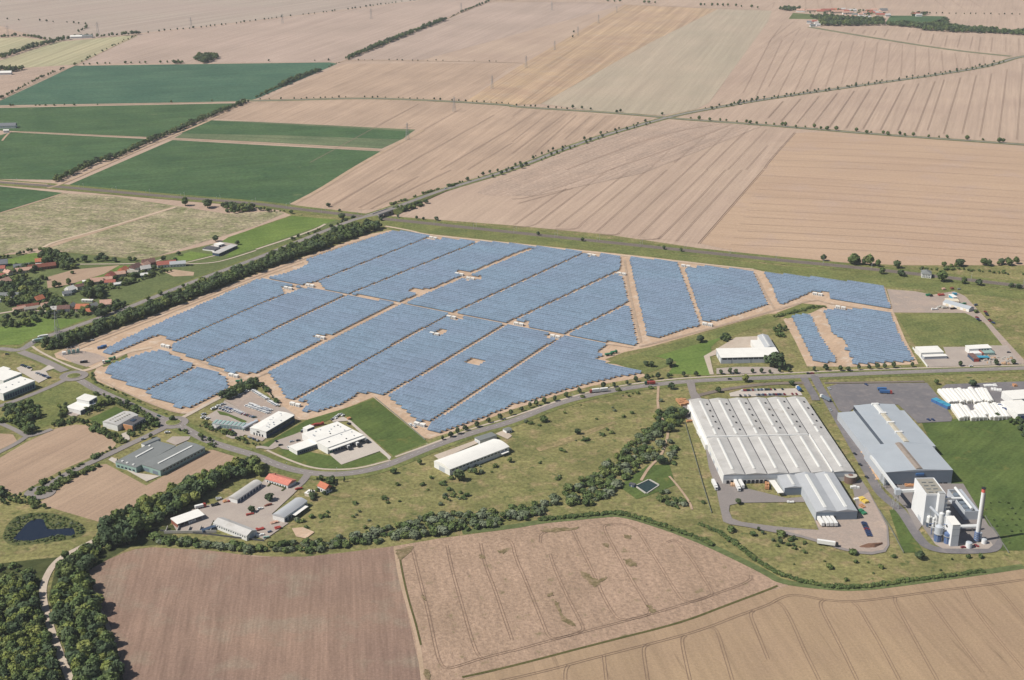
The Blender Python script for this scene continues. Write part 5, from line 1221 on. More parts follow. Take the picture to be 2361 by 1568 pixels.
m = MB(); m.box(0, w, 0, d, 0, hf - .4); m.build('wall', 'm_plant_white', e)
m = MB(); m.box(.05, w - .05, -.08, -.004, .3, hf - .6); m.build('front_cladding', 'm_plant_grey', e)
m = MB(); m.box(-.2, w + .2, -.2, d + .2, hf - .39, hf); m.build('roof', 'm_white_roof', e)
m = MB(); m.box(.1, w - .1, -.12, -.081, hf * .78, hf * .79); m.build('seam', 'm_wall_blue', e)
m = MB(); m.box(.1, w - .1, -.12, -.081, hf * .5, hf * .51); m.build('seam', 'm_wall_blue', e)
m = MB(); m.box(w * .3, w * 1.15, d * .7, d * 1.4, 0, hf * .86); m.build('rear_block', 'm_plant_white', e)
ftw = e
def vessel(px, r, h, label, mat='m_pipe', cone=True, base='m_silo_blue', split=.4, cat='silo'):
    x, y = G(px)
    e = empty('silo', (x, y, ZR), 0, label, cat)
    m = MB(); m.cyl(0, 0, 0, h * split, r * .92, n=16); m.build('skirt', base, e)
    m = MB(); m.cyl(0, 0, h * split + .01, h, r, n=20); m.build('shell', mat, e)
    if cone: m = MB(); m.cyl(0, 0, h + .01, h + r * .5, r, r * .25, n=20); m.build('cap', mat, e)
    for i in range(6):
        a = 2 * PI * i / 6
        m = MB(); m.bar((r * 1.15 * math.cos(a), r * 1.15 * math.sin(a), 0), (r * 1.15 * math.cos(a), r * 1.15 * math.sin(a), h * split * .95), .12); m.build('leg', 'm_galv', e)
    m = MB(); m.cyl(0, 0, h * split - .35, h * split, r * 1.2, n=18); m.build('platform', 'm_galv', e)
    return e
vessel(P5(655, 1360), 3.2, 13, 'blue-legged silo with grey shell nearest the plant road corner', 'm_plant_grey', split=.55)
vessel(P5(840, 1400), 2.9, 9, 'short blue steel silo frame beside the filter tower', 'm_silo_blue', False, split=.75)
vessel(P5(690, 1230), 2.0, 19, 'slim white vessel behind the blue-legged silo', split=.2, base='m_plant_grey')
vessel(P5(760, 1230), 1.8, 17, 'slim white vessel between silo and filter tower', split=.2, base='m_plant_grey')
vessel(P5(820, 1180), 1.9, 18.5, 'white twin-topped vessel behind the filter tower', split=.2, base='m_plant_grey')
vessel(P5(480, 1080), 2.2, 9, 'squat white silo in front of the boiler house wall', split=.5, base='m_wall_navy')
vessel(P5(560, 1150), 1.2, 11, 'thin white column beside the inclined duct', split=.2, base='m_plant_grey')
x, y = G(P5(640, 1180))
e = empty('inclined_duct', (x, y, 0), 0, 'grey inclined duct rising from the silos to the boiler house', 'duct')
m = MB(); m.bar((2.5, -1, 13), (-5.5, 7, 19.5), 1.1, 8); m.build('duct', 'm_plant_grey', e)
for t in (.1, .9):
    m = MB(); m.bar((2.5 - 8 * t, -1 + 8 * t, 0), (2.5 - 8 * t, -1 + 8 * t, 13 + 6.5 * t), .25); m.build('support', 'm_galv', e)
x, y = G(P5(1415, 1372))
hch = height_of(P5(1590, 312), P5(1415, 1372))
e = empty('chimney', (x, y, 0), 0, 'tall slim white chimney with a red band at the top', 'chimney')
m = MB(); m.cyl(0, 0, 0, hch * .20, 1.7, 1.56, n=20); m.build('base', 'm_plant_grey', e)
m = MB(); m.cyl(0, 0, hch * .2, hch * .92, 1.55, 1.4, n=20); m.build('shaft', 'm_plant_white', e)
m = MB(); m.cyl(0, 0, hch * .92, hch * .985, 1.41, 1.38, n=20); m.build('red_band', 'm_red_faded', e)
m = MB(); m.cyl(0, 0, hch * .985, hch, 1.75, n=20); m.build('top_platform', 'm_dark', e)
for i in range(5):
    m = MB(); m.cyl(0, 0, hch * (.04 + .035 * i), hch * (.05 + .035 * i), 2.3, n=16); m.build('ring_walkway', 'm_silo_blue', e)
m = MB(); m.box(1.7, 2.2, -.3, .3, 2, hch * .9); m.build('ladder', 'm_galv', e)
x, y = G(P5(1240, 1165))
e = empty('flue_duct', (x, y, 0), math.radians(4), 'white flue duct tapering from the filter tower towards the chimney', 'duct')
m = MB(); m.bar((-9, 0, 4.5), (7, 0, 4.5), 1.7, 12); m.build('duct', 'm_pipe', e)
m = MB(); m.bar((7.01, 0, 4.5), (11, 1.5, 4.5), 1.1, 12); m.build('nozzle', 'm_wall_blue', e)
for xx in (-6, 4):
    m = MB(); m.box(xx - .3, xx + .3, -1, 1, 0, 3.2); m.build('saddle', 'm_concrete', e)
for px, r, h, lb in ((P5(1262, 1490), 2.5, 4.6, 'white round tank on the plant forecourt beside the red car'), (P5(1562, 1410), 2.0, 3.8, 'small white round tank near the foot of the chimney'), (P5(1480, 1320), 1.5, 5.5, 'white upright drum right beside the chimney base')):
    x, y = G(px); t = empty('plant_tank', (x, y, ZR), 0, lb, 'tank')
    m = MB(); m.cyl(0, 0, 0, h, r, n=20); m.build('shell', 'm_plant_white', t); m = MB(); m.cyl(0, 0, h, h + .5, r, r * .3, n=20); m.build('lid', 'm_plant_grey', t)
x, y = G(P5(760, 1330))
e = empty('pipe_rack', (x, y, ZR), math.radians(6), 'tangle of blue and silver pipes, ladders and platforms between silos and filter tower', 'pipework')
for i in range(16):
    px, py = random.uniform(-8, 5), random.uniform(-4, 10); zz = random.uniform(4, 15)
    m = MB(); m.bar((px, py, 0), (px, py, zz), random.uniform(.12, .4), 8); m.build('pipe', random.choice(['m_pipe', 'm_silo_blue', 'm_galv', 'm_plant_grey']), e)
    m = MB(); m.bar((px, py, zz), (px + random.uniform(-5, 5), py + random.uniform(-4, 4), zz + random.uniform(-2, 1)), random.uniform(.12, .35), 8); m.build('pipe', random.choice(['m_pipe', 'm_silo_blue', 'm_galv']), e)
for i in range(7):
    px, py, zz = random.uniform(-8, 4), random.uniform(-3, 9), random.uniform(3, 14)
    m = MB(); m.box(px, px + random.uniform(1.5, 3.5), py, py + random.uniform(1.5, 3), zz, zz + .9); m.build('platform', random.choice(['m_galv', 'm_silo_blue', 'm_dark']), e)
# conveyor bridge from the steel hall to the boiler house
ht = height_of(T(3, 2, 1195, 1395), T(3, 2, 1180, 1568))
p0, p1, p2 = G(T(3, 2, 950, 1075), 10.5), G(T(3, 2, 1195, 1395), ht), G(T(3, 2, 1362, 1385), ht + 1)
e = empty('conveyor_bridge', (p1[0], p1[1], 0), 0, 'white enclosed conveyor bridge on trestles between steel hall and boiler house', 'conveyor')
def rel(p, z): return (p[0] - p1[0], p[1] - p1[1], z)
m = MB(); m.bar(rel(p0, 10.5), rel(p1, ht), 1.5, 4); m.build('gallery', 'm_pipe', e)
m = MB(); m.bar(rel(p1, ht), rel(p2, ht + 1), 1.5, 4); m.build('gallery', 'm_pipe', e)
m = MB(); m.box(-2.2, 2.2, -2.2, 2.2, ht - 2.4, ht + 2.2); m.build('transfer_house', 'm_plant_grey', e)
for k, t in enumerate((.5, .97)):
    cx_, cy_ = (p0[0] + (p1[0] - p0[0]) * t - p1[0], p0[1] + (p1[1] - p0[1]) * t - p1[1]); zt = 10.5 + (ht - 10.5) * t - 1.6
    m = MB()
    for sx_, sy_ in ((-1, -1), (1, -1), (1, 1), (-1, 1)):
        m.bar((cx_ + 2.4 * sx_, cy_ + 2.4 * sy_, 0), (cx_ + 1.2 * sx_, cy_ + 1.2 * sy_, zt), .22)
    for z in np.arange(2, zt, 4.0):
        for a_, b_2 in (((-1, -1), (1, -1)), ((1, -1), (1, 1)), ((1, 1), (-1, 1)), ((-1, 1), (-1, -1))):
            m.bar((cx_ + 2.1 * a_[0], cy_ + 2.1 * a_[1], z), (cx_ + 2.1 * b_2[0], cy_ + 2.1 * b_2[1], min(z + 3.5, zt)), .12)
    o = m.build('trestle', 'm_galv', e)
# loose wood along the steel hall wall
for i in range(46):
    t = i / 46
    px = lerp2(T(3, 2, 760, 800), T(3, 2, 1010, 1300), t)
    x, y = G((px[0] + random.uniform(-4, 4), px[1]))
    hh = random.uniform(.6, 1.5)
    m = MB(); m.cyl(0, 0, 0, hh, random.uniform(1.2, 2.2), .2, n=7)
    o = m.build('wood_pile', 'm_wood'); o.location = (x, y, ZF); o.rotation_euler[2] = random.random() * 6
    tag(o, 'small pale heap of wood chips along the steel hall wall', 'wood pile', 'wood heaps along the steel hall')

# ================================================================== village houses
def house(px, w, d, h, deg, roof, wall='m_wall_cream', kind='gx', label=None, group=None, rise=None, win=True, cat='house'):
    x, y = G(px)
    e = empty('village_house' if cat == 'house' else cat.replace(' ', '_'), (x, y, 0), math.radians(deg), label, cat, group)
    m = MB(); m.box(-w / 2, w / 2, -d / 2, d / 2, 0, h - .003); m.build('wall', wall, e)
    m = MB(); roof_geo(m, kind, w, d, h, rise or (d * .42), .5, -w / 2, -d / 2); rf = m.build('roof', roof, e)
    if win:
        for i in range(max(2, int(w / 3.5))):
            c = -w / 2 + w * (i + .5) / max(2, int(w / 3.5))
            m = MB(); m.box(c - .6, c + .6, -d / 2 - .06, -d / 2 - .004, 1.1, 2.5); m.build('window', 'm_glass', e)
        m = MB(); m.box(w * .2, w * .2 + .6, d * .08, d * .08 + .6, h + 1, h + (rise or d * .42) + .9); m.build('chimney', 'm_wall_brick', rf)
    return e
near = [
 (P7(800, 150), 13, 9, 4, 20, 'm_tile_orange', 'm_wall_white', 'gx', 'farmhouse with orange roof behind the long rust-red barn'),
 (P7(740, 205), 9, 5, 3, 20, 'm_white_roof', 'm_wall_white', 'flat', 'small white flat building between farmhouse and rust-red barn'),
 (P7(830, 255), 34, 9, 4, 24, 'm_tile_rust', 'm_wall_brick', 'gx', 'long rust-red roofed barn on the edge of the village field'),
 (P7(470, 320), 20, 8, 3.5, 22, 'm_tile_pink', 'm_wall_cream', 'gx', 'barn with faded pink roof beside the dark village hedge'),
 (P7(430, 245), 20, 8, 3.5, 22, 'm_tile_grey', 'm_wall_brick', 'gx', 'grey-roofed shed behind the faded pink barn'),
 (P7(20, 450), 11, 9, 4, 15, 'm_tile_red', 'm_wall_cream', 'gx', 'red-roofed house at the village lane among fruit trees'),
 (P7(105, 560), 12, 11, 4.5, 60, 'm_tile_pink', 'm_wall_white', 'gx', 'house with pale pink steep roof among dark trees'),
 (P7(30, 195), 16, 12, 4, 20, 'm_tile_grey', 'm_wall_blue', 'gx', 'dark slate-roofed barn at the top of the village'),
 (P7(15, 290), 12, 8, 4, 10, 'm_tile_red', 'm_wall_white', 'gx', 'red-roofed cottage below the slate-roofed barn'),
 (P7(165, 370), 10, 8, 4, 150, 'm_tile_pink', 'm_wall_cream', 'gx', 'cottage with pinkish roof beside the village green'),
 (P7(155, 835), 28, 10, 4, 4, 'm_roof_felt', 'm_wall_white', 'gx', 'long grey-roofed hall on the lower village street'),
 (P7(80, 890), 16, 8, 3.5, 8, 'm_white_roof', 'm_wall_white', 'flat', 'white flat annex in front of the long grey village hall'),
 (P7(775, 920), 10, 10, 5.5, 55, 'm_tile_orange', 'm_wall_cream', 'gx', 'steep orange-roofed house above the cream cottages'),
 (P7(385, 1080), 14, 6, 3.5, 40, 'm_tile_pink', 'm_wall_beige', 'gx', 'pinkish lean-to at the bend of the village street'),
 (P7(560, 1035), 24, 7, 3.5, 25, 'm_tile_rust', 'm_wall_brick', 'gx', 'dark rust-roofed barn in the courtyard farm'),
 (P7(690, 1060), 24, 6, 3, 25, 'm_roof_gravel', 'm_wall_beige', 'gx', 'narrow grey-roofed stable in the courtyard farm'),
 (P7(890, 1040), 8, 8, 5, 30, 'm_tile_pink', 'm_wall_cream', 'gx', 'cream gatehouse with peach roof at the courtyard farm'),
 (P7(1000, 1110), 13, 8, 3, 4, 'm_wall_cream', 'm_wall_white', 'flat', 'white flat-roofed row house on the village street'),
 (P7(1130, 1090), 14, 8, 4, 10, 'm_roof_light', 'm_wall_cream', 'gx', 'cream house with pale roof next to the flat row house'),
 (P7(1255, 1090), 14, 9, 4.5, 12, 'm_tile_brown', 'm_wall_white', 'gx', 'white dormered house with grey-mauve roof'),
 (P7(1415, 1030), 9, 7, 4, 80, 'm_roof_felt', 'm_wall_cream', 'gx', 'small cream house with slate roof by the orchard'),
 (P7(1630, 1070), 15, 11, 4, 0, 'm_tile_orange', 'm_wall_beige', 'gx', 'broad house with bright orange roof near the country road'),
 (P7(1790, 1125), 11, 8, 3.5, 20, 'm_tile_orange', 'm_wall_beige', 'gx', 'small orange-roofed house close to the country road hedge'),
 (P7(2085, 1000), 13, 11, 5, 12, 'm_tile_pink', 'm_wall_cream', 'gx', 'cream house with peach roof standing last before the green field'),
 (P7(1715, 900), 13, 4, 2.6, -4, 'm_white_roof', 'm_wall_white', 'flat', 'long white garage roof among the village gardens'),
 (P7(1835, 1015), 9, 8, 3, 50, 'm_roof_felt', 'm_wall_white', 'gx', 'grey-roofed outbuilding between the orange-roofed houses'),
 (P7(1385, 715), 10, 10, 4.5, 60, 'm_white_roof', 'm_wall_white', 'gx', 'modern white house with a dark roof window'),
 (P7(1320, 770), 10, 7, 3, 30, 'm_tile_grey', 'm_wall_white', 'gx', 'grey outbuilding next to the modern white house'),
 (P7(1590, 640), 12, 7, 4, 40, 'm_tile_brown', 'm_wall_white', 'gx', 'brown-roofed white cottage behind the big dark tree'),
 (P7(1740, 540), 14, 5, 4, 22, 'm_white_roof', 'm_cyan', 'flat', 'turquoise shed with a white roof at the meadow edge'),
 (Q4(335, 540), 15, 10, 4, 20, 'm_tile_pink', 'm_wall_beige', 'gx', 'wide faded-roof farmhouse beside the turquoise shed'),
 (Q4(600, 450), 9, 11, 5, 70, 'm_tile_red', 'm_wall_cream', 'gx', 'steep red-roofed house on the village ridge lane'),
 (Q4(510, 500), 16, 7, 3.5, 20, 'm_tile_pink', 'm_wall_beige', 'gx', 'pale pink barn roof below the steep red-roofed house'),
 (Q4(600, 555), 13, 7, 3.5, 5, 'm_tile_red', 'm_wall_white', 'gx', 'low red-roofed outbuilding in the ridge lane gardens'),
 (Q4(860, 350), 10, 11, 5, 65, 'm_tile_orange', 'm_wall_white', 'gx', 'steep bright orange-roofed house on the ridge lane'),
 (Q4(790, 400), 13, 8, 4, 25, 'm_tile_pink', 'm_wall_beige', 'gx', 'pinkish barn between the red and orange steep houses'),
 (Q4(1020, 360), 20, 7, 3.5, -15, 'm_roof_gravel', 'm_wall_cream', 'gx', 'long grey barn next to the steep orange-roofed house'),
 (Q4(1090, 285), 14, 11, 5, 60, 'm_tile_brown', 'm_wall_white', 'gx', 'white house with steep grey-mauve roof on the ridge lane'),
 (Q4(1285, 240), 11, 9, 5, 70, 'm_tile_pink', 'm_wall_cream', 'gx', 'cream house at the lane bend with pale roof'),
 (Q4(1350, 180), 16, 11, 4.5, 30, 'm_tile_brown', 'm_wall_brick', 'gx', 'broad brown-roofed house at the end of the lane'),
 (Q4(1290, 290), 12, 9, 4, 30, 'm_roof_light', 'm_wall_white', 'gx', 'white bungalow below the cream house at the bend'),
 (Q4(1700, 205), 24, 10, 4, 20, 'm_tile_red', 'm_wall_white', 'gx', 'long red-roofed farmhouse apart from the lane'),
 (Q4(1920, 200), 20, 8, 4, 15, 'm_roof_grey', 'm_wall_white', 'gx', 'pale grey steel shed beyond the long red farmhouse'),
 (Q4(1270, 400), 10, 6, 2.5, 15, 'm_sky_light', 'm_wall_green', 'gx', 'pale glazed greenhouse in the gardens'),
 (Q4(745, 580), 9, 5, 2.5, 25, 'm_sky_light', 'm_wall_green', 'gx', 'small greenhouse beside the low red outbuilding'),
]
for n_ in near:
    house(*n_[:8], label=n_[8])
farh = [(400, 130, 26, 12, 'm_tile_pink', 'm_wall_white', 'large white manor with pink roof at the far village wood'), (640, 125, 60, 10, 'm_tile_pink', 'm_wall_beige', None), (725, 145, 24, 10, 'm_tile_red', 'm_wall_cream', None), (845, 128, 44, 12, 'm_tile_red', 'm_wall_beige', None), (945, 122, 18, 12, 'm_tile_orange', 'm_wall_beige', 'orange-roofed house in the distant village row'), (1010, 150, 40, 10, 'm_tile_pink', 'm_wall_cream', None), (1110, 140, 34, 10, 'm_tile_red', 'm_wall_cream', None), (1175, 165, 36, 9, 'm_tile_pink', 'm_wall_white', None), (1240, 125, 30, 9, 'm_roof_light', 'm_wall_white', None), (1380, 195, 14, 11, 'm_tile_pink', 'm_wall_white', None), (1392, 238, 16, 12, 'm_roof_light', 'm_wall_white', 'white gabled house in front of the distant village wood'), (1450, 168, 14, 11, 'm_tile_pink', 'm_wall_white', None), (1500, 240, 20, 10, 'm_roof_light', 'm_wall_white', None), (1565, 170, 22, 11, 'm_tile_red', 'm_wall_cream', None), (1640, 165, 14, 10, 'm_roof_light', 'm_wall_white', None), (1740, 200, 40, 11, 'm_tile_red', 'm_wall_beige', None), (1830, 205, 16, 11, 'm_roof_light', 'm_wall_white', None), (1605, 118, 20, 9, 'm_tile_pink', 'm_wall_white', None), (1250, 228, 30, 9, 'm_tile_pink', 'm_wall_beige', None), (1095, 108, 14, 9, 'm_roof_light', 'm_wall_white', None), (580, 312, 14, 9, 'm_tile_pink', 'm_wall_white', None), (625, 312, 14, 10, 'm_tile_red', 'm_wall_white', None), (665, 335, 13, 9, 'm_roof_light', 'm_wall_white', None), (690, 365, 12, 9, 'm_roof_light', 'm_wall_white', None), (540, 322, 13, 9, 'm_tile_grey', 'm_wall_white', None), (600, 375, 16, 9, 'm_roof_felt', 'm_wall_white', None), (1530, 140, 22, 10, 'm_tile_red', 'm_wall_cream', None), (1290, 200, 16, 10, 'm_roof_felt', 'm_wall_white', None), (1680, 150, 16, 9, 'm_tile_pink', 'm_wall_white', None), (1760, 115, 26, 9, 'm_roof_felt', 'm_wall_white', None), (860, 345, 12, 8, 'm_roof_light', 'm_wall_white', 'single white barn in front of the distant village wood'), (2290, 190, 26, 10, 'm_tile_red', 'm_wall_white', 'red-roofed farm apart from the distant village'), (2340, 205, 20, 9, 'm_roof_light', 'm_wall_white', 'white farm shed apart from the distant village')]
for i, (px, py, w_, d_, rf_, wl_, lb) in enumerate(farh):
    col_ = {'m_tile_pink': 'pink', 'm_tile_red': 'red', 'm_roof_light': 'pale', 'm_tile_grey': 'grey', 'm_roof_felt': 'grey', 'm_tile_orange': 'orange'}[rf_]
    house(Q6(px, py), w_, d_, 5.0, (i * 37) % 24 - 8, rf_, wl_, 'gx', lb or ('%s-roofed house in the distant village behind the stubble fields' % col_), None if lb else 'houses of the distant village', d_ * .45, win=False)
for px, w_, d_, rf_, lb in ((T(0, 0, 705, 352), 32, 10, 'm_white_roof', 'white farm barn at the end of the far hedgerow'), (T(0, 0, 780, 350), 46, 12, 'm_roof_felt', 'long grey barn in the far hedgerow'), (T(0, 0, 30, 688), 40, 12, 'm_white_roof', 'white barns by the far left copse'), (T(0, 0, 30, 1180), 50, 14, 'm_tile_grey', 'dark slate barn at the edge of the green crops'), (T(0, 0, 60, 1225), 10, 5, 'm_white_roof', 'white trailer-sized shed beside the dark slate barn'), (T(0, 0, 1965, 522), 16, 11, 'm_tile_orange', 'lone orange-roofed farmhouse inside a copse')):
    house(px, w_, d_, 5, 8, rf_, 'm_wall_white', 'gx', lb, None, d_ * .35, win=False)

# ================================================================== railway bridge, masts, pylons, walls
bp = [(782, 519, .8), (815, 507, 2.5), (842, 500, 4.5), (868, 494.5, 6.2), (897, 484, 6.2), (925, 473, 5), (970, 456, 3), (1027, 436, .8)]
bw_ = [(G((x, y), z), z) for x, y, z in bp]
def emb(seg, cut0=False):
    m = MB()
    vs = []
    n = len(seg)
    for i in range(n):
        a, b = seg[max(0, i - 1)][0], seg[min(n - 1, i + 1)][0]
        L = math.hypot(b[0] - a[0], b[1] - a[1]); nx, ny = -(b[1] - a[1]) / L, (b[0] - a[0]) / L
        (px, py), z = seg[i]
        for s, zz in ((-6 - 1.5 * z, ZM + .1), (-6, z), (6, z), (6 + 1.5 * z, ZM + .1)):
            vs.append((px + nx * s, py + ny * s, zz + .1))
    m.add(vs, [(4 * i + k, 4 * i + 4 + k, 4 * i + 5 + k, 4 * i + 1 + k) for i in range(n - 1) for k in range(3)] + [(0, 1, 2, 3), (4 * n - 4, 4 * n - 3, 4 * n - 2, 4 * n - 1)])
    o = m.build('road_embankment', 'm_rough_green'); o['kind'] = 'structure'
    q = [s[0] for s in seg]
    r = MB(); v, f = ribbon_geo(q, 0, 9, 0)
    v = [(p[0], p[1], seg[i // 2][1] + .16) for i, p in enumerate(v)]
    r.add(v, f); o = r.build('country_road', 'm_asphalt'); o['kind'] = 'structure'
emb(bw_[:4]); emb(bw_[4:])
(a0, z0_), (a1, _) = bw_[3], bw_[4]
L = math.hypot(a1[0] - a0[0], a1[1] - a0[1])
e = empty('road_bridge', (a0[0], a0[1], 0), math.atan2(a1[1] - a0[1], a1[0] - a0[0]), 'flat road bridge carrying the country road over the railway', 'bridge')
m = MB(); m.box(-1, L + 1, -5.5, 5.5, 5.2, 6.30); m.build('deck', 'm_concrete', e)
m = MB(); m.box(-1, L + 1, -4.6, 4.6, 6.31, 6.4); m.build('carriageway', 'm_asphalt', e)
for s in (-5.4, 5.1):
    m = MB(); m.box(-3, L + 3, s, s + .3, 6.31, 7.4); m.build('railing', 'm_galv', e)
for xx in (L * .3, L * .7):
    m = MB(); m.box(xx - .5, xx + .5, -5, 5, 0, 5.19); m.build('pier', 'm_concrete', e)
for xx in (-1.5, L + .4):
    m = MB(); m.box(xx, xx + 1.1, -6, 6, 0, 5.1); m.build('abutment', 'm_concrete', e)
# catenary masts
mp = MB(); mp.bar((0, 0, 0), (0, 0, 8.2), .16); mpm = mp.mesh('pole', 'm_galv')
ma = MB(); ma.bar((0, 0, 6.6), (0, 3.0, 7.0), .07); ma.bar((0, 0, 7.6), (0, 3.0, 7.0), .05); mam = ma.mesh('arm', 'm_galv')
for i, (x, y, tx, ty) in enumerate(resample(q_rail, 62.0)):
    if abs(x) > y * .42: continue
    for s in (-1, 1):
        e = empty('catenary_mast', (x - ty * 5.6 * s, y + tx * 5.6 * s, ZR), math.atan2(ty, tx) + (PI if s > 0 else 0), 'slender steel overhead line mast beside the railway track', 'mast', 'overhead line masts along the railway')
        link('pole', mpm, e); link('arm', mam, e)
# lattice pylons
def pylon_meshes():
    t, c = MB(), MB()
    H_ = 30.0
    def r(z): return 2.6 * (1 - z / H_) + .35
    lv = [0, 5, 9.5, 13.5, 17, 20, 22.5, 25, 27.5, 30]
    for sx_, sy_ in ((-1, -1), (1, -1), (1, 1), (-1, 1)):
        t.bar((r(0) * sx_, r(0) * sy_, 0), (r(30) * sx_, r(30) * sy_, 30), .16)
    for z0, z1 in zip(lv[:-1], lv[1:]):
        for a_, b_2 in (((-1, -1), (1, -1)), ((1, -1), (1, 1)), ((1, 1), (-1, 1)), ((-1, 1), (-1, -1))):
            t.bar((r(z0) * a_[0], r(z0) * a_[1], z0), (r(z1) * b_2[0], r(z1) * b_2[1], z1), .08)
            t.bar((r(z0) * b_2[0], r(z0) * b_2[1], z0), (r(z1) * a_[0], r(z1) * a_[1], z1), .08)
    for z, hw in ((21, 7.0), (26, 5.0)):
        for s in (-1, 1):
            c.bar((0, 0, z + 1.0), (hw * s, 0, z), .14); c.bar((0, 0, z - .4), (hw * s, 0, z), .14)
    return t.mesh('tower', 'm_galv'), c.mesh('crossarms', 'm_galv')
PT, PC = pylon_meshes()
for px, sc in ((T(1, 0, 245, 217), 1.0), (T(1, 0, 1062, 176), 1.1), (T(1, 0, 1893, 112), 1.0), (T(1, 0, 1828, 1030), 1.05), (T(1, 0, 1397, 1292), 1.1), (T(1, 0, 2178, 818), 1.0), (T(2, 0, 367, 96), 1.0), (T(2, 0, 797, 216), .9), (T(2, 0, 607, 330), .9), (T(2, 0, 393, 464), .85), (T(2, 0, 130, 625), 1.0), (T(0, 0, 1765, 262), 1.1), (T(0, 0, 905, 318), 1.2), (T(0, 1, 530, 1500), .9), (T(0, 2, 545, 60), .8), (T(0, 0, 75, 330), 1.0), (T(2, 0, 965, 115), .7)):
    x, y = G(px)
    e = empty('pylon', (x, y, 0), math.radians(25), 'grey steel lattice pylon with two crossarms standing in the fields', 'pylon', 'lattice pylons crossing the fields')
    e.scale = (sc,) * 3
    link('tower', PT, e); link('crossarms', PC, e)['kind'] = 'stuff'
# walls and fences
paint('m_fence', C(126, 130, 120), .6, .3)
def wall_line(name, label, pts, h, t, mat, cat='wall'):
    q = [G(p) for p in pts]
    m = MB()
    for a, b in zip(q[:-1], q[1:]):
        L = math.hypot(b[0] - a[0], b[1] - a[1]); nx, ny = -(b[1] - a[1]) / L * t / 2, (b[0] - a[0]) / L * t / 2
        m.add([(a[0] + nx, a[1] + ny, 0), (a[0] - nx, a[1] - ny, 0), (b[0] - nx, b[1] - ny, 0), (b[0] + nx, b[1] + ny, 0), (a[0] + nx, a[1] + ny, h), (a[0] - nx, a[1] - ny, h), (b[0] - nx, b[1] - ny, h), (b[0] + nx, b[1] + ny, h)], [(4, 5, 6, 7), (0, 1, 5, 4), (1, 2, 6, 5), (2, 3, 7, 6), (3, 0, 4, 7)])
    return tag(m.build(name, mat), label, cat)
wall_line('boundary_wall', 'white boundary wall round the east hall yard', [Q2(240, 240), Q2(330, 350), Q2(520, 600)], 2.2, .3, 'm_white')
wall_line('yard_wall', 'dark low wall along the contractors yard towards the field', [P8(0, 935), P8(700, 985), P8(1300, 1060), P8(1540, 1085)], 1.6, .3, 'm_roof_dark')
wall_line('compound_wall', 'white wall round the farm compound on the meadow', TT(0, 1, 1885, 725, 1990, 768, 2060, 775), 2, .3, 'm_white')
wall_line('yard_hedge', 'low clipped hedge in front of the salmon-roofed office', [P8(1590, 285), P8(1640, 235), P8(1850, 310), P8(1800, 350)], 1.2, 1.6, 'm_forest_floor', 'hedge')
wall_line('wire_fence', 'grey wire fence running down the meadow beside the warehouse', TT(2, 2, 1595, 770, 1680, 1060, 1760, 1340, 1840, 1600), 1.6, .10, 'm_fence', 'fence')
wall_line('wire_fence', 'grey wire fence between gravel apron and plant lawn', TT(3, 3, 1020, 0, 1130, 170, 1250, 400), 1.6, .10, 'm_fence', 'fence')
wall_line('wire_fence', 'grey wire fence along the big lawn beside the plant road', TT(3, 3, 2000, 60, 2100, 220, 2220, 400), 1.6, .10, 'm_fence', 'fence')
wall_line('wire_fence', 'wire fence between logistics lawn and solar park', TT(1, 2, 1095, 535, 1350, 745, 1560, 925), 1.6, .10, 'm_fence', 'fence')
# concrete reservoir
P_ = [G(p) for p in TT(2, 2, 1145, 1352, 1240, 1418, 1350, 1345, 1262, 1296)]
e = empty('reservoir', (P_[0][0], P_[0][1], 0), 0, 'square concrete basin with dark green water in the shrub meadow', 'basin')
for i in range(4):
    a, b = P_[i], P_[(i + 1) % 4]
    L = math.hypot(b[0] - a[0], b[1] - a[1]); nx, ny = -(b[1] - a[1]) / L, (b[0] - a[0]) / L
    ww = 1.4 if i in (0, 2) else 1.0
    m = MB(); vs = [(a[0] - P_[0][0], a[1] - P_[0][1]), (b[0] - P_[0][0], b[1] - P_[0][1]), (b[0] - nx * ww - P_[0][0], b[1] - ny * ww - P_[0][1]), (a[0] - nx * ww - P_[0][0], a[1] - ny * ww - P_[0][1])]
    m.add([(x, y, 0) for x, y in vs] + [(x, y, 1.0 + .004 * i) for x, y in vs], [(4, 5, 6, 7), (0, 1, 5, 4), (1, 2, 6, 5), (2, 3, 7, 6), (3, 0, 4, 7)])
    m.build('rim', 'm_concrete', e)
base_mat('m_basin_water', .1, .5)[2].inputs['Base Color'].default_value = C(44, 62, 58)
m = MB(); m.add([(p[0] - P_[0][0], p[1] - P_[0][1], .55) for p in P_], [(0, 1, 2, 3)]); m.build('water', 'm_basin_water', e)
x, y = G(T(2, 2, 1110, 1352))
e = empty('pump_house', (x, y, 0), math.radians(-35), 'small dark pump house at the corner of the concrete basin', 'building')
body(e, 5, 3, 2.6, 'm_wall_navy', 'm_roof_dark', 'flat', x0=-2.5, y0=-1.5)
m = MB(); m.box(-.6, .6, -1.58, -1.503, .1, 2.1); m.build('door', 'm_galv', e)
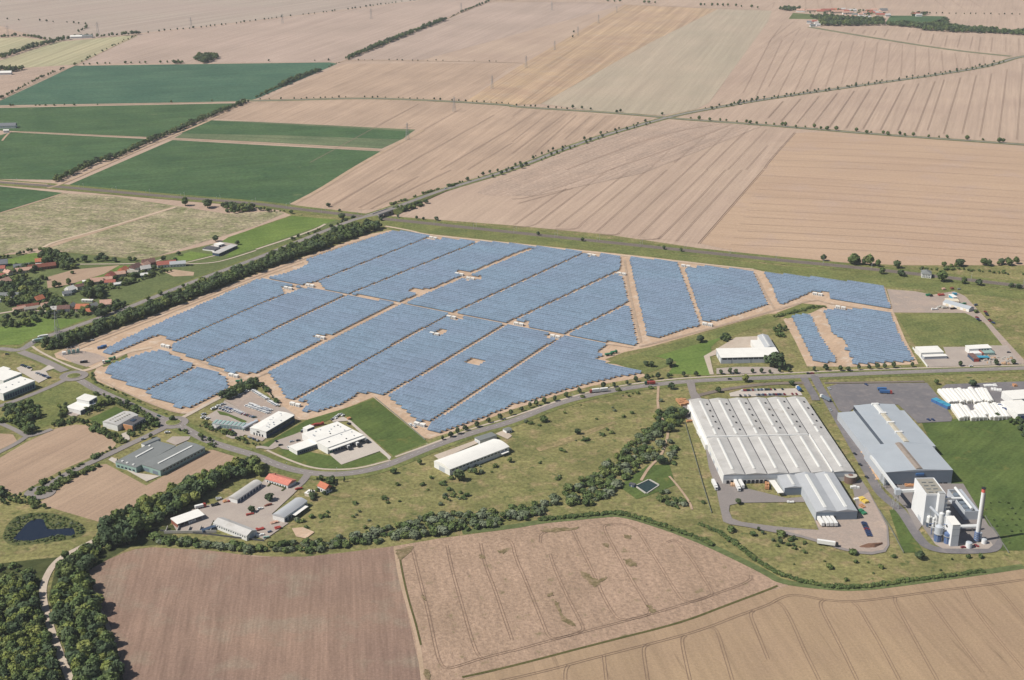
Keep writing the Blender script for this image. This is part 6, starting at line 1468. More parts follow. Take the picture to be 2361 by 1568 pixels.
# substation at the solar site gate
x, y = G(Q5(1450, 350))
e = empty('substation', (x, y, ZP), math.radians(25), 'fenced switchgear with white cabin and grey transformers on the sandy gate area', 'substation')
m = MB(); m.box(-12, -8, 0, 3, 0, 3.2); m.build('cabin', 'm_white', e)
for i in range(3):
    m = MB(); m.box(-6 + i * 4.5, -3 + i * 4.5, 0, 3, 0, 3.4); m.box(-5.6 + i * 4.5, -3.4 + i * 4.5, .5, 2.5, 3.4, 4.4); m.build('transformer', 'm_wall_green', e)
for i in range(4):
    m = MB(); m.bar((-6 + i * 4, -3, 0), (-6 + i * 4, -3, 7), .18); m.bar((-6 + i * 4, -3, 7), (-6 + i * 4, 4, 7), .14); m.bar((-6 + i * 4, 4, 0), (-6 + i * 4, 4, 7), .18); m.build('gantry', 'm_galv', e)
for k, (px, mt, lb) in enumerate(((Q5(1970, 255), 'm_blue', 'bright blue site container at the lower corner of the solar park'), (Q5(2040, 228), 'm_blue', 'second blue site container behind the first at the solar park'))):
    x, y = G(px); e = empty('site_container', (x, y, ZP), math.radians(28), lb, 'container')
    m = MB(); m.box(-3, 3, -1.3, 1.3, 0, 2.6); m.build('body', mt, e); m = MB(); m.box(-2.6, -.4, -1.36, -1.303, .1, 2.4); m.build('door', 'm_wall_blue', e)
# soil heap on the gravel apron
hp = [Q3(1960, 1235), Q3(2080, 1185), Q3(2180, 1195), Q3(2300, 1150), Q3(2310, 1190), Q3(2200, 1240), Q3(2100, 1250)]
pts_ = [G(p) for p in hp]; cx0 = sum(p[0] for p in pts_) / 7; cy0 = sum(p[1] for p in pts_) / 7
m = MB(); m.add([(p[0], p[1], 0) for p in pts_] + [(cx0 + (p[0] - cx0) * .7, cy0 + (p[1] - cy0) * .45, 1.4 + .5 * ((i * 7) % 3)) for i, p in enumerate(pts_)], [(i, (i + 1) % 7, 7 + (i + 1) % 7, 7 + i) for i in range(7)] + [tuple(range(7, 14))])
tag(m.build('soil_heap', 'm_soil_heap'), 'curved brown soil heap on the gravel apron', 'soil heap')
# ================================================================== vegetation
def leaf_mat(name, ca, cb, cc_):
    m, nt, b = base_mat(name, .75, .25)
    oi = nd(nt, 'ShaderNodeObjectInfo')
    at = nd(nt, 'ShaderNodeAttribute', attribute_name='tint')
    ad = nd(nt, 'ShaderNodeMath', operation='ADD'); nt.links.new(oi.outputs['Random'], ad.inputs[0]); nt.links.new(at.outputs['Fac'], ad.inputs[1])
    fr = nd(nt, 'ShaderNodeMath', operation='FRACT'); nt.links.new(ad.outputs[0], fr.inputs[0])
    c1 = mixc(nt, ramp(nt, fr.outputs[0], 0, .55), ca, cb)
    col = mixc(nt, ramp(nt, fr.outputs[0], .55, 1.0, 0, .9), c1, cc_)
    s = ramp(nt, noise(nt, pos(nt), .5, 2.0, .6), .3, .7, .72, 1.22)
    cs = nd(nt, 'ShaderNodeCombineColor')
    for k in range(3): nt.links.new(s, cs.inputs[k])
    col = mixc(nt, 1.0, col, cs.outputs[0], 'MULTIPLY')
    nt.links.new(col, b.inputs['Base Color'])
    tr = nd(nt, 'ShaderNodeBsdfTranslucent'); nt.links.new(col, tr.inputs[0])
    mx = nd(nt, 'ShaderNodeMixShader', i_0=.14)
    nt.links.new(b.outputs[0], mx.inputs[1]); nt.links.new(tr.outputs[0], mx.inputs[2])
    nt.links.new(mx.outputs[0], nt.nodes['Material Output'].inputs[0])
    return m
leaf_mat('m_leaf', C(104, 122, 70), C(90, 110, 64), C(126, 136, 78))
leaf_mat('m_leaf_bright', C(136, 146, 74), C(116, 130, 68), C(150, 154, 86))
leaf_mat('m_leaf_dark', C(86, 104, 70), C(76, 94, 64), C(98, 114, 74))
leaf_mat('m_leaf_silver', C(122, 132, 104), C(104, 118, 86), C(142, 150, 126))
paint('m_bark', C(96, 82, 68), .95, .1, .2, 1)

def crown_geo(seed, n, rx, z0, z1, size, lobes=6, spread=.6, conical=0.0):
    r = np.random.default_rng(seed)
    zc, hz = (z0 + z1) / 2, (z1 - z0) / 2
    L = []
    for i in range(lobes):
        a = 2 * PI * i / lobes + r.uniform(-.5, .5); q = spread * rx * r.uniform(.35, 1.0)
        zz = zc + hz * r.uniform(-.45, .45)
        L.append((q * math.cos(a), q * math.sin(a), zz, rx * r.uniform(.42, .62), hz * r.uniform(.42, .6)))
    L.append((0, 0, zc + hz * .35, rx * .6, hz * .65)); L.append((0, 0, zc - hz * .1, rx * .75, hz * .8))
    L = np.array(L)
    P, N = [], []
    while len(P) < n:
        l = L[r.integers(len(L))]
        v = r.normal(size=3); v /= np.linalg.norm(v)
        p = l[:3] + v * np.array([l[3], l[3], l[4]]) * r.uniform(.82, 1.08)
        if conical:
            t = (p[2] - z0) / (z1 - z0)
            f = max(.05, 1 - t) * conical + (1 - conical)
            p[0] *= f; p[1] *= f
        # skip points deep inside other lobes
        dd = (((p - L[:, :3]) / np.stack([L[:, 3], L[:, 3], L[:, 4]], 1)) ** 2).sum(1)
        if (dd < .45).any() and not conical: continue
        if p[2] < z0 * .9: continue
        P.append(p); N.append(v)
    P, N = np.array(P), np.array(N)
    N = N + r.normal(size=N.shape) * .38; N /= np.linalg.norm(N, axis=1)[:, None]
    A = np.cross(N, r.normal(size=N.shape)); A /= np.linalg.norm(A, axis=1)[:, None]
    B = np.cross(N, A)
    s = size * r.uniform(.6, 1.35, n)[:, None]
    k = r.uniform(-.25, .25, n)[:, None]
    V = np.stack([P - A * s - B * s * .7, P + A * s * .9 - B * s * .8 + N * s * k, P + A * s * .8 + B * s - N * s * .3, P - A * s * 1.1 + B * s * .8 + N * s * k], 1)
    return V.reshape(-1, 3)
def core_geo(rx, z0, z1):
    V = []; n, mm = 8, 4
    zc, hz = (z0 + z1) / 2, (z1 - z0) / 2
    for j in range(mm):
        for i in range(n):
            q = []
            for (ii, jj) in ((i, j), (i + 1, j), (i + 1, j + 1), (i, j + 1)):
                a = 2 * PI * ii / n; t = -PI / 2 + PI * jj / mm
                q.append((rx * math.cos(t) * math.cos(a), rx * math.cos(t) * math.sin(a), zc + hz * math.sin(t)))
            V += q
    return np.array(V)
KINDS = {}
def add_kind(name, mat, specs):
    KINDS[name] = []
    for i, (n, rx, z0, z1, size, lob, con) in enumerate(specs):
        V = np.concatenate([crown_geo(hash_(name) + i, n, rx, z0, z1, size, lob, conical=con), core_geo(rx * (.62 if not con else .3), z0 + .06, z1 - (.1 if not con else .3))])
        KINDS[name].append((V, mat))
def hash_(s): return sum(ord(c) * (i + 3) for i, c in enumerate(s))
add_kind('broad', 'm_leaf', [(260, .40, .16, 1.0, .075, 6, 0), (240, .46, .18, 1.0, .08, 7, 0), (240, .36, .14, 1.0, .075, 5, 0)])
add_kind('bright', 'm_leaf_bright', [(240, .42, .14, 1.0, .08, 6, 0), (220, .46, .16, 1.0, .085, 7, 0)])
add_kind('dark', 'm_leaf_dark', [(240, .40, .12, 1.0, .08, 6, 0), (220, .46, .12, 1.0, .085, 7, 0)])
add_kind('shrub', 'm_leaf', [(130, .62, .02, 1.0, .13, 5, 0), (120, .70, .02, 1.0, .13, 6, 0), (120, .55, .02, 1.0, .13, 5, 0)])
add_kind('silver', 'm_leaf_silver', [(130, .62, .02, 1.0, .12, 5, 0), (120, .66, .02, 1.0, .13, 6, 0)])
add_kind('street', 'm_leaf_dark', [(120, .33, .25, 1.0, .10, 4, 0), (110, .30, .25, 1.0, .10, 4, 0)])
add_kind('conifer', 'm_leaf_dark', [(200, .26, .06, 1.0, .07, 5, .85)])
def quads_mesh(name, V, mat, tint=None):
    n = len(V) // 4
    me = bpy.data.meshes.new(name)
    me.vertices.add(4 * n); me.loops.add(4 * n); me.polygons.add(n)
    me.vertices.foreach_set('co', V.astype(np.float32).ravel())
    me.loops.foreach_set('vertex_index', np.arange(4 * n, dtype=np.int32))
    me.polygons.foreach_set('loop_start', np.arange(0, 4 * n, 4, dtype=np.int32))
    me.materials.append(MATS[mat])
    if tint is not None:
        at = me.attributes.new('tint', 'FLOAT', 'POINT')
        at.data.foreach_set('value', tint.astype(np.float32))
    me.update(); me.validate()
    return me
def trunk_mesh():
    m = MB(); m.cyl(0, 0, 0, .5, .035, .022, n=7)
    for a, z in ((.3, .32), (2.4, .36), (4.4, .3)):
        m.bar((0, 0, z), (.2 * math.cos(a), .2 * math.sin(a), z + .22), .012)
    return m.mesh('trunk', 'm_bark')
TRUNK = trunk_mesh()
stem = MB()
for a in (0, 2.1, 4.2): stem.bar((0, 0, 0), (.2 * math.cos(a), .2 * math.sin(a), .45), .03)
STEM = stem.mesh('stem', 'm_bark')
CROWN = {k: [quads_mesh('crown', V, mat) for V, mat in v] for k, v in KINDS.items()}
SHRUBBY = ('shrub', 'silver')
NM = {'broad': 'leafy_tree', 'bright': 'leafy_tree', 'dark': 'leafy_tree', 'shrub': 'shrub', 'silver': 'willow_shrub', 'street': 'street_tree', 'conifer': 'conifer'}
def tree(x, y, h, kind, label, group, z=.3, wide=1.0):
    e = empty(NM[kind], (x, y, z), random.random() * 6.28, label, 'shrub' if kind in SHRUBBY else 'tree', group)
    e.scale = (h * wide * random.uniform(.85, 1.25), h * wide * random.uniform(.85, 1.25), h)
    link('crown' if kind not in SHRUBBY else 'foliage', random.choice(CROWN[kind]), e)
    link('trunk', TRUNK, e) if kind not in SHRUBBY else link('stem', STEM, e)
    return e
def scatter(poly, sp, jit=.42, world=False):
    q = poly if world else [G(p) for p in poly]
    x0, x1 = min(p[0] for p in q), max(p[0] for p in q); y0, y1 = min(p[1] for p in q), max(p[1] for p in q)
    res = []
    y = y0; r_ = 0
    while y < y1:
        x = x0 + (sp / 2 if r_ % 2 else 0)
        while x < x1:
            px, py = x + random.uniform(-jit, jit) * sp, y + random.uniform(-jit, jit) * sp
            if inside(q, px, py): res.append((px, py))
            x += sp
        y += sp * .87; r_ += 1
    return res
def band(pts, wid, sp):
    q = smooth([G(p) for p in pts], 1)
    res = []
    nrow = max(1, round(wid / sp))
    for k in range(nrow):
        o_ = (k - (nrow - 1) / 2) * (wid / nrow)
        for (x, y, tx, ty) in resample(q, sp):
            res.append((x - ty * (o_ + random.uniform(-.3, .3) * sp) + tx * random.uniform(-.3, .3) * sp, y + tx * (o_ + random.uniform(-.3, .3) * sp) + ty * random.uniform(-.3, .3) * sp))
    return res
POOL = []      # (size in view, x, y, h, kind, label, group, mass name, mass label)
def wood(pts, h0, h1, mix, label, group, mass, mlabel, thin=0.0):
    for x, y in pts:
        if random.random() < thin: continue
        h = random.uniform(h0, h1) * random.choice((.72, .9, 1.0, 1.0, 1.12))
        k = random.choices([m_[0] for m_ in mix], [m_[1] for m_ in mix])[0]
        if k in SHRUBBY: h = min(h, 5.2) * random.uniform(.75, 1.1)
        POOL.append((h / math.hypot(x, y, CAM_H), x, y, h, k, label, group, mass, mlabel))
MIX = [('broad', 5), ('dark', 3), ('bright', 1), ('shrub', 2)]
# tree belt between the country road and the solar park
belt = DD(92, 808, 108, 796, 140, 788, 235, 752, 300, 727, 400, 688, 445, 668, 590, 612, 700, 568, 800, 530, 850, 520, 880, 530, 848, 538, 765, 567, 590, 630, 400, 707, 207, 780, 146, 804)
wood(scatter(belt, 5.4), 7, 11.5, [('broad', 5), ('dark', 3), ('shrub', 1)], 'leafy tree in the belt between country road and solar park', 'trees of the solar park belt', 'tree_belt', 'dense green tree belt between country road and solar park')
# wood at the gravel road
wl_ = scatter(DD(-60, 1400, 0, 1365, 40, 1335, 75, 1350, 92, 1400, 108, 1470, 135, 1568, 150, 1650, -60, 1680), 5.6)
wood(wl_, 6, 10, [('bright', 5), ('broad', 4), ('dark', 2)], 'light green tree in the wood left of the pale gravel road', 'trees of the wood by the gravel road', 'woodland', 'light green wood beside the pale gravel road')
wood(scatter(DD(-60, 1330, 0, 1305, 100, 1300, 96, 1340, 75, 1345, 0, 1372, -60, 1400), 7), 3, 6, [('shrub', 4), ('broad', 2)], 'dark shrub in the scrub above the wood by the gravel road', 'scrub above the gravel road wood', 'scrub', 'dark scrub above the light green wood', .35)
wood(scatter(DD(122, 1395, 135, 1370, 180, 1345, 202, 1338, 213, 1375, 235, 1440, 262, 1520, 278, 1568, 282, 1660, 190, 1660, 172, 1560, 150, 1490, 135, 1440), 6.2), 8, 13, [('dark', 4), ('broad', 5), ('bright', 2)], 'tall tree in the strip between gravel road and tilled field', 'trees between gravel road and tilled field', 'woodland_strip', 'tall dark woodland strip between gravel road and tilled field')
wood(scatter(DD(150, 1290, 200, 1268, 235, 1245, 262, 1258, 205, 1318, 190, 1330, 135, 1350, 130, 1320), 6.5), 6, 11, MIX, 'bushy tree beside the bend of the gravel road', 'trees at the gravel road bend', 'copse', 'dark copse at the bend of the gravel road')
wood(scatter(DD(228, 1245, 262, 1215, 300, 1205, 330, 1230, 290, 1262, 250, 1268), 6.5), 10, 16, [('broad', 4), ('dark', 3)], 'tall broad tree at the gravel road crossing near the pond', 'tall trees near the pond', 'copse', 'tall copse near the pond')
wood(scatter(DD(255, 1212, 300, 1185, 420, 1128, 500, 1092, 560, 1074, 600, 1078, 605, 1098, 540, 1105, 470, 1148, 380, 1205, 330, 1235, 290, 1225), 6.5), 8, 13, [('broad', 5), ('dark', 3), ('bright', 2)], 'leafy tree in the wood behind the contractors yard', 'trees behind the contractors yard', 'yard_wood', 'leafy wood strip behind the contractors yard')
wood(scatter(DD(350, 1238, 480, 1252, 590, 1265, 640, 1256, 720, 1250, 820, 1236, 900, 1215, 960, 1200, 1060, 1185, 1180, 1178, 1260, 1170, 1250, 1190, 1180, 1210, 1060, 1226, 930, 1244, 850, 1258, 700, 1276, 590, 1276, 350, 1256), 5.0), 2.4, 6.5, [('silver', 4), ('shrub', 5), ('broad', 1)], 'shrub in the thick hedge along the top of the tilled field', 'shrubs along the tilled field', 'hedge', 'thick silvery green hedge along the tilled field', .18)
wood(scatter(DD(350, 1238, 480, 1252, 590, 1265, 590, 1273, 350, 1250), 4.6), 2.2, 4, [('shrub', 5)], 'shrub in the thick hedge along the top of the tilled field', 'shrubs along the tilled field', 'hedge', 'thick silvery green hedge along the tilled field', .3)
wood(scatter(TT(2, 2, -20, 1568, 350, 1470, 700, 1270, 900, 1130, 1080, 950, 1300, 790, 1380, 870, 1400, 960, 1390, 1040, 1330, 1100, 1180, 1190, 1080, 1300, 930, 1390, 850, 1510, 300, 1590), 5.6), 2.6, 7, [('shrub', 6), ('broad', 2), ('silver', 3), ('bright', 1)], 'bush in the thicket between rough meadow and footpath', 'bushes of the meadow thicket', 'thicket', 'loose bushy thicket winding through the rough meadow', .28)
wood(scatter(TT(2, 2, 1300, 730, 1400, 690, 1560, 660, 1600, 730, 1530, 820, 1460, 850, 1400, 880, 1330, 850), 6), 5, 9, MIX, 'tree in the copse beside the footpath and wood store', 'trees of the footpath copse', 'copse', 'dark copse beside the footpath and wood store')
wood(scatter(TT(2, 2, 1290, 1440, 1400, 1400, 1560, 1450, 1600, 1568, 1500, 1580, 1380, 1500), 5), 2.5, 5, [('shrub', 5), ('silver', 1)], 'bush in the thicket below the concrete basin', 'bushes below the basin', 'thicket', 'bushy thicket below the concrete basin', .25)
wood(scatter(TT(2, 2, 1410, 930, 1480, 930, 1510, 1000, 1490, 1250, 1440, 1260, 1460, 1060), 5), 2.5, 5, [('shrub', 4), ('silver', 2)], 'bush along the ditch beside the footpath', 'bushes along the ditch', 'thicket', 'bushes along the ditch beside the footpath', .3)
wood(scatter([Q3(200, 960), Q3(420, 960), Q3(700, 1000), Q3(820, 1090), Q3(990, 1060), Q3(1240, 1130), Q3(1350, 1220), Q3(1340, 1330), Q3(1250, 1300), Q3(900, 1180), Q3(700, 1120), Q3(450, 1080)], 6.5), 2, 4.5, [('shrub', 5), ('dark', 1)], 'shrub on the slope below the gravel apron', 'shrubs below the gravel apron', 'scrub', 'scattered scrub below the gravel apron', .35)
for c, n_ in (((TT(3, 3, -640, 130, -400, 230, 0, 560, 400, 690, 800, 725, 1200, 670, 1800, 590, 2000, 565)), 2.2),):
    wood(band(c, 4, 1.9), 1.4, 2.4, [('shrub', 1)], 'low bush on the field bank below the industrial meadow', 'bushes on the field bank', 'field_hedge', 'low dark hedge on the bank of the wheat field')
wood(band(TT(2, 3, 250, 95, 560, 65, 860, 38, 980, 30, 1200, 85, 1720, 262, 1860, 330), 4, 1.9), 1.6, 2.8, [('shrub', 1)], 'low bush on the bank of the lodged crop field', 'bushes on the field bank', 'field_hedge', 'low dark hedge on the bank of the lodged crop field')
pw_ = [G(p) for p in pond_smooth(0, 3, 120, 270, 200, 180, 260, 110, 340, 85, 410, 85, 420, 160, 470, 185, 580, 175, 670, 165, 690, 200, 690, 245, 560, 235, 400, 260, 290, 290, 160, 285)]
wood([p for p in scatter(pond_smooth(0, 3, 30, 260, 70, 140, 180, 50, 400, 30, 600, 60, 780, 160, 770, 225, 640, 270, 300, 310, 110, 330), 2.6) if not inside(pw_, *p)], .8, 1.9, [('shrub', 4), ('silver', 1)], 'reed clump on the pond bank', 'reeds of the pond', 'reeds', 'green reeds growing round the dark pond', .3)
# business park greenery
wood(scatter(TT(0, 2, 0, 640, 120, 610, 250, 590, 380, 610, 410, 680, 380, 740, 260, 770, 330, 850, 260, 880, 160, 830, 0, 760), 6), 4, 8, MIX, 'tree in the overgrown plot beside the western street', 'trees of the overgrown plot', 'copse', 'overgrown green plot beside the western street', .15)
wood(band(TT(0, 2, 780, 690, 900, 640, 1000, 580, 1080, 570, 1200, 640, 1300, 690), 12, 5), 3, 6, MIX, 'hedge tree between the white office house and the cream hall', 'hedge trees in the business park', 'hedge', 'leafy hedge between office house and cream hall')
wood(band(TT(0, 2, 480, 790, 600, 760, 700, 750, 800, 770, 900, 830, 1000, 890, 1100, 920, 1150, 960), 10, 5), 2.5, 5, [('shrub', 4), ('broad', 2)], 'hedge shrub along the upper edge of the small arable field', 'hedge shrubs by the small fields', 'hedge', 'leafy hedge along the small arable field')
wood(band(TT(0, 2, 880, 510, 960, 530, 1100, 590, 1260, 650, 1400, 720, 1450, 760), 6, 5), 2.5, 5, [('shrub', 4), ('broad', 2)], 'hedge shrub along the street past the cream hall', 'hedge shrubs along the street', 'hedge', 'hedge along the street past the cream hall')
wood(scatter(TT(0, 2, 540, 620, 640, 600, 640, 700, 560, 720), 5), 3, 6, MIX, 'garden tree beside the white office house', 'garden trees by the office house', 'garden_trees', 'garden trees beside the white office house')
wood(scatter(TT(0, 2, 1270, 720, 1420, 720, 1460, 800, 1300, 870, 1200, 900, 1180, 860, 1260, 800), 5), 2.5, 5, [('shrub', 3), ('broad', 3)], 'garden tree beside the dark office cube', 'garden trees by the office cube', 'garden_trees', 'garden trees beside the dark office cube', .3)
wood(band(TT(0, 2, 270, 1385, 480, 1290, 620, 1230, 760, 1150, 900, 1075, 1050, 1000), 5, 4), 1.8, 4.2, [('shrub', 5), ('broad', 1)], 'hedge bush on the field side of the dead-end street', 'hedge bushes along the dead-end street', 'hedge', 'hedge along the dead-end street', .35)
wood(band(TT(0, 2, 460, 1400, 520, 1340, 640, 1270, 800, 1210, 920, 1165), 7, 4), 2, 4.5, [('shrub', 5), ('broad', 2)], 'hedge bush below the dead-end street', 'hedge bushes along the dead-end street', 'hedge', 'thick hedge below the dead-end street')
wood(scatter(TT(0, 2, 320, 1390, 390, 1380, 420, 1420, 360, 1440), 4), 3, 5, [('broad', 2), ('shrub', 3)], 'tree on the island of the turning loop', 'trees on the turning loop', 'copse', 'trees on the turning loop island')
wood(scatter(TT(0, 2, 1600, 840, 1700, 830, 1760, 880, 1650, 870) + TT(0, 2, 1780, 890, 1880, 900, 2000, 970, 1980, 1000, 1830, 920), 5), 2.5, 5, MIX, 'hedge tree behind the grey felt-roofed works', 'trees behind the grey works', 'hedge', 'hedge behind the grey works')
wood(scatter(TT(0, 2, -20, 1370, 60, 1390, 150, 1440, 230, 1440, 300, 1500, 450, 1560, 430, 1580, 250, 1540, 100, 1500, 0, 1568), 5.5), 3, 6, MIX, 'tree in the hedge above the pond', 'trees above the pond', 'hedge', 'dark hedge above the pond')
wood(band([P6(500, 450), P6(700, 350), P6(900, 250), P6(1080, 170), P6(1180, 160)], 14, 5), 5, 8, [('dark', 5), ('broad', 1)], 'dark conifer-like hedge tree behind the dealership car yard', 'hedge trees behind the dealership', 'hedge', 'dark tall hedge behind the dealership car yard')
wood(band([P6(1180, 180), P6(1300, 260), P6(1420, 430), P6(1520, 540)], 5, 4), 2, 4.5, [('shrub', 3), ('dark', 2)], 'shrub between car yard and solar park track', 'shrubs by the car yard', 'hedge', 'shrub strip between car yard and solar park', .2)
wood(band([P6(60, 980), P6(200, 1020), P6(380, 1110), P6(560, 1130), P6(690, 1180)], 9, 4.5), 2, 4, [('shrub', 4), ('dark', 2)], 'planted shrub in the strip between showroom and street', 'shrubs by the showroom', 'hedge', 'shrub strip between showroom and street', .25)
wood(band([P6(760, 1240), P6(900, 1310), P6(1040, 1360), P6(1180, 1370)], 8, 4.5), 1.5, 3, [('shrub', 4), ('dark', 2)], 'planted shrub in the strip below the dealership hall', 'shrubs by the dealership hall', 'hedge', 'shrub strip below the dealership hall', .25)
wood(scatter(TT(1, 2, 480, 1310, 560, 1290, 640, 1280, 800, 1285, 830, 1310, 720, 1400, 600, 1480, 480, 1490, 460, 1440, 560, 1400, 555, 1330), 5), 2.5, 5.5, [('conifer', 3), ('dark', 3), ('shrub', 2)], 'garden conifer round the small orange-roofed house', 'conifers round the orange-roofed house', 'garden_trees', 'dark conifers round the small orange-roofed house', .3)
wood(band(TT(0, 2, 850, 300, 860, 370, 960, 430, 1100, 480, 1250, 550, 1400, 640, 1560, 690), 3, 4), 1.2, 2.2, [('shrub', 1)], 'low hedge bush along the small solar block', 'hedge along the small solar block', 'hedge', 'low clipped hedge along the small solar block', .3)
# village trees
wood(scatter(DD(0, 660, 45, 655, 90, 665, 110, 680, 140, 690, 150, 712, 95, 720, 60, 700, 20, 708, 0, 700), 6.0), 5, 10, MIX, 'garden tree among the village houses', 'village garden trees', 'garden_trees', 'garden trees of the village', .15)
wood(scatter(DD(110, 582, 150, 595, 180, 612, 175, 625, 130, 622, 105, 610, 85, 592), 8), 7, 12, MIX, 'tall garden tree round the village farm', 'village farm trees', 'garden_trees', 'tall garden trees round the village farm', .1)
wood(scatter(DD(0, 745, 60, 742, 110, 735, 60, 752, 0, 765), 8), 5, 9, MIX, 'tree at the meadow edge of the village', 'village edge trees', 'garden_trees', 'trees on the meadow edge of the village', .3)
wood(scatter(DD(160, 712, 215, 728, 235, 735, 290, 712, 295, 700, 265, 702, 210, 718), 7), 5, 9, [('dark', 4), ('broad', 4)], 'dark tree between village and country road', 'trees by the country road', 'garden_trees', 'dark trees between village and country road')
wood(scatter(DD(180, 680, 215, 660, 245, 690, 215, 695), 8), 8, 12, [('dark', 4), ('broad', 4)], 'big dark tree in the village centre', 'big village trees', 'garden_trees', 'big dark trees in the village')
wood(band(DD(250, 668, 300, 655, 350, 640, 400, 625), 7, 5), 3, 6, MIX, 'hedge tree below the ridge lane houses', 'hedge trees below the ridge lane', 'hedge', 'hedge below the ridge lane houses', .2)
wood(scatter(DD(100, 700, 140, 690, 160, 705, 140, 735, 100, 730), 7), 3, 8, MIX, 'fruit tree in the village gardens', 'village fruit trees', 'garden_trees', 'fruit trees of the village gardens', .25)
wood(scatter(DD(0, 640, 60, 640, 105, 660, 60, 668, 0, 660), 7), 4, 8, MIX, 'garden tree along the village lanes', 'village lane trees', 'garden_trees', 'garden trees along the village lanes', .3)
wood(scatter(DD(200, 690, 240, 660, 300, 638, 360, 618, 390, 622, 330, 645, 270, 668, 230, 695), 7), 3, 7, MIX, 'garden tree between the ridge lane houses', 'ridge lane garden trees', 'garden_trees', 'garden trees between the ridge lane houses', .35)
wood(scatter(DD(60, 720, 110, 715, 200, 715, 260, 712, 230, 730, 120, 738, 50, 738), 7), 3, 7, MIX, 'garden tree among the lower village houses', 'lower village trees', 'garden_trees', 'garden trees among the lower village houses', .3)
wood(band(DD(0, 598, 40, 590, 80, 577, 110, 580), 6, 6), 4, 8, MIX, 'tree along the upper village edge', 'upper village edge trees', 'hedge', 'hedge along the upper village edge', .3)
wood(scatter(DD(25, 615, 75, 612, 110, 622, 70, 632, 30, 632), 8), 5, 8, [('dark', 4), ('broad', 3)], 'dark tree behind the village barns', 'trees behind the barns', 'garden_trees', 'dark trees behind the village barns', .2)
# railway side
wood(scatter(TT(1, 1, 0, 370, 250, 380, 320, 395, 250, 400, 0, 390), 8), 4, 7, MIX, 'bush beside the railway by the mottled field', 'bushes beside the railway', 'rail_hedge', 'bushes beside the railway', .3)
wood(scatter(TT(0, 1, 2030, 350, 2130, 340, 2361, 345, 2361, 385, 2200, 410, 2100, 400), 8), 6, 10, MIX, 'tree in the copse between railway and mottled field', 'trees of the railway copse', 'copse', 'dark copse between railway and mottled field')
wood(scatter(TT(1, 1, 1260, 380, 1400, 340, 1560, 300, 1580, 310, 1440, 370, 1300, 400), 7), 5, 8, MIX, 'tree on the road embankment beyond the railway', 'embankment trees', 'copse', 'dark copse on the road embankment')
wood(band(TT(1, 1, 1250, 320, 1400, 270, 1600, 205, 1760, 165, 1930, 105), 5, 5), 2.5, 5, [('shrub', 4), ('broad', 1)], 'bush along the country road beyond the bridge', 'bushes along the country road', 'rail_hedge', 'bushes along the country road beyond the bridge', .3)
wood(band(TT(1, 1, 320, 660, 500, 585, 700, 530, 900, 450), 6, 5), 3, 6, MIX, 'bush on the meadow side of the country road', 'bushes along the country road', 'rail_hedge', 'bushes on the meadow side of the country road', .35)
wood(scatter(TT(3, 1, 540, 870, 700, 870, 900, 890, 1100, 905, 1130, 890, 1000, 880, 760, 865), 8), 10, 15, [('dark', 4), ('broad', 5)], 'tall tree in the group between orange field and railway', 'tall trees by the railway', 'copse', 'tall tree group between orange field and railway')
wood(scatter(TT(3, 1, 1540, 890, 1660, 880, 1840, 880, 1900, 890, 1800, 900, 1600, 905), 8), 5, 9, MIX, 'tree on the bank above the sidings', 'trees above the sidings', 'copse', 'trees on the bank above the sidings', .15)
wood(scatter(TT(3, 1, 1940, 875, 2020, 870, 2080, 865, 2361, 865, 2361, 880, 2000, 890), 9), 8, 12, MIX, 'broad tree on the eastern bank above the sidings', 'trees above the sidings', 'copse', 'broad trees on the eastern bank')
wood(band(TT(3, 1, 1420, 915, 1700, 920, 2000, 940, 2361, 970), 10, 6), 2, 4, [('shrub', 1)], 'shrub on the railway cutting', 'shrubs on the railway cutting', 'rail_hedge', 'shrubs on the railway cutting', .3)
wood(scatter([Q1(1480, 110), Q1(1620, 60), Q1(1760, 100), Q1(1700, 240), Q1(1600, 260), Q1(1560, 180)], 5), 3, 6, MIX, 'tree in the clump beside the narrow solar strip', 'trees beside the narrow solar strip', 'copse', 'tree clump beside the narrow solar strip')
wood(scatter([Q1(470, 320), Q1(560, 260), Q1(700, 280), Q1(640, 350), Q1(540, 380)], 5), 4, 7, [('dark', 3), ('broad', 3)], 'tree behind the concrete yard of the street hall', 'trees behind the street hall', 'copse', 'dark trees behind the street hall yard')
wood(band(TT(3, 1, 60, 1360, 250, 1310, 420, 1270, 530, 1265), 6, 4), 1.5, 3.2, [('shrub', 1)], 'shrub on the earth bank between two solar blocks', 'shrubs on the solar park bank', 'scrub', 'scrub on the earth bank between two solar blocks')
wood(scatter(TT(3, 2, 2200, 740, 2320, 730, 2361, 760, 2440, 900, 2361, 960, 2330, 850), 6), 3, 6, MIX, 'tree at the edge of the big lawn behind the storage tents', 'trees by the big lawn', 'copse', 'trees at the edge of the big lawn')
# far hedgerows and woods
FAR = [('dark', 3), ('broad', 4)]
def hedgerow(pts, wid, sp, h0, h1, thin=0.0):
    wood(band(pts, wid, sp), h0, h1, FAR, 'tree in a hedgerow between the distant fields', 'trees of the distant hedgerows', 'distant_hedgerow', 'dark hedgerow trees between the distant fields', thin)
hedgerow(TT(0, 0, 510, 1535, 760, 1568), 10, 9, 6, 9) if False else None
hedgerow(TT(0, 1, 520, 110, 620, 60, 700, 25) , 12, 7, 7, 10)
hedgerow(TT(0, 1, 720, 15, 850, -60) + TT(0, 0, 1000, 1480, 1150, 1420, 1350, 1320, 1560, 1240, 1800, 1135, 2050, 1030, 2270, 945), 14, 7, 6, 10)
hedgerow(TT(1, 0, 10, 905, 100, 860, 220, 805, 240, 800), 8, 8, 5, 8)
hedgerow(TT(1, 0, 230, 800, 400, 720, 590, 655), 16, 8, 7, 11)
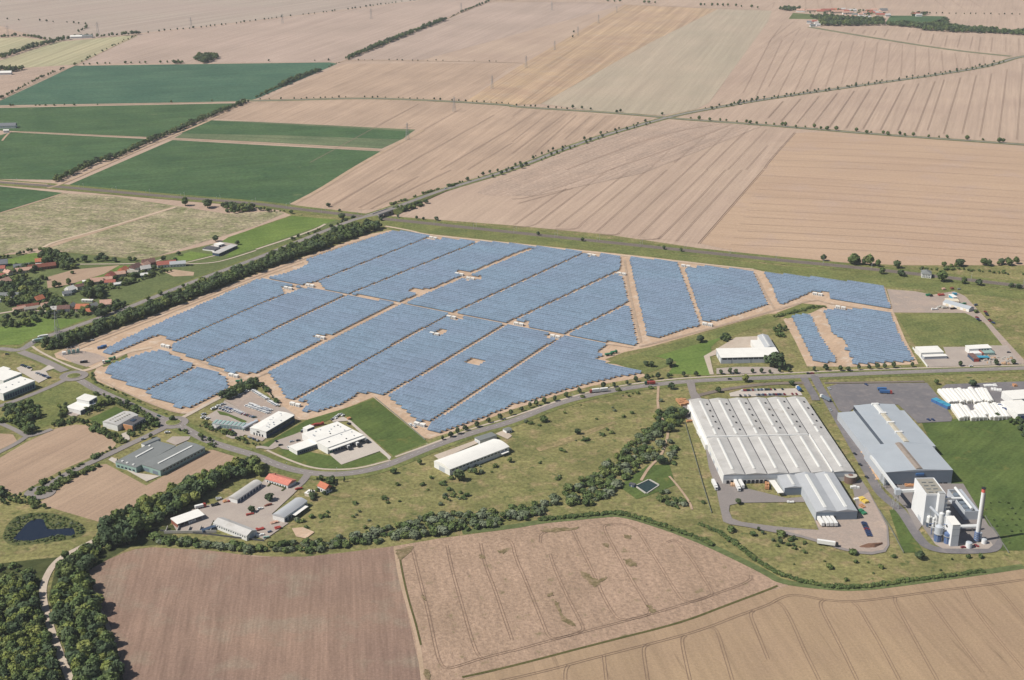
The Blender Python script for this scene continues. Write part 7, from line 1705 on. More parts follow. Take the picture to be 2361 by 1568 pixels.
hedgerow(TT(1, 0, 640, 635, 770, 578), 5, 12, 3, 5, .3)
hedgerow(TT(1, 0, 840, 548, 1100, 440, 1400, 320, 1740, 185), 18, 9, 7, 12)
hedgerow(TT(1, 0, 1760, 178, 1890, 118), 6, 14, 3, 5)
hedgerow(TT(1, 0, 1890, 118, 2150, 15), 12, 11, 6, 9)
hedgerow(TT(0, 0, 0, 540, 250, 455, 480, 395, 640, 358), 26, 11, 8, 12)
hedgerow(TT(0, 0, -100, 360, 0, 352, 180, 335, 290, 345, 400, 365, 500, 375), 14, 11, 7, 11)
hedgerow(TT(0, 0, 700, 345, 880, 340), 16, 12, 9, 13)
hedgerow(TT(0, 0, 900, 345, 1290, 318), 14, 11, 8, 12)
hedgerow(TT(0, 0, 720, 300, 820, 245), 10, 14, 6, 9)
hedgerow(TT(0, 0, 0, 912, 150, 840, 350, 735, 600, 632), 7, 9, 4, 7, .25)
hedgerow(TT(0, 0, 700, 598, 900, 500, 1100, 400, 1250, 330), 6, 15, 4, 7, .35)
wood(scatter(TT(0, 0, 1800, 560, 1830, 520, 1960, 520, 2030, 525, 1980, 560, 1860, 590), 9), 9, 14, FAR, 'tree of the small copse beyond the upper green field', 'trees of the far copse', 'distant_wood', 'round dark copse beyond the upper green field')
wood(scatter(TT(0, 0, 1600, 580, 1690, 578, 1690, 592, 1600, 594), 9), 6, 9, FAR, 'tree of the small copse beyond the upper green field', 'trees of the far copse', 'distant_wood', 'dark bushes beyond the upper green field')
wood(scatter(TT(0, 0, -60, 650, 120, 640, 210, 640, 200, 655, 60, 672, -60, 680), 10), 9, 13, FAR, 'tree of the far left copse', 'trees of the far left copse', 'distant_wood', 'dark copse at the far left farm')
wood(scatter(TT(3, 0, 100, 90, 180, 75, 300, 85, 260, 105, 130, 100), 12), 9, 13, FAR, 'tree of the distant village wood', 'trees of the distant village wood', 'distant_wood', 'dark wood round the distant village')
wood(scatter(TT(3, 0, 380, 160, 600, 165, 900, 195, 1060, 190, 1080, 235, 880, 240, 480, 243, 470, 190), 11), 11, 16, FAR, 'tree of the distant village wood', 'trees of the distant village wood', 'distant_wood', 'dark wood round the distant village')
wood(scatter(TT(3, 0, 1080, 235, 1250, 225, 1400, 240, 1580, 225, 1640, 195, 1660, 240, 1800, 270, 2100, 285, 2130, 300, 2361, 305, 2500, 310, 2500, 335, 2361, 332, 2100, 312, 1750, 303, 1420, 283, 1380, 262), 11), 11, 16, FAR, 'tree of the distant village wood', 'trees of the distant village wood', 'distant_wood', 'dark wood belt reaching past the distant village')
wood(scatter(TT(3, 0, 250, 95, 420, 98, 700, 95, 900, 100, 1100, 130, 1120, 160, 900, 150, 600, 140, 380, 130), 22), 6, 10, FAR, 'garden tree in the distant village', 'garden trees of the distant village', 'distant_wood', 'garden trees between the distant village houses', .3)
wood(scatter(TT(3, 0, 1320, 135, 1470, 130, 1470, 145, 1320, 150), 12), 8, 11, FAR, 'tree at the farm apart from the distant village', 'trees of the distant farm', 'distant_wood', 'trees round the distant farm')
sheet('crop_field', TT(3, 0, 1080, 215, 1130, 145, 1300, 145, 1640, 152, 1620, 200, 1400, 232, 1100, 230), ZP, 'm_crop')
sheet('meadow', TT(3, 0, 190, 175, 230, 120, 380, 130, 480, 150, 470, 178), ZP, 'm_grass_mid')

POOL.sort(key=lambda t: -t[0])
near_w, far_w = POOL[:150], POOL[150:]
for s_, x, y, h, k, lb, gr, ms, ml in near_w: tree(x, y, h, k, lb, gr, .2)
masses = {}
for s_, x, y, h, k, lb, gr, ms, ml in far_w:
    V, mat = random.choice(KINDS[k])
    a = random.random() * 6.28; ca, sa = math.cos(a), math.sin(a)
    sc = h * (random.uniform(1.0, 1.75) if k in SHRUBBY else random.uniform(.85, 1.4))
    if math.hypot(x, y) > 2200: V = V[:len(V) // 8 * 4] if False else V.reshape(-1, 4, 3)[::2].reshape(-1, 3)
    W = np.stack([(V[:, 0] * ca - V[:, 1] * sa) * sc + x, (V[:, 0] * sa + V[:, 1] * ca) * sc + y, V[:, 2] * h + .2], 1)
    masses.setdefault((ms, ml), {}).setdefault(mat, []).append((W, random.random()))
ntri = 0
for (ms, ml), by in masses.items():
    e = empty(ms, (0, 0, 0), 0, ml, 'hedge' if 'hedge' in ms else 'trees'); e['kind'] = 'stuff'
    for mat, lst in by.items():
        V = np.concatenate([l[0] for l in lst]); tn = np.concatenate([np.full(len(l[0]), l[1]) for l in lst])
        ntri += len(V) // 2
        o = link('foliage', quads_mesh('foliage', V, mat, tn), e); o['kind'] = 'stuff'
print('pool', len(POOL), 'tris', ntri)

# ---- single trees
def row_trees(pts, step, h0, h1, kind, label, group, off=0.0, skip=0.0, world=None, jit=.2):
    q = world or smooth([G(p) for p in pts], 1)
    for x, y, tx, ty in resample(q, step):
        if random.random() < skip: continue
        tree(x - ty * off + random.uniform(-jit, jit) * step, y + tx * off + random.uniform(-jit, jit) * step, random.uniform(h0, h1), kind, label, group, .25, 1.15)
def seg(q, a, b):
    """part of a world polyline between two survey marks"""
    pa, pb = G(a), G(b)
    ia = min(range(len(q)), key=lambda i: (q[i][0] - pa[0]) ** 2 + (q[i][1] - pa[1]) ** 2)
    ib = min(range(len(q)), key=lambda i: (q[i][0] - pb[0]) ** 2 + (q[i][1] - pb[1]) ** 2)
    return q[min(ia, ib):max(ia, ib) + 1]
dg1 = seg(q_diag, T(1, 1, 1990, 80), T(2, 0, 1230, 1135)); dg2 = seg(q_diag, T(2, 0, 1790, 1005), T(3, 0, 2200, 570))
for q_ in (dg1, dg2):
    row_trees(None, 21, 3.5, 8, 'street', 'round tree in the double row along the diagonal country road', 'trees of the diagonal avenue', -7.5, .08, q_)
    row_trees(None, 21, 3, 7.5, 'street', 'round tree in the double row along the diagonal country road', 'trees of the diagonal avenue', 7.5, .12, q_)
ea = seg(q_east, T(1, 0, 80, 928), T(2, 0, 500, 1010))
row_trees(None, 14, 3.0, 6.0, 'street', 'small dark tree in the single row along the cross-country road', 'trees of the cross-country avenue', 8, .12, ea)
eb = seg(q_east, T(2, 0, 1620, 1103), T(3, 0, 2361, 1335))
row_trees(None, 15, 4, 10, 'broad', 'broad roadside tree east of the crossroads', 'roadside trees east of the crossroads', 5, .22, eb, .4)
row_trees(TT(0, 0, 1360, 305, 2000, 245, 2361, 195) + TT(1, 0, 350, 150, 800, 100, 1300, 25, 1500, 2), 19, 5, 8, 'street', 'tiny far tree in the row along the upper field boundary', 'trees along the upper field boundary', 0, .2)
row_trees(TT(0, 0, 700, 603, 1000, 592, 1560, 582), 17, 5, 8, 'broad', 'tree in the row along the top of the bluish green field', 'trees above the bluish green field', 0, .15)
row_trees(TT(0, 0, 60, 183, 500, 205, 800, 228), 26, 5, 9, 'street', 'tiny far tree on the left horizon field boundary', 'trees on the far left boundary', 0, .3)
row_trees(TT(1, 0, 0, 568, 200, 565, 760, 562), 38, 4, 7, 'street', 'lone small tree on the edge of the bluish green field', 'trees on the green field edge', 0, .25)
row_trees(TT(1, 0, 860, 560, 1000, 560, 1600, 563, 2300, 575), 20, 2.5, 5, 'street', 'low bush along the track between the stubble fields', 'bushes along the middle track', 2, .35)
row_trees(TT(3, 0, 1480, 128, 2361, 138), 22, 4, 7, 'street', 'tiny tree along the track beyond the distant village', 'trees beyond the distant village', 0, .1)
for px, py in ((885, 15), (945, 18), (995, 18), (1220, 30), (1260, 32), (1320, 32), (1740, 55), (1775, 52), (1845, 55), (1895, 55), (1945, 58), (1990, 58), (2065, 62), (2115, 66), (2210, 72), (2265, 78)):
    x, y = G(T(2, 0, px, py)); tree(x, y, random.uniform(7, 11), 'broad', 'round tree on the skyline track between far stubble fields', 'trees on the skyline track', .2, 1.2)
for px, py in ((570, 302), (560, 348), (1385, 1062), (1000, 1035), (965, 1042), (560, 1000), (645, 1006), (725, 1014)):
    x, y = G(T(2, 0, px, py)); tree(x, y, random.uniform(5, 8), 'street', 'isolated small tree near the crossroads fields', 'isolated trees near the crossroads', .2, 1.2)
for px, py in ((95, 975), (120, 975), (330, 975), (365, 975), (420, 975), (500, 975), (595, 970), (685, 973), (900, 968), (1955, 930), (1580, 945)):
    x, y = G(T(0, 0, px, py)); tree(x, y, random.uniform(2.5, 5), 'shrub', 'low bush on the track between the two upper green fields', 'bushes on the green field track', .2)
st = TT(1, 2, 1720, 925, 1795, 900, 1860, 872, 1930, 840, 2035, 808, 2145, 765, 2250, 735, 2350, 695) + TT(2, 2, 90, 660, 165, 625, 222, 612, 298, 588, 395, 568, 500, 533, 620, 495, 840, 448, 940, 435, 1060, 415, 1140, 385, 1245, 375, 1345, 360, 1440, 355, 1580, 338, 1695, 335, 1925, 318, 2010, 314, 2065, 312, 2215, 308, 2300, 310) + TT(3, 2, 15, 312, 105, 300, 185, 300, 425, 290, 530, 282, 665, 288, 740, 290, 835, 277, 930, 272, 1005, 268, 1075, 267, 1155, 260, 1330, 252, 1770, 245, 2100, 232, 2260, 226)
for p in st:
    x, y = G(p); tree(x, y, random.uniform(4.5, 7.5), 'street', 'young dark street tree between cycle path and main street', 'street trees along the main street', .3, 1.15)
singles = [(Q1(1540, 860), 17, 'dark', 'very large dark tree at the corner of the street hall'), (Q1(970, 1145), 8.5, 'bright', 'round yellowish tree between main street and car park'), (Q1(440, 1345), 6, 'dark', 'dark tree beside the disused siding by the warehouse'), (Q1(1870, 1200), 5, 'dark', 'small dark tree at the end of the warehouse car park'), (Q1(90, 360), 8, 'dark', 'dark round tree on the bright lawn'), (T(2, 2, 1470, 455), 7, 'dark', 'dark round tree at the warehouse road junction'), (T(2, 2, 1455, 245), 9, 'dark', 'broad dark tree on the lawn above the main street'), (T(2, 2, 1285, 250), 6.5, 'dark', 'dark tree beside the broad one above the main street'), (T(2, 2, 1235, 240), 5.5, 'dark', 'small dark tree left of the pair above the main street'), (T(2, 2, 1380, 1145), 8, 'dark', 'dark round tree beside the footpath above the basin'), (T(2, 2, 290, 755), 6, 'shrub', 'wide round bush on the rough meadow near the main street'), (T(2, 2, 605, 870), 5.5, 'dark', 'lone dark tree on the mown strip of the rough meadow'), (T(1, 2, 1870, 1295), 10, 'dark', 'tall dark tree at the corner of the barrel-roofed hall'), (T(1, 2, 2020, 1240), 6, 'broad', 'tree along the side of the barrel-roofed hall'), (T(1, 2, 2340, 1130), 5, 'broad', 'tree behind the barrel-roofed hall'), (T(1, 2, 1510, 1150), 5, 'broad', 'bushy tree left of the barrel-roofed hall'), (T(1, 2, 1270, 1230), 5, 'shrub', 'wide bush on the rough meadow near the street bend'), (P8(1620, 490), 7, 'dark', 'dark tree on the island of the contractors yard'), (P8(1350, 660), 6, 'dark', 'bushy tree among machines on the yard island'), (T(3, 3, 1395, 455), 7, 'dark', 'slim dark tree between plant road and rough meadow'), (T(3, 3, 780, 410), 4.5, 'shrub', 'dark bush at the edge of the gravel apron'), (T(0, 2, 1590, 745), 5, 'dark', 'dark conifer on the eastern roundabout island'), (T(0, 2, 1392, 905), 4.5, 'dark', 'small round tree at the dead-end street corner'), (T(0, 2, 1088, 1140), 5, 'conifer', 'conifer at the corner of the grey works'), (T(0, 1, 1710, 330), 14, 'broad', 'tall tree on the railway side above the mottled field'), (T(0, 1, 1915, 350), 13, 'dark', 'tall slim tree beside the railway above the mottled field'), (T(1, 1, 795, 455), 9, 'dark', 'dark round tree beside the road bridge'), (T(1, 1, 325, 405), 6, 'dark', 'dark tree at the tip of the bright meadow'), (T(1, 1, 668, 340), 6, 'dark', 'dark bush by the track below the green field'), (T(3, 1, 510, 840), 9, 'dark', 'slim tree left of the tall group by the railway'), (T(3, 1, 1190, 905), 10, 'dark', 'dark round tree right of the tall group by the railway'), (T(3, 1, 1600, 1030), 15, 'broad', 'large tree on the rough meadow below the railway'), (T(3, 1, 1945, 1065), 8, 'dark', 'round bush below the railway near the depot'), (T(3, 1, 1805, 1050), 9, 'broad', 'bushy tree below the railway near the depot'), (T(3, 1, 1225, 980), 8, 'dark', 'dark tree beside the rails before the signal house'), (T(3, 1, 1050, 960), 9, 'broad', 'bushy tree across the rails from the tall group'), (T(3, 1, 2240, 1085), 6, 'dark', 'round bush beside the eastern rails'), (T(3, 1, 2310, 1095), 6, 'dark', 'second round bush beside the eastern rails'), (T(3, 2, 2110, 725), 6, 'dark', 'dark tree in front of the white storage tents'), (T(3, 2, 1550, 410), 6, 'broad', 'bush at the corner of the empty asphalt lot'), (T(3, 2, 1890, 430), 7, 'dark', 'dark tree behind the white storage tents'), (T(3, 2, 2265, 225), 5, 'broad', 'small tree at the end of the stock yard'), (Q7(1720, 800), 4, 'shrub', 'wide hedge island on the depot yard'), (Q3(440, 670), 5, 'dark', 'small dark tree at the grass island of the loading yard'), (P7(1420, 350), 4, 'shrub', 'lone bush on the mown village field'), (T(0, 1, 1990, 660), 9, 'dark', 'dark round tree behind the farm compound'), (T(0, 1, 2190, 690), 6, 'dark', 'round bush at the end of the farm compound'), (T(0, 1, 1650, 790), 6, 'dark', 'dark bushes on the lane to the farm compound')]
for p, h, k, lb in singles:
    x, y = G(p); tree(x, y, h, k, lb, None, .3, 1.2 if k == 'dark' else 1.1)
for p in TT(3, 3, 225, 360, 240, 505, 520, 480, 560, 530, 580, 545, 970, 590, 720, 655, 1040, 540, 810, 490, 1590, 560, 1695, 460, 1960, 440, 1850, 445, 1160, 440, 920, 490, 85, 340, 330, 320, 350, 400):
    x, y = G(p); tree(x, y, random.uniform(1.2, 3.6), 'shrub', 'low dark bush scattered on the rough bank above the wheat field', 'bushes on the rough bank', .1)
for p in TT(2, 2, 570, 610, 980, 655, 905, 735, 1110, 735, 1060, 500, 1130, 490, 1260, 460, 640, 920, 455, 1000, 850, 870, 1270, 840, 450, 1270, 180, 1160, 660, 570, 500, 650, 190, 770, 1460, 600, 1370, 575, 1330, 320, 1365, 310, 1700, 1490) + TT(1, 2, 1500, 1370, 1580, 1400, 1340, 1330, 1640, 1290, 1700, 1310, 1180, 1500, 950, 1500, 1900, 1440, 1750, 1470, 1840, 1420, 1880, 1430, 1790, 1400, 1330, 1480, 2100, 1180, 1950, 1210) + TT(1, 3, 650, 50, 960, 60, 500, 130, 420, 90, 1000, 130, 900, 30):
    x, y = G(p)
    for _ in range(random.choice((1, 1, 2, 4, 5))):
        tree(x + random.gauss(0, 4.5), y + random.gauss(0, 4.5), random.uniform(1.0, 3.4), random.choice(['shrub', 'shrub', 'silver']), 'bush scattered in loose clumps on the wide rough meadow', 'bushes on the rough meadow', .1, 1.25)
for px, py in ((1690, 620), (1860, 600), (2030, 620), (1700, 740), (2100, 720), (2270, 715), (1600, 745), (2020, 835), (2180, 830), (2330, 590), (1750, 950), (1930, 950), (2110, 940), (2260, 940), (2190, 1050), (2000, 1060), (1820, 1070), (2100, 1170), (2280, 1165), (2060, 1400)):
    x, y = G(P5(px, py)); tree(x, y, random.uniform(1.3, 2.0), 'shrub', 'newly planted small bush in the grid on the big lawn', 'planted bushes on the big lawn', .15)
for p in TT(1, 1, 1310, 440, 1480, 455, 1545, 460, 1665, 468, 1155, 470, 770, 385) + TT(2, 1, 1400, 735, 1560, 755, 650, 660, 240, 605):
    x, y = G(p); tree(x, y, random.uniform(4, 6.5), 'dark', 'small dark tree beside the railway above the solar park', 'small trees by the railway', .2)
for i, p in enumerate([P7(2000, 60), P7(1920, 110), P7(2080, 100), P7(2250, 120), P7(1660, 120), P7(1530, 110), P7(1350, 560), P7(1170, 600), P7(1080, 620), P7(830, 470), P7(910, 480), P7(1720, 660), P7(1660, 780), P7(2000, 830), P7(820, 1180), P7(480, 1190), P7(320, 1200), P7(90, 1260), P7(140, 1270), P7(1070, 1170), Q4(980, 100), Q4(1080, 105), Q4(1860, 130), Q4(1640, 100), Q4(420, 560), Q4(700, 470), Q4(830, 490), Q4(1060, 430), Q4(1180, 400), Q4(1600, 290), Q4(1330, 870), Q4(1580, 770), Q4(2030, 620)]):
    x, y = G(p); tree(x, y, random.uniform(5, 9.5), random.choice(['broad', 'dark']), 'garden or lane tree standing singly at the village', 'single village trees', .2, 1.15)
# ================================================================== vehicles
CARC = {'white': C(236, 236, 234), 'silver': C(176, 180, 186), 'black': C(34, 36, 42), 'blue': C(46, 66, 112), 'red': C(150, 40, 40), 'green': C(40, 84, 70)}
for k, c in CARC.items(): paint('m_car_' + k, c, .3, .5, .02)
paint('m_tyre', C(34, 34, 36), .9, .1)
CARM = {}
wm = MB()
vs = []
n = 12
for yy in (-.11, .11):
    vs += [(.33 * math.cos(2 * PI * i / n), yy, .33 * math.sin(2 * PI * i / n)) for i in range(n)]
wm.add(vs, [(i, (i + 1) % n, n + (i + 1) % n, n + i) for i in range(n)] + [tuple(range(n - 1, -1, -1)), tuple(range(n, 2 * n))])
WHEEL = wm.mesh('wheel', 'm_tyre')
def car_meshes(col):
    if col not in CARM:
        b = MB(); b.prism([(-2.15, .32), (2.15, .32), (2.2, .62), (2.1, .82), (1.1, .95), (-1.5, 1.0), (-2.1, .95), (-2.2, .6)], -.86, .86)
        b.v = [(p[1], p[0], p[2]) for p in b.v]
        g = MB(); g.add([(1.0, -.78, .96), (1.0, .78, .96), (-1.75, .78, 1.0), (-1.75, -.78, 1.0), (.35, -.62, 1.42), (.35, .62, 1.42), (-1.3, .62, 1.45), (-1.3, -.62, 1.45)], [(0, 1, 5, 4), (1, 2, 6, 5), (2, 3, 7, 6), (3, 0, 4, 7)])
        r = MB(); r.box(-1.32, .37, -.64, .64, 1.43, 1.5)
        CARM[col] = (b.mesh('body', 'm_car_' + col), g.mesh('windows', 'm_glass'), r.mesh('roof', 'm_car_' + col))
    return CARM[col]
def car(p, deg, col, label, group=None, world=False, sc=1.0, z=None):
    x, y = p if world else G(p)
    e = empty('car', (x, y, (ZR + .16) if z is None else z), math.radians(deg), label, 'car', group)
    e.scale = (sc, sc, sc)
    b, g, r = car_meshes(col)
    link('body', b, e); link('windows', g, e); link('roof', r, e)
    for sx_ in (1.35, -1.35):
        for sy_ in (-.8, .8): link('wheel', WHEEL, e, (sx_, sy_, .33))
    return e
def car_row(p0, p1, n, cols, label, group, skew=90.0, sc=1.0, skip=0.0):
    a, b = G(p0), G(p1)
    dirn = math.degrees(math.atan2(b[1] - a[1], b[0] - a[0]))
    for i in range(n):
        if random.random() < skip: continue
        t = i / max(1, n - 1)
        c = cols[random.randrange(len(cols))]
        car((a[0] + (b[0] - a[0]) * t, a[1] + (b[1] - a[1]) * t), dirn + skew + random.uniform(-3, 3), c, label % c if '%' in label else label, group, True, sc)
MIXC = ['white', 'silver', 'black', 'blue', 'silver', 'black', 'red', 'green']
PALE = ['white', 'white', 'silver', 'white']
gd = 'cars on the dealership yard'
car_row(P6(1030, 295), P6(1320, 470), 20, PALE, '%s new car in the long row by the shrub strip of the car yard', gd, 70, 1.12)
car_row(P6(1360, 510), P6(1520, 600), 11, PALE, '%s new car at the hall end of the row by the shrub strip', gd, 70, 1.12)
car_row(P6(985, 560), P6(1130, 615), 9, PALE, '%s new car in the short back row of the packed block', gd, 68)
car_row(P6(920, 600), P6(1350, 745), 24, PALE, '%s new car in the front row of the packed block on the car yard', gd, 68, 1.1)
car_row(P6(1000, 590), P6(1380, 715), 18, ['white', 'silver'], '%s new car in the middle row of the packed block', gd, 68, 1.1, .1)
car_row(P6(1250, 640), P6(1395, 690), 8, ['white', 'silver'], '%s new car in the corner row of the packed block', gd, 68)
car_row(P6(500, 625), P6(680, 690), 10, ['silver', 'black', 'blue', 'silver'], '%s car in the row at the top of the used car display', gd, 65)
car_row(P6(680, 690), P6(840, 760), 11, ['white', 'white', 'silver'], '%s van-like car in the row behind the showroom lawn', gd, 65, 1.2)
car_row(P6(860, 765), P6(1070, 830), 12, MIXC, '%s car in the row ending at the sign gantry', gd, 65)
car_row(P6(400, 650), P6(590, 730), 11, ['white', 'white', 'blue', 'black'], '%s car in the row beside the showroom lawn', gd, 65)
for (px, py), c, s in (((670, 425), 'white', 1.2), ((740, 395), 'white', 1.2), ((775, 385), 'white', 1.2), ((810, 372), 'white', 1.2), ((915, 320), 'white', 1.3), ((270, 660), 'white', 1.4), ((360, 615), 'white', 1.4), ((450, 580), 'silver', 1.3), ((75, 770), 'silver', 1.2), ((70, 830), 'white', 1.3), ((150, 855), 'white', 1.2)):
    car(P6(px, py), random.uniform(20, 50), c, c + ' van parked on the grassy edge of the car yard', gd, False, s)
for px, py in ((575, 945), (620, 950), (640, 970), (690, 995), (945, 990), (980, 985), (600, 1080), (640, 1100), (680, 1180), (960, 1220), (1040, 1250), (1080, 1265), (1120, 1280)):
    car(P6(px, py), random.uniform(100, 140), random.choice(MIXC), 'customer car parked round the showroom and dealership hall', gd)
g2 = 'cars on the warehouse car park'
car_row(Q1(900, 1320), Q1(1460, 1300), 17, MIXC, '%s car in the back row of the warehouse car park', g2, 88, skip=.1)
car_row(Q1(1190, 1408), Q1(1730, 1395), 14, MIXC, '%s car in the front row of the warehouse car park', g2, 95, skip=.05)
for px, py in ((865, 1420), (955, 1415), (1040, 1415), (1540, 1300), (1690, 1295), (1885, 1390), (1965, 1390)):
    car(Q1(px, py), 92, random.choice(['black', 'silver', 'red']), 'car parked apart on the warehouse car park', g2)
car_row(Q5(440, 590), Q5(590, 645), 6, ['silver', 'black', 'green', 'blue'], '%s car in the row behind the white twin halls', 'cars at the twin halls', 80)
car_row(Q5(735, 745), Q5(965, 835), 10, ['silver', 'black', 'green', 'silver', 'blue'], '%s car in the row beside the grass near the roundabout', 'cars at the twin halls', 70, skip=.1)
for px, py in ((1180, 400), (1215, 380), (1250, 350), (1275, 335), (1310, 310), (1350, 300), (1260, 375), (1390, 320)):
    car(Q8(px, py), 60, random.choice(['silver', 'white', 'black']), 'staff car tightly parked behind the logistics hall', 'cars behind the logistics hall')
for px, py, c in ((650, 705, 'black'), (605, 640, 'black'), (725, 740, 'silver'), (515, 815, 'black'), (390, 835, 'silver'), (85, 828, 'black'), (170, 905, 'black'), (600, 620, 'silver')):
    car(Q8(px, py), random.choice([25, 30, 120]), c, c + ' car on the visitor bays of the office wing', 'cars at the office wing')
car(Q8(335, 965), -60, 'white', 'white van on the grass edge beside the office wing', None, False, 1.35)
car_row(Q3(2050, 925), Q3(2125, 1090), 9, ['red', 'blue', 'black', 'silver', 'blue'], '%s car in the nose-to-tail row on the gravel apron', 'cars on the gravel apron', 90, 1.05)
for px, py in ((1740, 905), (1758, 940), (1795, 968), (1905, 795), (1925, 830), (1945, 862), (1985, 950), (2005, 972), (2062, 1012)):
    car(Q7(px, py), random.choice([-35, 20]), random.choice(['black', 'blue', 'red', 'black']), 'dark car parked along the depot access road', 'cars along the depot road')
for p in TT(3, 2, 575, 655, 800, 1060, 850, 1160, 910, 1275, 905, 420, 565, 455, 1480, 745, 1520, 745):
    car(p, -62, random.choice(['black', 'silver', 'blue', 'white']), 'car standing along the road between warehouse and steel hall', 'cars along the plant road')
for p, dg, c, lb in ((Q1(660, 1098), -4, 'black', 'black car driving on the main street past the street hall'), (Q1(2200, 985), 3, 'black', 'dark estate car turning off the main street'), (Q1(2275, 985), 3, 'red', 'small red car behind the dark estate at the junction'), (Q2(1350, 592), 10, 'white', 'white car at the entrance of the concrete yard'), (P5(1412, 1470), -35, 'red', 'bright red car on the plant forecourt'), (P5(1160, 1500), 10, 'red', 'dark red car at the kerb of the plant forecourt'), (Q5(140, 375), 15, 'black', 'dark car arriving at the western junction'), (T(0, 2, 1465, 710), -35, 'green', 'green car approaching the eastern roundabout'), (T(0, 2, 1320, 922), 25, 'silver', 'silver car on the dead-end street'), (T(0, 1, 1770, 885), 5, 'black', 'dark car on the village track'), (T(0, 2, 1545, 862), 20, 'white', 'white camper van behind the grey works'), (P8(1480, 620), 40, 'white', 'white van on the island of the contractors yard'), (Q2(2070, 330), 5, 'black', 'dark car at the edge of the concrete yard'), (T(1, 1, 1750, 176), 20, 'white', 'white van on the country road beyond the bridge'), (T(0, 0, 1350, 1312), 25, 'white', 'white van on the track beside the hedgerow'), (T(1, 2, 1425, 790), 120, 'white', 'white van at the corner of the solar park lane'), (T(1, 2, 1460, 805), 120, 'white', 'second white van beside the solar park corner'), (Q5(1800, 100), 20, 'white', 'white pick-up on the sandy track by the tree belt'), (Q5(1640, 510), 40, 'white', 'white car by the dark trailer on the sandy gate area')):
    car(p, dg, c, lb, None, False, 1.2 if 'van' in lb else 1.0)
# lorries
TW = MB()
vs = []
for yy in (-.16, .16):
    vs += [(.5 * math.cos(2 * PI * i / n), yy, .5 * math.sin(2 * PI * i / n)) for i in range(n)]
TW.add(vs, [(i, (i + 1) % n, n + (i + 1) % n, n + i) for i in range(n)] + [tuple(range(n - 1, -1, -1)), tuple(range(n, 2 * n))])
TWHEEL = TW.mesh('wheel', 'm_tyre')
def lorry(p, deg, cabc, boxc, label, boxes=((-13.6, 0),), cabin=True, group=None, h=4.0, world=False, cat='lorry'):
    x, y = p if world else G(p)
    e = empty('lorry' if cabin else 'trailer', (x, y, ZR + .16), math.radians(deg), label, cat, group)
    for a, b in boxes:
        m = MB(); m.box(a, b, -1.25, 1.25, 1.05, h); m.build('cargo_box', boxc, e)
        m = MB(); m.box(a + .2, b - .2, -.5, .5, .7, 1.04); m.build('chassis', 'm_dark', e)
        for q in (a + 1.6, a + 2.9, b - 2.0):
            for s in (-1.0, 1.0): link('wheel', TWHEEL, e, (q, s, .5))
    if cabin:
        b = boxes[-1][1]
        m = MB(); m.prism([(b + .35, .6), (b + 2.5, .6), (b + 2.55, 1.9), (b + 2.2, 3.3), (b + .35, 3.5)], -1.2, 1.2); m.v = [(q[1], q[0], q[2]) for q in m.v]; cb = m.build('cab', cabc, e)
        m = MB(); m.add([(b + 2.6, -1.05, 1.9), (b + 2.6, 1.05, 1.9), (b + 2.28, 1.05, 3.0), (b + 2.28, -1.05, 3.0)], [(0, 1, 2, 3)]); m.build('windscreen', 'm_glass', cb)
        for s in (-1.0, 1.0): link('wheel', TWHEEL, e, (b + 1.4, s, .5))
    return e
lorry(T(2, 2, 735, 492), 194, 'm_red', 'm_white', 'red-cabbed lorry with two white boxes driving along the main street', ((-17, -9.2), (-8.2, -.4)))
lorry(T(2, 2, 1245, 415), 186, 'm_car_green', 'm_red', 'lorry with a dark red load and green cab on the main street', ((-8.5, 0),), h=3.4)
lorry(T(2, 2, 1750, 925), 278, 'm_white', 'm_white', 'white trailer parked at the edge of the warehouse road', cabin=False, cat='trailer')
lorry(T(2, 2, 1815, 835), 278, 'm_white', 'm_white', 'white articulated lorry backed along the warehouse side', ((-12, 0),))
lorry(T(2, 2, 1880, 1385), 275, 'm_white', 'm_white', 'white lorry standing at the corner of the loading yard', ((-12.5, 0),))
lorry(T(2, 2, 2090, 1395), 275, 'm_white', 'm_white', 'white lorry backed to the dock beside the wood pallets')
lorry(T(2, 2, 2130, 1385), 275, 'm_white', 'm_white', 'white trailer at the dock next to the white lorry', ((-13, 0),), cabin=False, cat='trailer')
lorry(T(2, 2, 1720, 620), 200, 'm_white', 'm_white', 'white van-sized lorry entering beside the warehouse corner', ((-5, 0),), h=3.2)
for i, px in enumerate((1525, 1588, 1640, 1695)):
    lorry(Q3(px, 975), 276, 'm_white', 'm_white', 'white trailer in the row of four below the grey production hall', ((-13.6, 0),), False, 'four white trailers below the production hall', cat='trailer')
lorry(Q3(1680, 1220), -17, 'm_dark', 'm_white', 'lone white articulated lorry parked on the gravel apron edge', ((-14, 0),))
lorry(Q8(1510, 985), -52, 'm_dark', 'm_white', 'white lorry leaving the dock with a black cab, left one of three', ((-8, 0),))
lorry(Q8(1690, 930), -52, 'm_dark', 'm_white', 'white lorry with trailer at the middle of the dock canopy', ((-9, 0),))
lorry(Q8(1860, 850), -52, 'm_dark', 'm_white', 'white lorry at the outer end of the dock canopy', ((-9, 0),))
lorry(Q5(680, 140), 206, 'm_white', 'm_wall_green', 'long grey-green lorry waiting at the western junction', ((-15.5, 0),))
lorry(Q5(2060, 545), 200, 'm_white', 'm_green', 'white and green tipper on the sandy solar park track', ((-6, 0),), h=2.6)
lorry(Q5(2225, 470), 25, 'm_green', 'm_green', 'dark green skip lorry on the sandy solar park track', ((-5, 0),), h=2.4)
lorry(T(0, 2, 2215, 395), 10, 'm_green', 'm_green', 'dark green tractor unit on the sandy junction by the dealership', ((-4.5, 0),), h=2.4)
lorry(T(2, 2, 905, 145), 20, 'm_green', 'm_green', 'green skip lorry on the sandy corner below the solar blocks', ((-6, 0),), h=2.6)
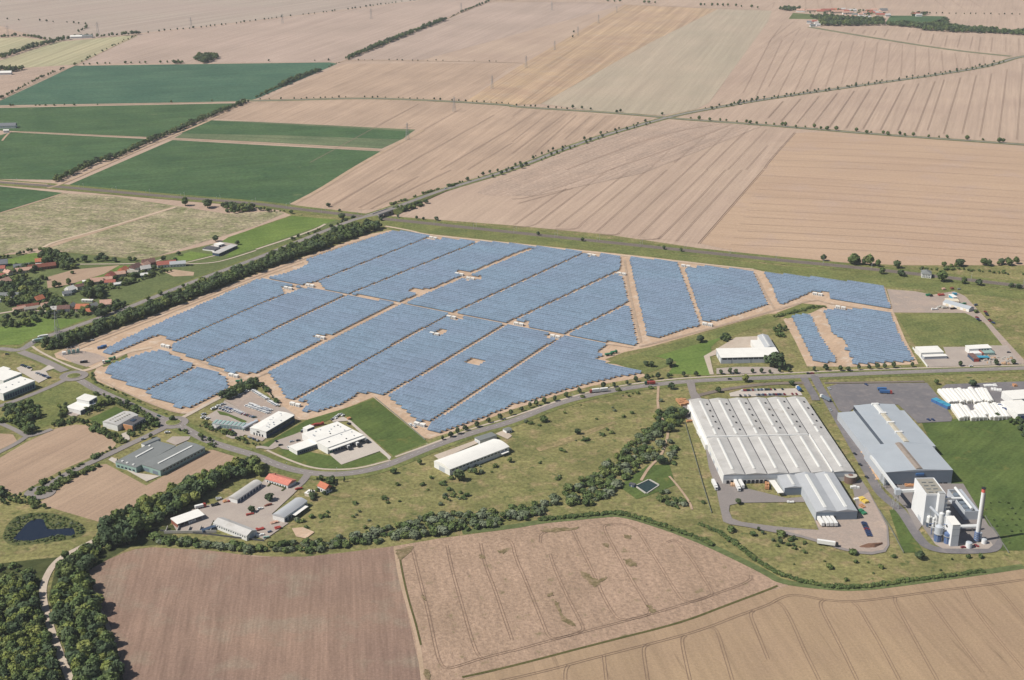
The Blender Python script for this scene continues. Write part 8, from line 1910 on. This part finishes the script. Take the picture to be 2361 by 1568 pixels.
lorry(T(2, 2, 950, 125), 20, 'm_green', 'm_green', 'second green skip lorry on the sandy corner', ((-5, 0),), h=2.4)
lorry(T(0, 1, 370, 1562), 205, 'm_white', 'm_white', 'white lorry on the country road beside the tree belt', ((-9, 0),))
lorry(T(3, 2, 1090, 470), 0, 'm_white', 'm_blue', 'blue flatbed load on the empty asphalt lot', ((-9, 0),), False, h=3.0, cat='trailer')
lorry(T(3, 2, 1120, 500), -8, 'm_red', 'm_blue', 'blue covered lorry with red cab on the empty asphalt lot', ((-10, 0),), h=3.6)
lorry(T(3, 2, 500, 540), 118, 'm_white', 'm_wall_blue', 'grey lorry with white cab parked on the verge of the plant road', ((-12, 0),), h=3.2)
lorry(Q1(1990, 1290), 100, 'm_white', 'm_blue', 'blue lorry with a white cab in the corner of the car park', ((-7, 0),), h=3.4)
lorry(Q2(2200, 1480), -22, 'm_white', 'm_navy_cladding', 'navy lorry with white roof backed to the white annex', ((-13, 0),), h=3.8)
lorry(Q2(2090, 1430), -40, 'm_white', 'm_navy_cladding', 'navy trailer beside the white annex', ((-12, 0),), False, h=3.8, cat='trailer')
lorry(Q7(1290, 660), 10, 'm_white', 'm_white', 'white van-bodied lorry on the gravel depot yard', ((-5, 0),), h=2.8)
lorry(P8(640, 590), 30, 'm_red', 'm_white', 'white lorry with red cab beside the open shed', ((-7, 0),), h=3.2)
# stacked goods and machines
def pile(p, deg, label, mat, nx, ny, s, h, group=None, cat='stack', name='goods_stack'):
    x, y = G(p)
    e = empty(name, (x, y, ZR + .15), math.radians(deg), label, cat, group)
    for i in range(nx):
        for j in range(ny):
            hh = h * random.uniform(.6, 1.1)
            m = MB(); m.box((i - nx / 2) * s * 1.1, (i - nx / 2) * s * 1.1 + s, (j - ny / 2) * s * 1.1, (j - ny / 2) * s * 1.1 + s, 0, hh)
            m.build('bale', mat, e)
    return e
pile(T(2, 2, 1575, 585), -75, 'orange stack of timber pallets at the edge of the warehouse road', 'm_orange', 6, 4, 2.2, 2.4)
pile(T(2, 2, 1640, 755), 20, 'low orange pallet stack at the road bend by the warehouse', 'm_orange', 3, 1, 2.2, 1.4)
pile(Q3(375, 435), 80, 'tan pallet stack at the dock beside the white lorry', 'm_wood', 3, 3, 1.6, 2.2)
pile(Q3(805, 450), 80, 'tall tan pallet stack by the ramp kerb', 'm_orange', 6, 2, 1.7, 2.6)
pile(Q3(2050, 640), -65, 'yellow skip among containers beside the production hall', 'm_yellow', 2, 1, 4.2, 2.4)
pile(Q3(2030, 710), -65, 'orange rubble bags beside the yellow skip', 'm_orange', 3, 2, 1.6, 1.4)
pile(Q3(2035, 790), -65, 'green containers in the shade of the production hall', 'm_green', 2, 1, 3.6, 2.2)
pile(Q3(1960, 620), 10, 'white pallets at the corner of the production hall', 'm_white', 2, 1, 2.4, 1.6)
pile(Q3(1935, 470), 0, 'white container below the round brown tank', 'm_white', 3, 1, 2.4, 2.0)
pile(Q3(1110, 655), 0, 'small white skips on the grass edge by the annex', 'm_white', 3, 1, 1.8, 1.4)
pile(T(3, 2, 1315, 1350), 0, 'orange machine parts under the steel hall front', 'm_orange', 5, 2, 1.8, 1.6)
for k, (px, py, mt, lb) in enumerate(((815, 560, 'm_dark', 'dark machine row on the contractors yard edge'), (960, 510, 'm_orange', 'orange excavator-like machine beside the machine barn'), (870, 470, 'm_galv', 'grey machine parts beside the machine barn'), (1480, 920, 'm_red', 'red machinery group at the lower yard fence'), (1620, 960, 'm_wall_navy', 'dark containers along the lower yard fence'), (1740, 900, 'm_red', 'red and dark vehicles at the fence corner'), (1480, 1010, 'm_white', 'white bags at the lower yard corner'), (1570, 1040, 'm_wall_green', 'grey container at the lower yard corner'), (1330, 700, 'm_red', 'red attachments round the bushy tree on the yard'), (1600, 565, 'm_tile_rust', 'rusty attachments at the yard island'), (1060, 500, 'm_red', 'red barrier boards in front of the machine barn'), (2050, 320, 'm_red', 'red signboard at the yard gate'), (1690, 820, 'm_tile_pink', 'pink pallet spread beside the canopy barn'))):
    pile(P8(px, py), 28, lb, mt, random.choice([2, 3, 4]), random.choice([1, 2]), 1.5, 1.6, None, 'machines', 'yard_machines')
for k, (px, py, mt, lb) in enumerate(((840, 480, 'm_dark', 'dark scrap heap on the gravel depot yard'), (790, 470, 'm_green', 'green scrap boxes beside the dark scrap heap'), (1090, 350, 'm_tile_pink', 'pinkish rubble bags at the depot edge'), (1250, 340, 'm_tile_rust', 'rusty beams at the depot edge'), (1390, 350, 'm_roof_felt', 'grey drums at the depot edge'), (1040, 465, 'm_red', 'red and black machine on the depot yard'), (910, 745, 'm_white', 'pale pipes along the lower depot edge'), (1030, 700, 'm_concrete', 'concrete rings on the depot yard'), (1110, 715, 'm_concrete', 'second group of concrete rings on the depot'), (1280, 735, 'm_dark', 'dark machine at the lower depot edge'), (1470, 640, 'm_green', 'pale green skip in front of the depot tent'), (1720, 665, 'm_wall_navy', 'dark containers behind the depot tent'))):
    pile(Q7(px, py), 12, lb, mt, random.choice([2, 3, 4]), random.choice([1, 2]), 1.8, 1.8, None, 'goods', 'depot_goods')
pile(Q8(900, 505), 24, 'red crates behind the logistics hall', 'm_red', 5, 1, 2.2, 2.4)
pile(Q8(1510, 385), 30, 'orange machine on the grass behind the logistics hall', 'm_orange', 2, 2, 1.6, 1.8)
pile(Q8(1140, 1030), -50, 'green skip at the end of the loading dock', 'm_green', 2, 1, 2.2, 2.0)
pile(Q8(1510, 480), -45, 'dark cooling units on the logistics hall end', 'm_dark', 2, 2, 1.4, 1.4)
pile(P6(1110, 915), 28, 'orange pallets between sign gantry and hall', 'm_orange', 4, 3, 1.6, 1.4)
pile(T(3, 2, 2275, 430), 10, 'orange excavator at the white works yard', 'm_orange', 2, 2, 1.8, 2.2, None, 'machine')
pile(Q2(2030, 1095), 10, 'red forklift beside the white works', 'm_tile_red', 1, 2, 2.0, 2.2, None, 'machine')
pile(Q2(1720, 960), 3, 'white loose bundles behind the storage tents', 'm_white', 5, 2, 2.4, 1.4)
pile(Q2(1830, 1040), -20, 'white bundles at the end of the storage tents', 'm_white', 4, 2, 2.4, 1.6)
pile(Q5(1650, 530), 10, 'dark trailer with mesh sides on the sandy gate area', 'm_dark', 3, 1, 2.4, 2.0)
pile(T(3, 1, 1720, 1155), 5, 'cyan and white site trailers on the depot', 'm_cyan', 2, 1, 2.6, 2.4)
# street lamps
lp = MB(); lp.bar((0, 0, 0), (0, 0, 8), .09, 6); LP = lp.mesh('pole', 'm_galv')
la = MB(); la.bar((0, 0, 7.9), (1.6, 0, 8.3), .06, 6); LA = la.mesh('arm', 'm_galv')
lh = MB(); lh.box(1.4, 2.2, -.16, .16, 8.22, 8.40); LH = lh.mesh('lamp_head', 'm_wall_grey')
for i, (x, y, tx, ty) in enumerate(resample(seg(q_main, T(0, 2, 1760, 850), T(3, 2, 2300, 265)), 45)):
    e = empty('street_lamp', (x + ty * 6.2, y - tx * 6.2, ZR - .1), math.atan2(tx, -ty), 'tall thin grey street lamp on the verge of the main street', 'street lamp', 'street lamps along the main street')
    link('pole', LP, e); link('arm', LA, e); link('lamp_head', LH, e)

# ================================================================== summer haze
hz = MB(); hz.box(-9100, 9100, -2600, 14100, -1.0, 532.0)
hm = bpy.data.materials.new('m_haze'); hm.use_nodes = True
hn = hm.node_tree; hn.nodes.clear()
pv_ = hn.nodes.new('ShaderNodeVolumePrincipled'); ho = hn.nodes.new('ShaderNodeOutputMaterial')
pv_.inputs['Color'].default_value = (.86, .90, .98, 1); pv_.inputs['Density'].default_value = 3.2e-5; pv_.inputs['Anisotropy'].default_value = 0.0
hn.links.new(pv_.outputs[0], ho.inputs['Volume'])
hm.cycles.homogeneous_volume = True
MATS['m_haze'] = hm
o = hz.build('haze', 'm_haze'); o['kind'] = 'stuff'; o['label'] = 'thin summer haze over the whole plain'
o.visible_shadow = True
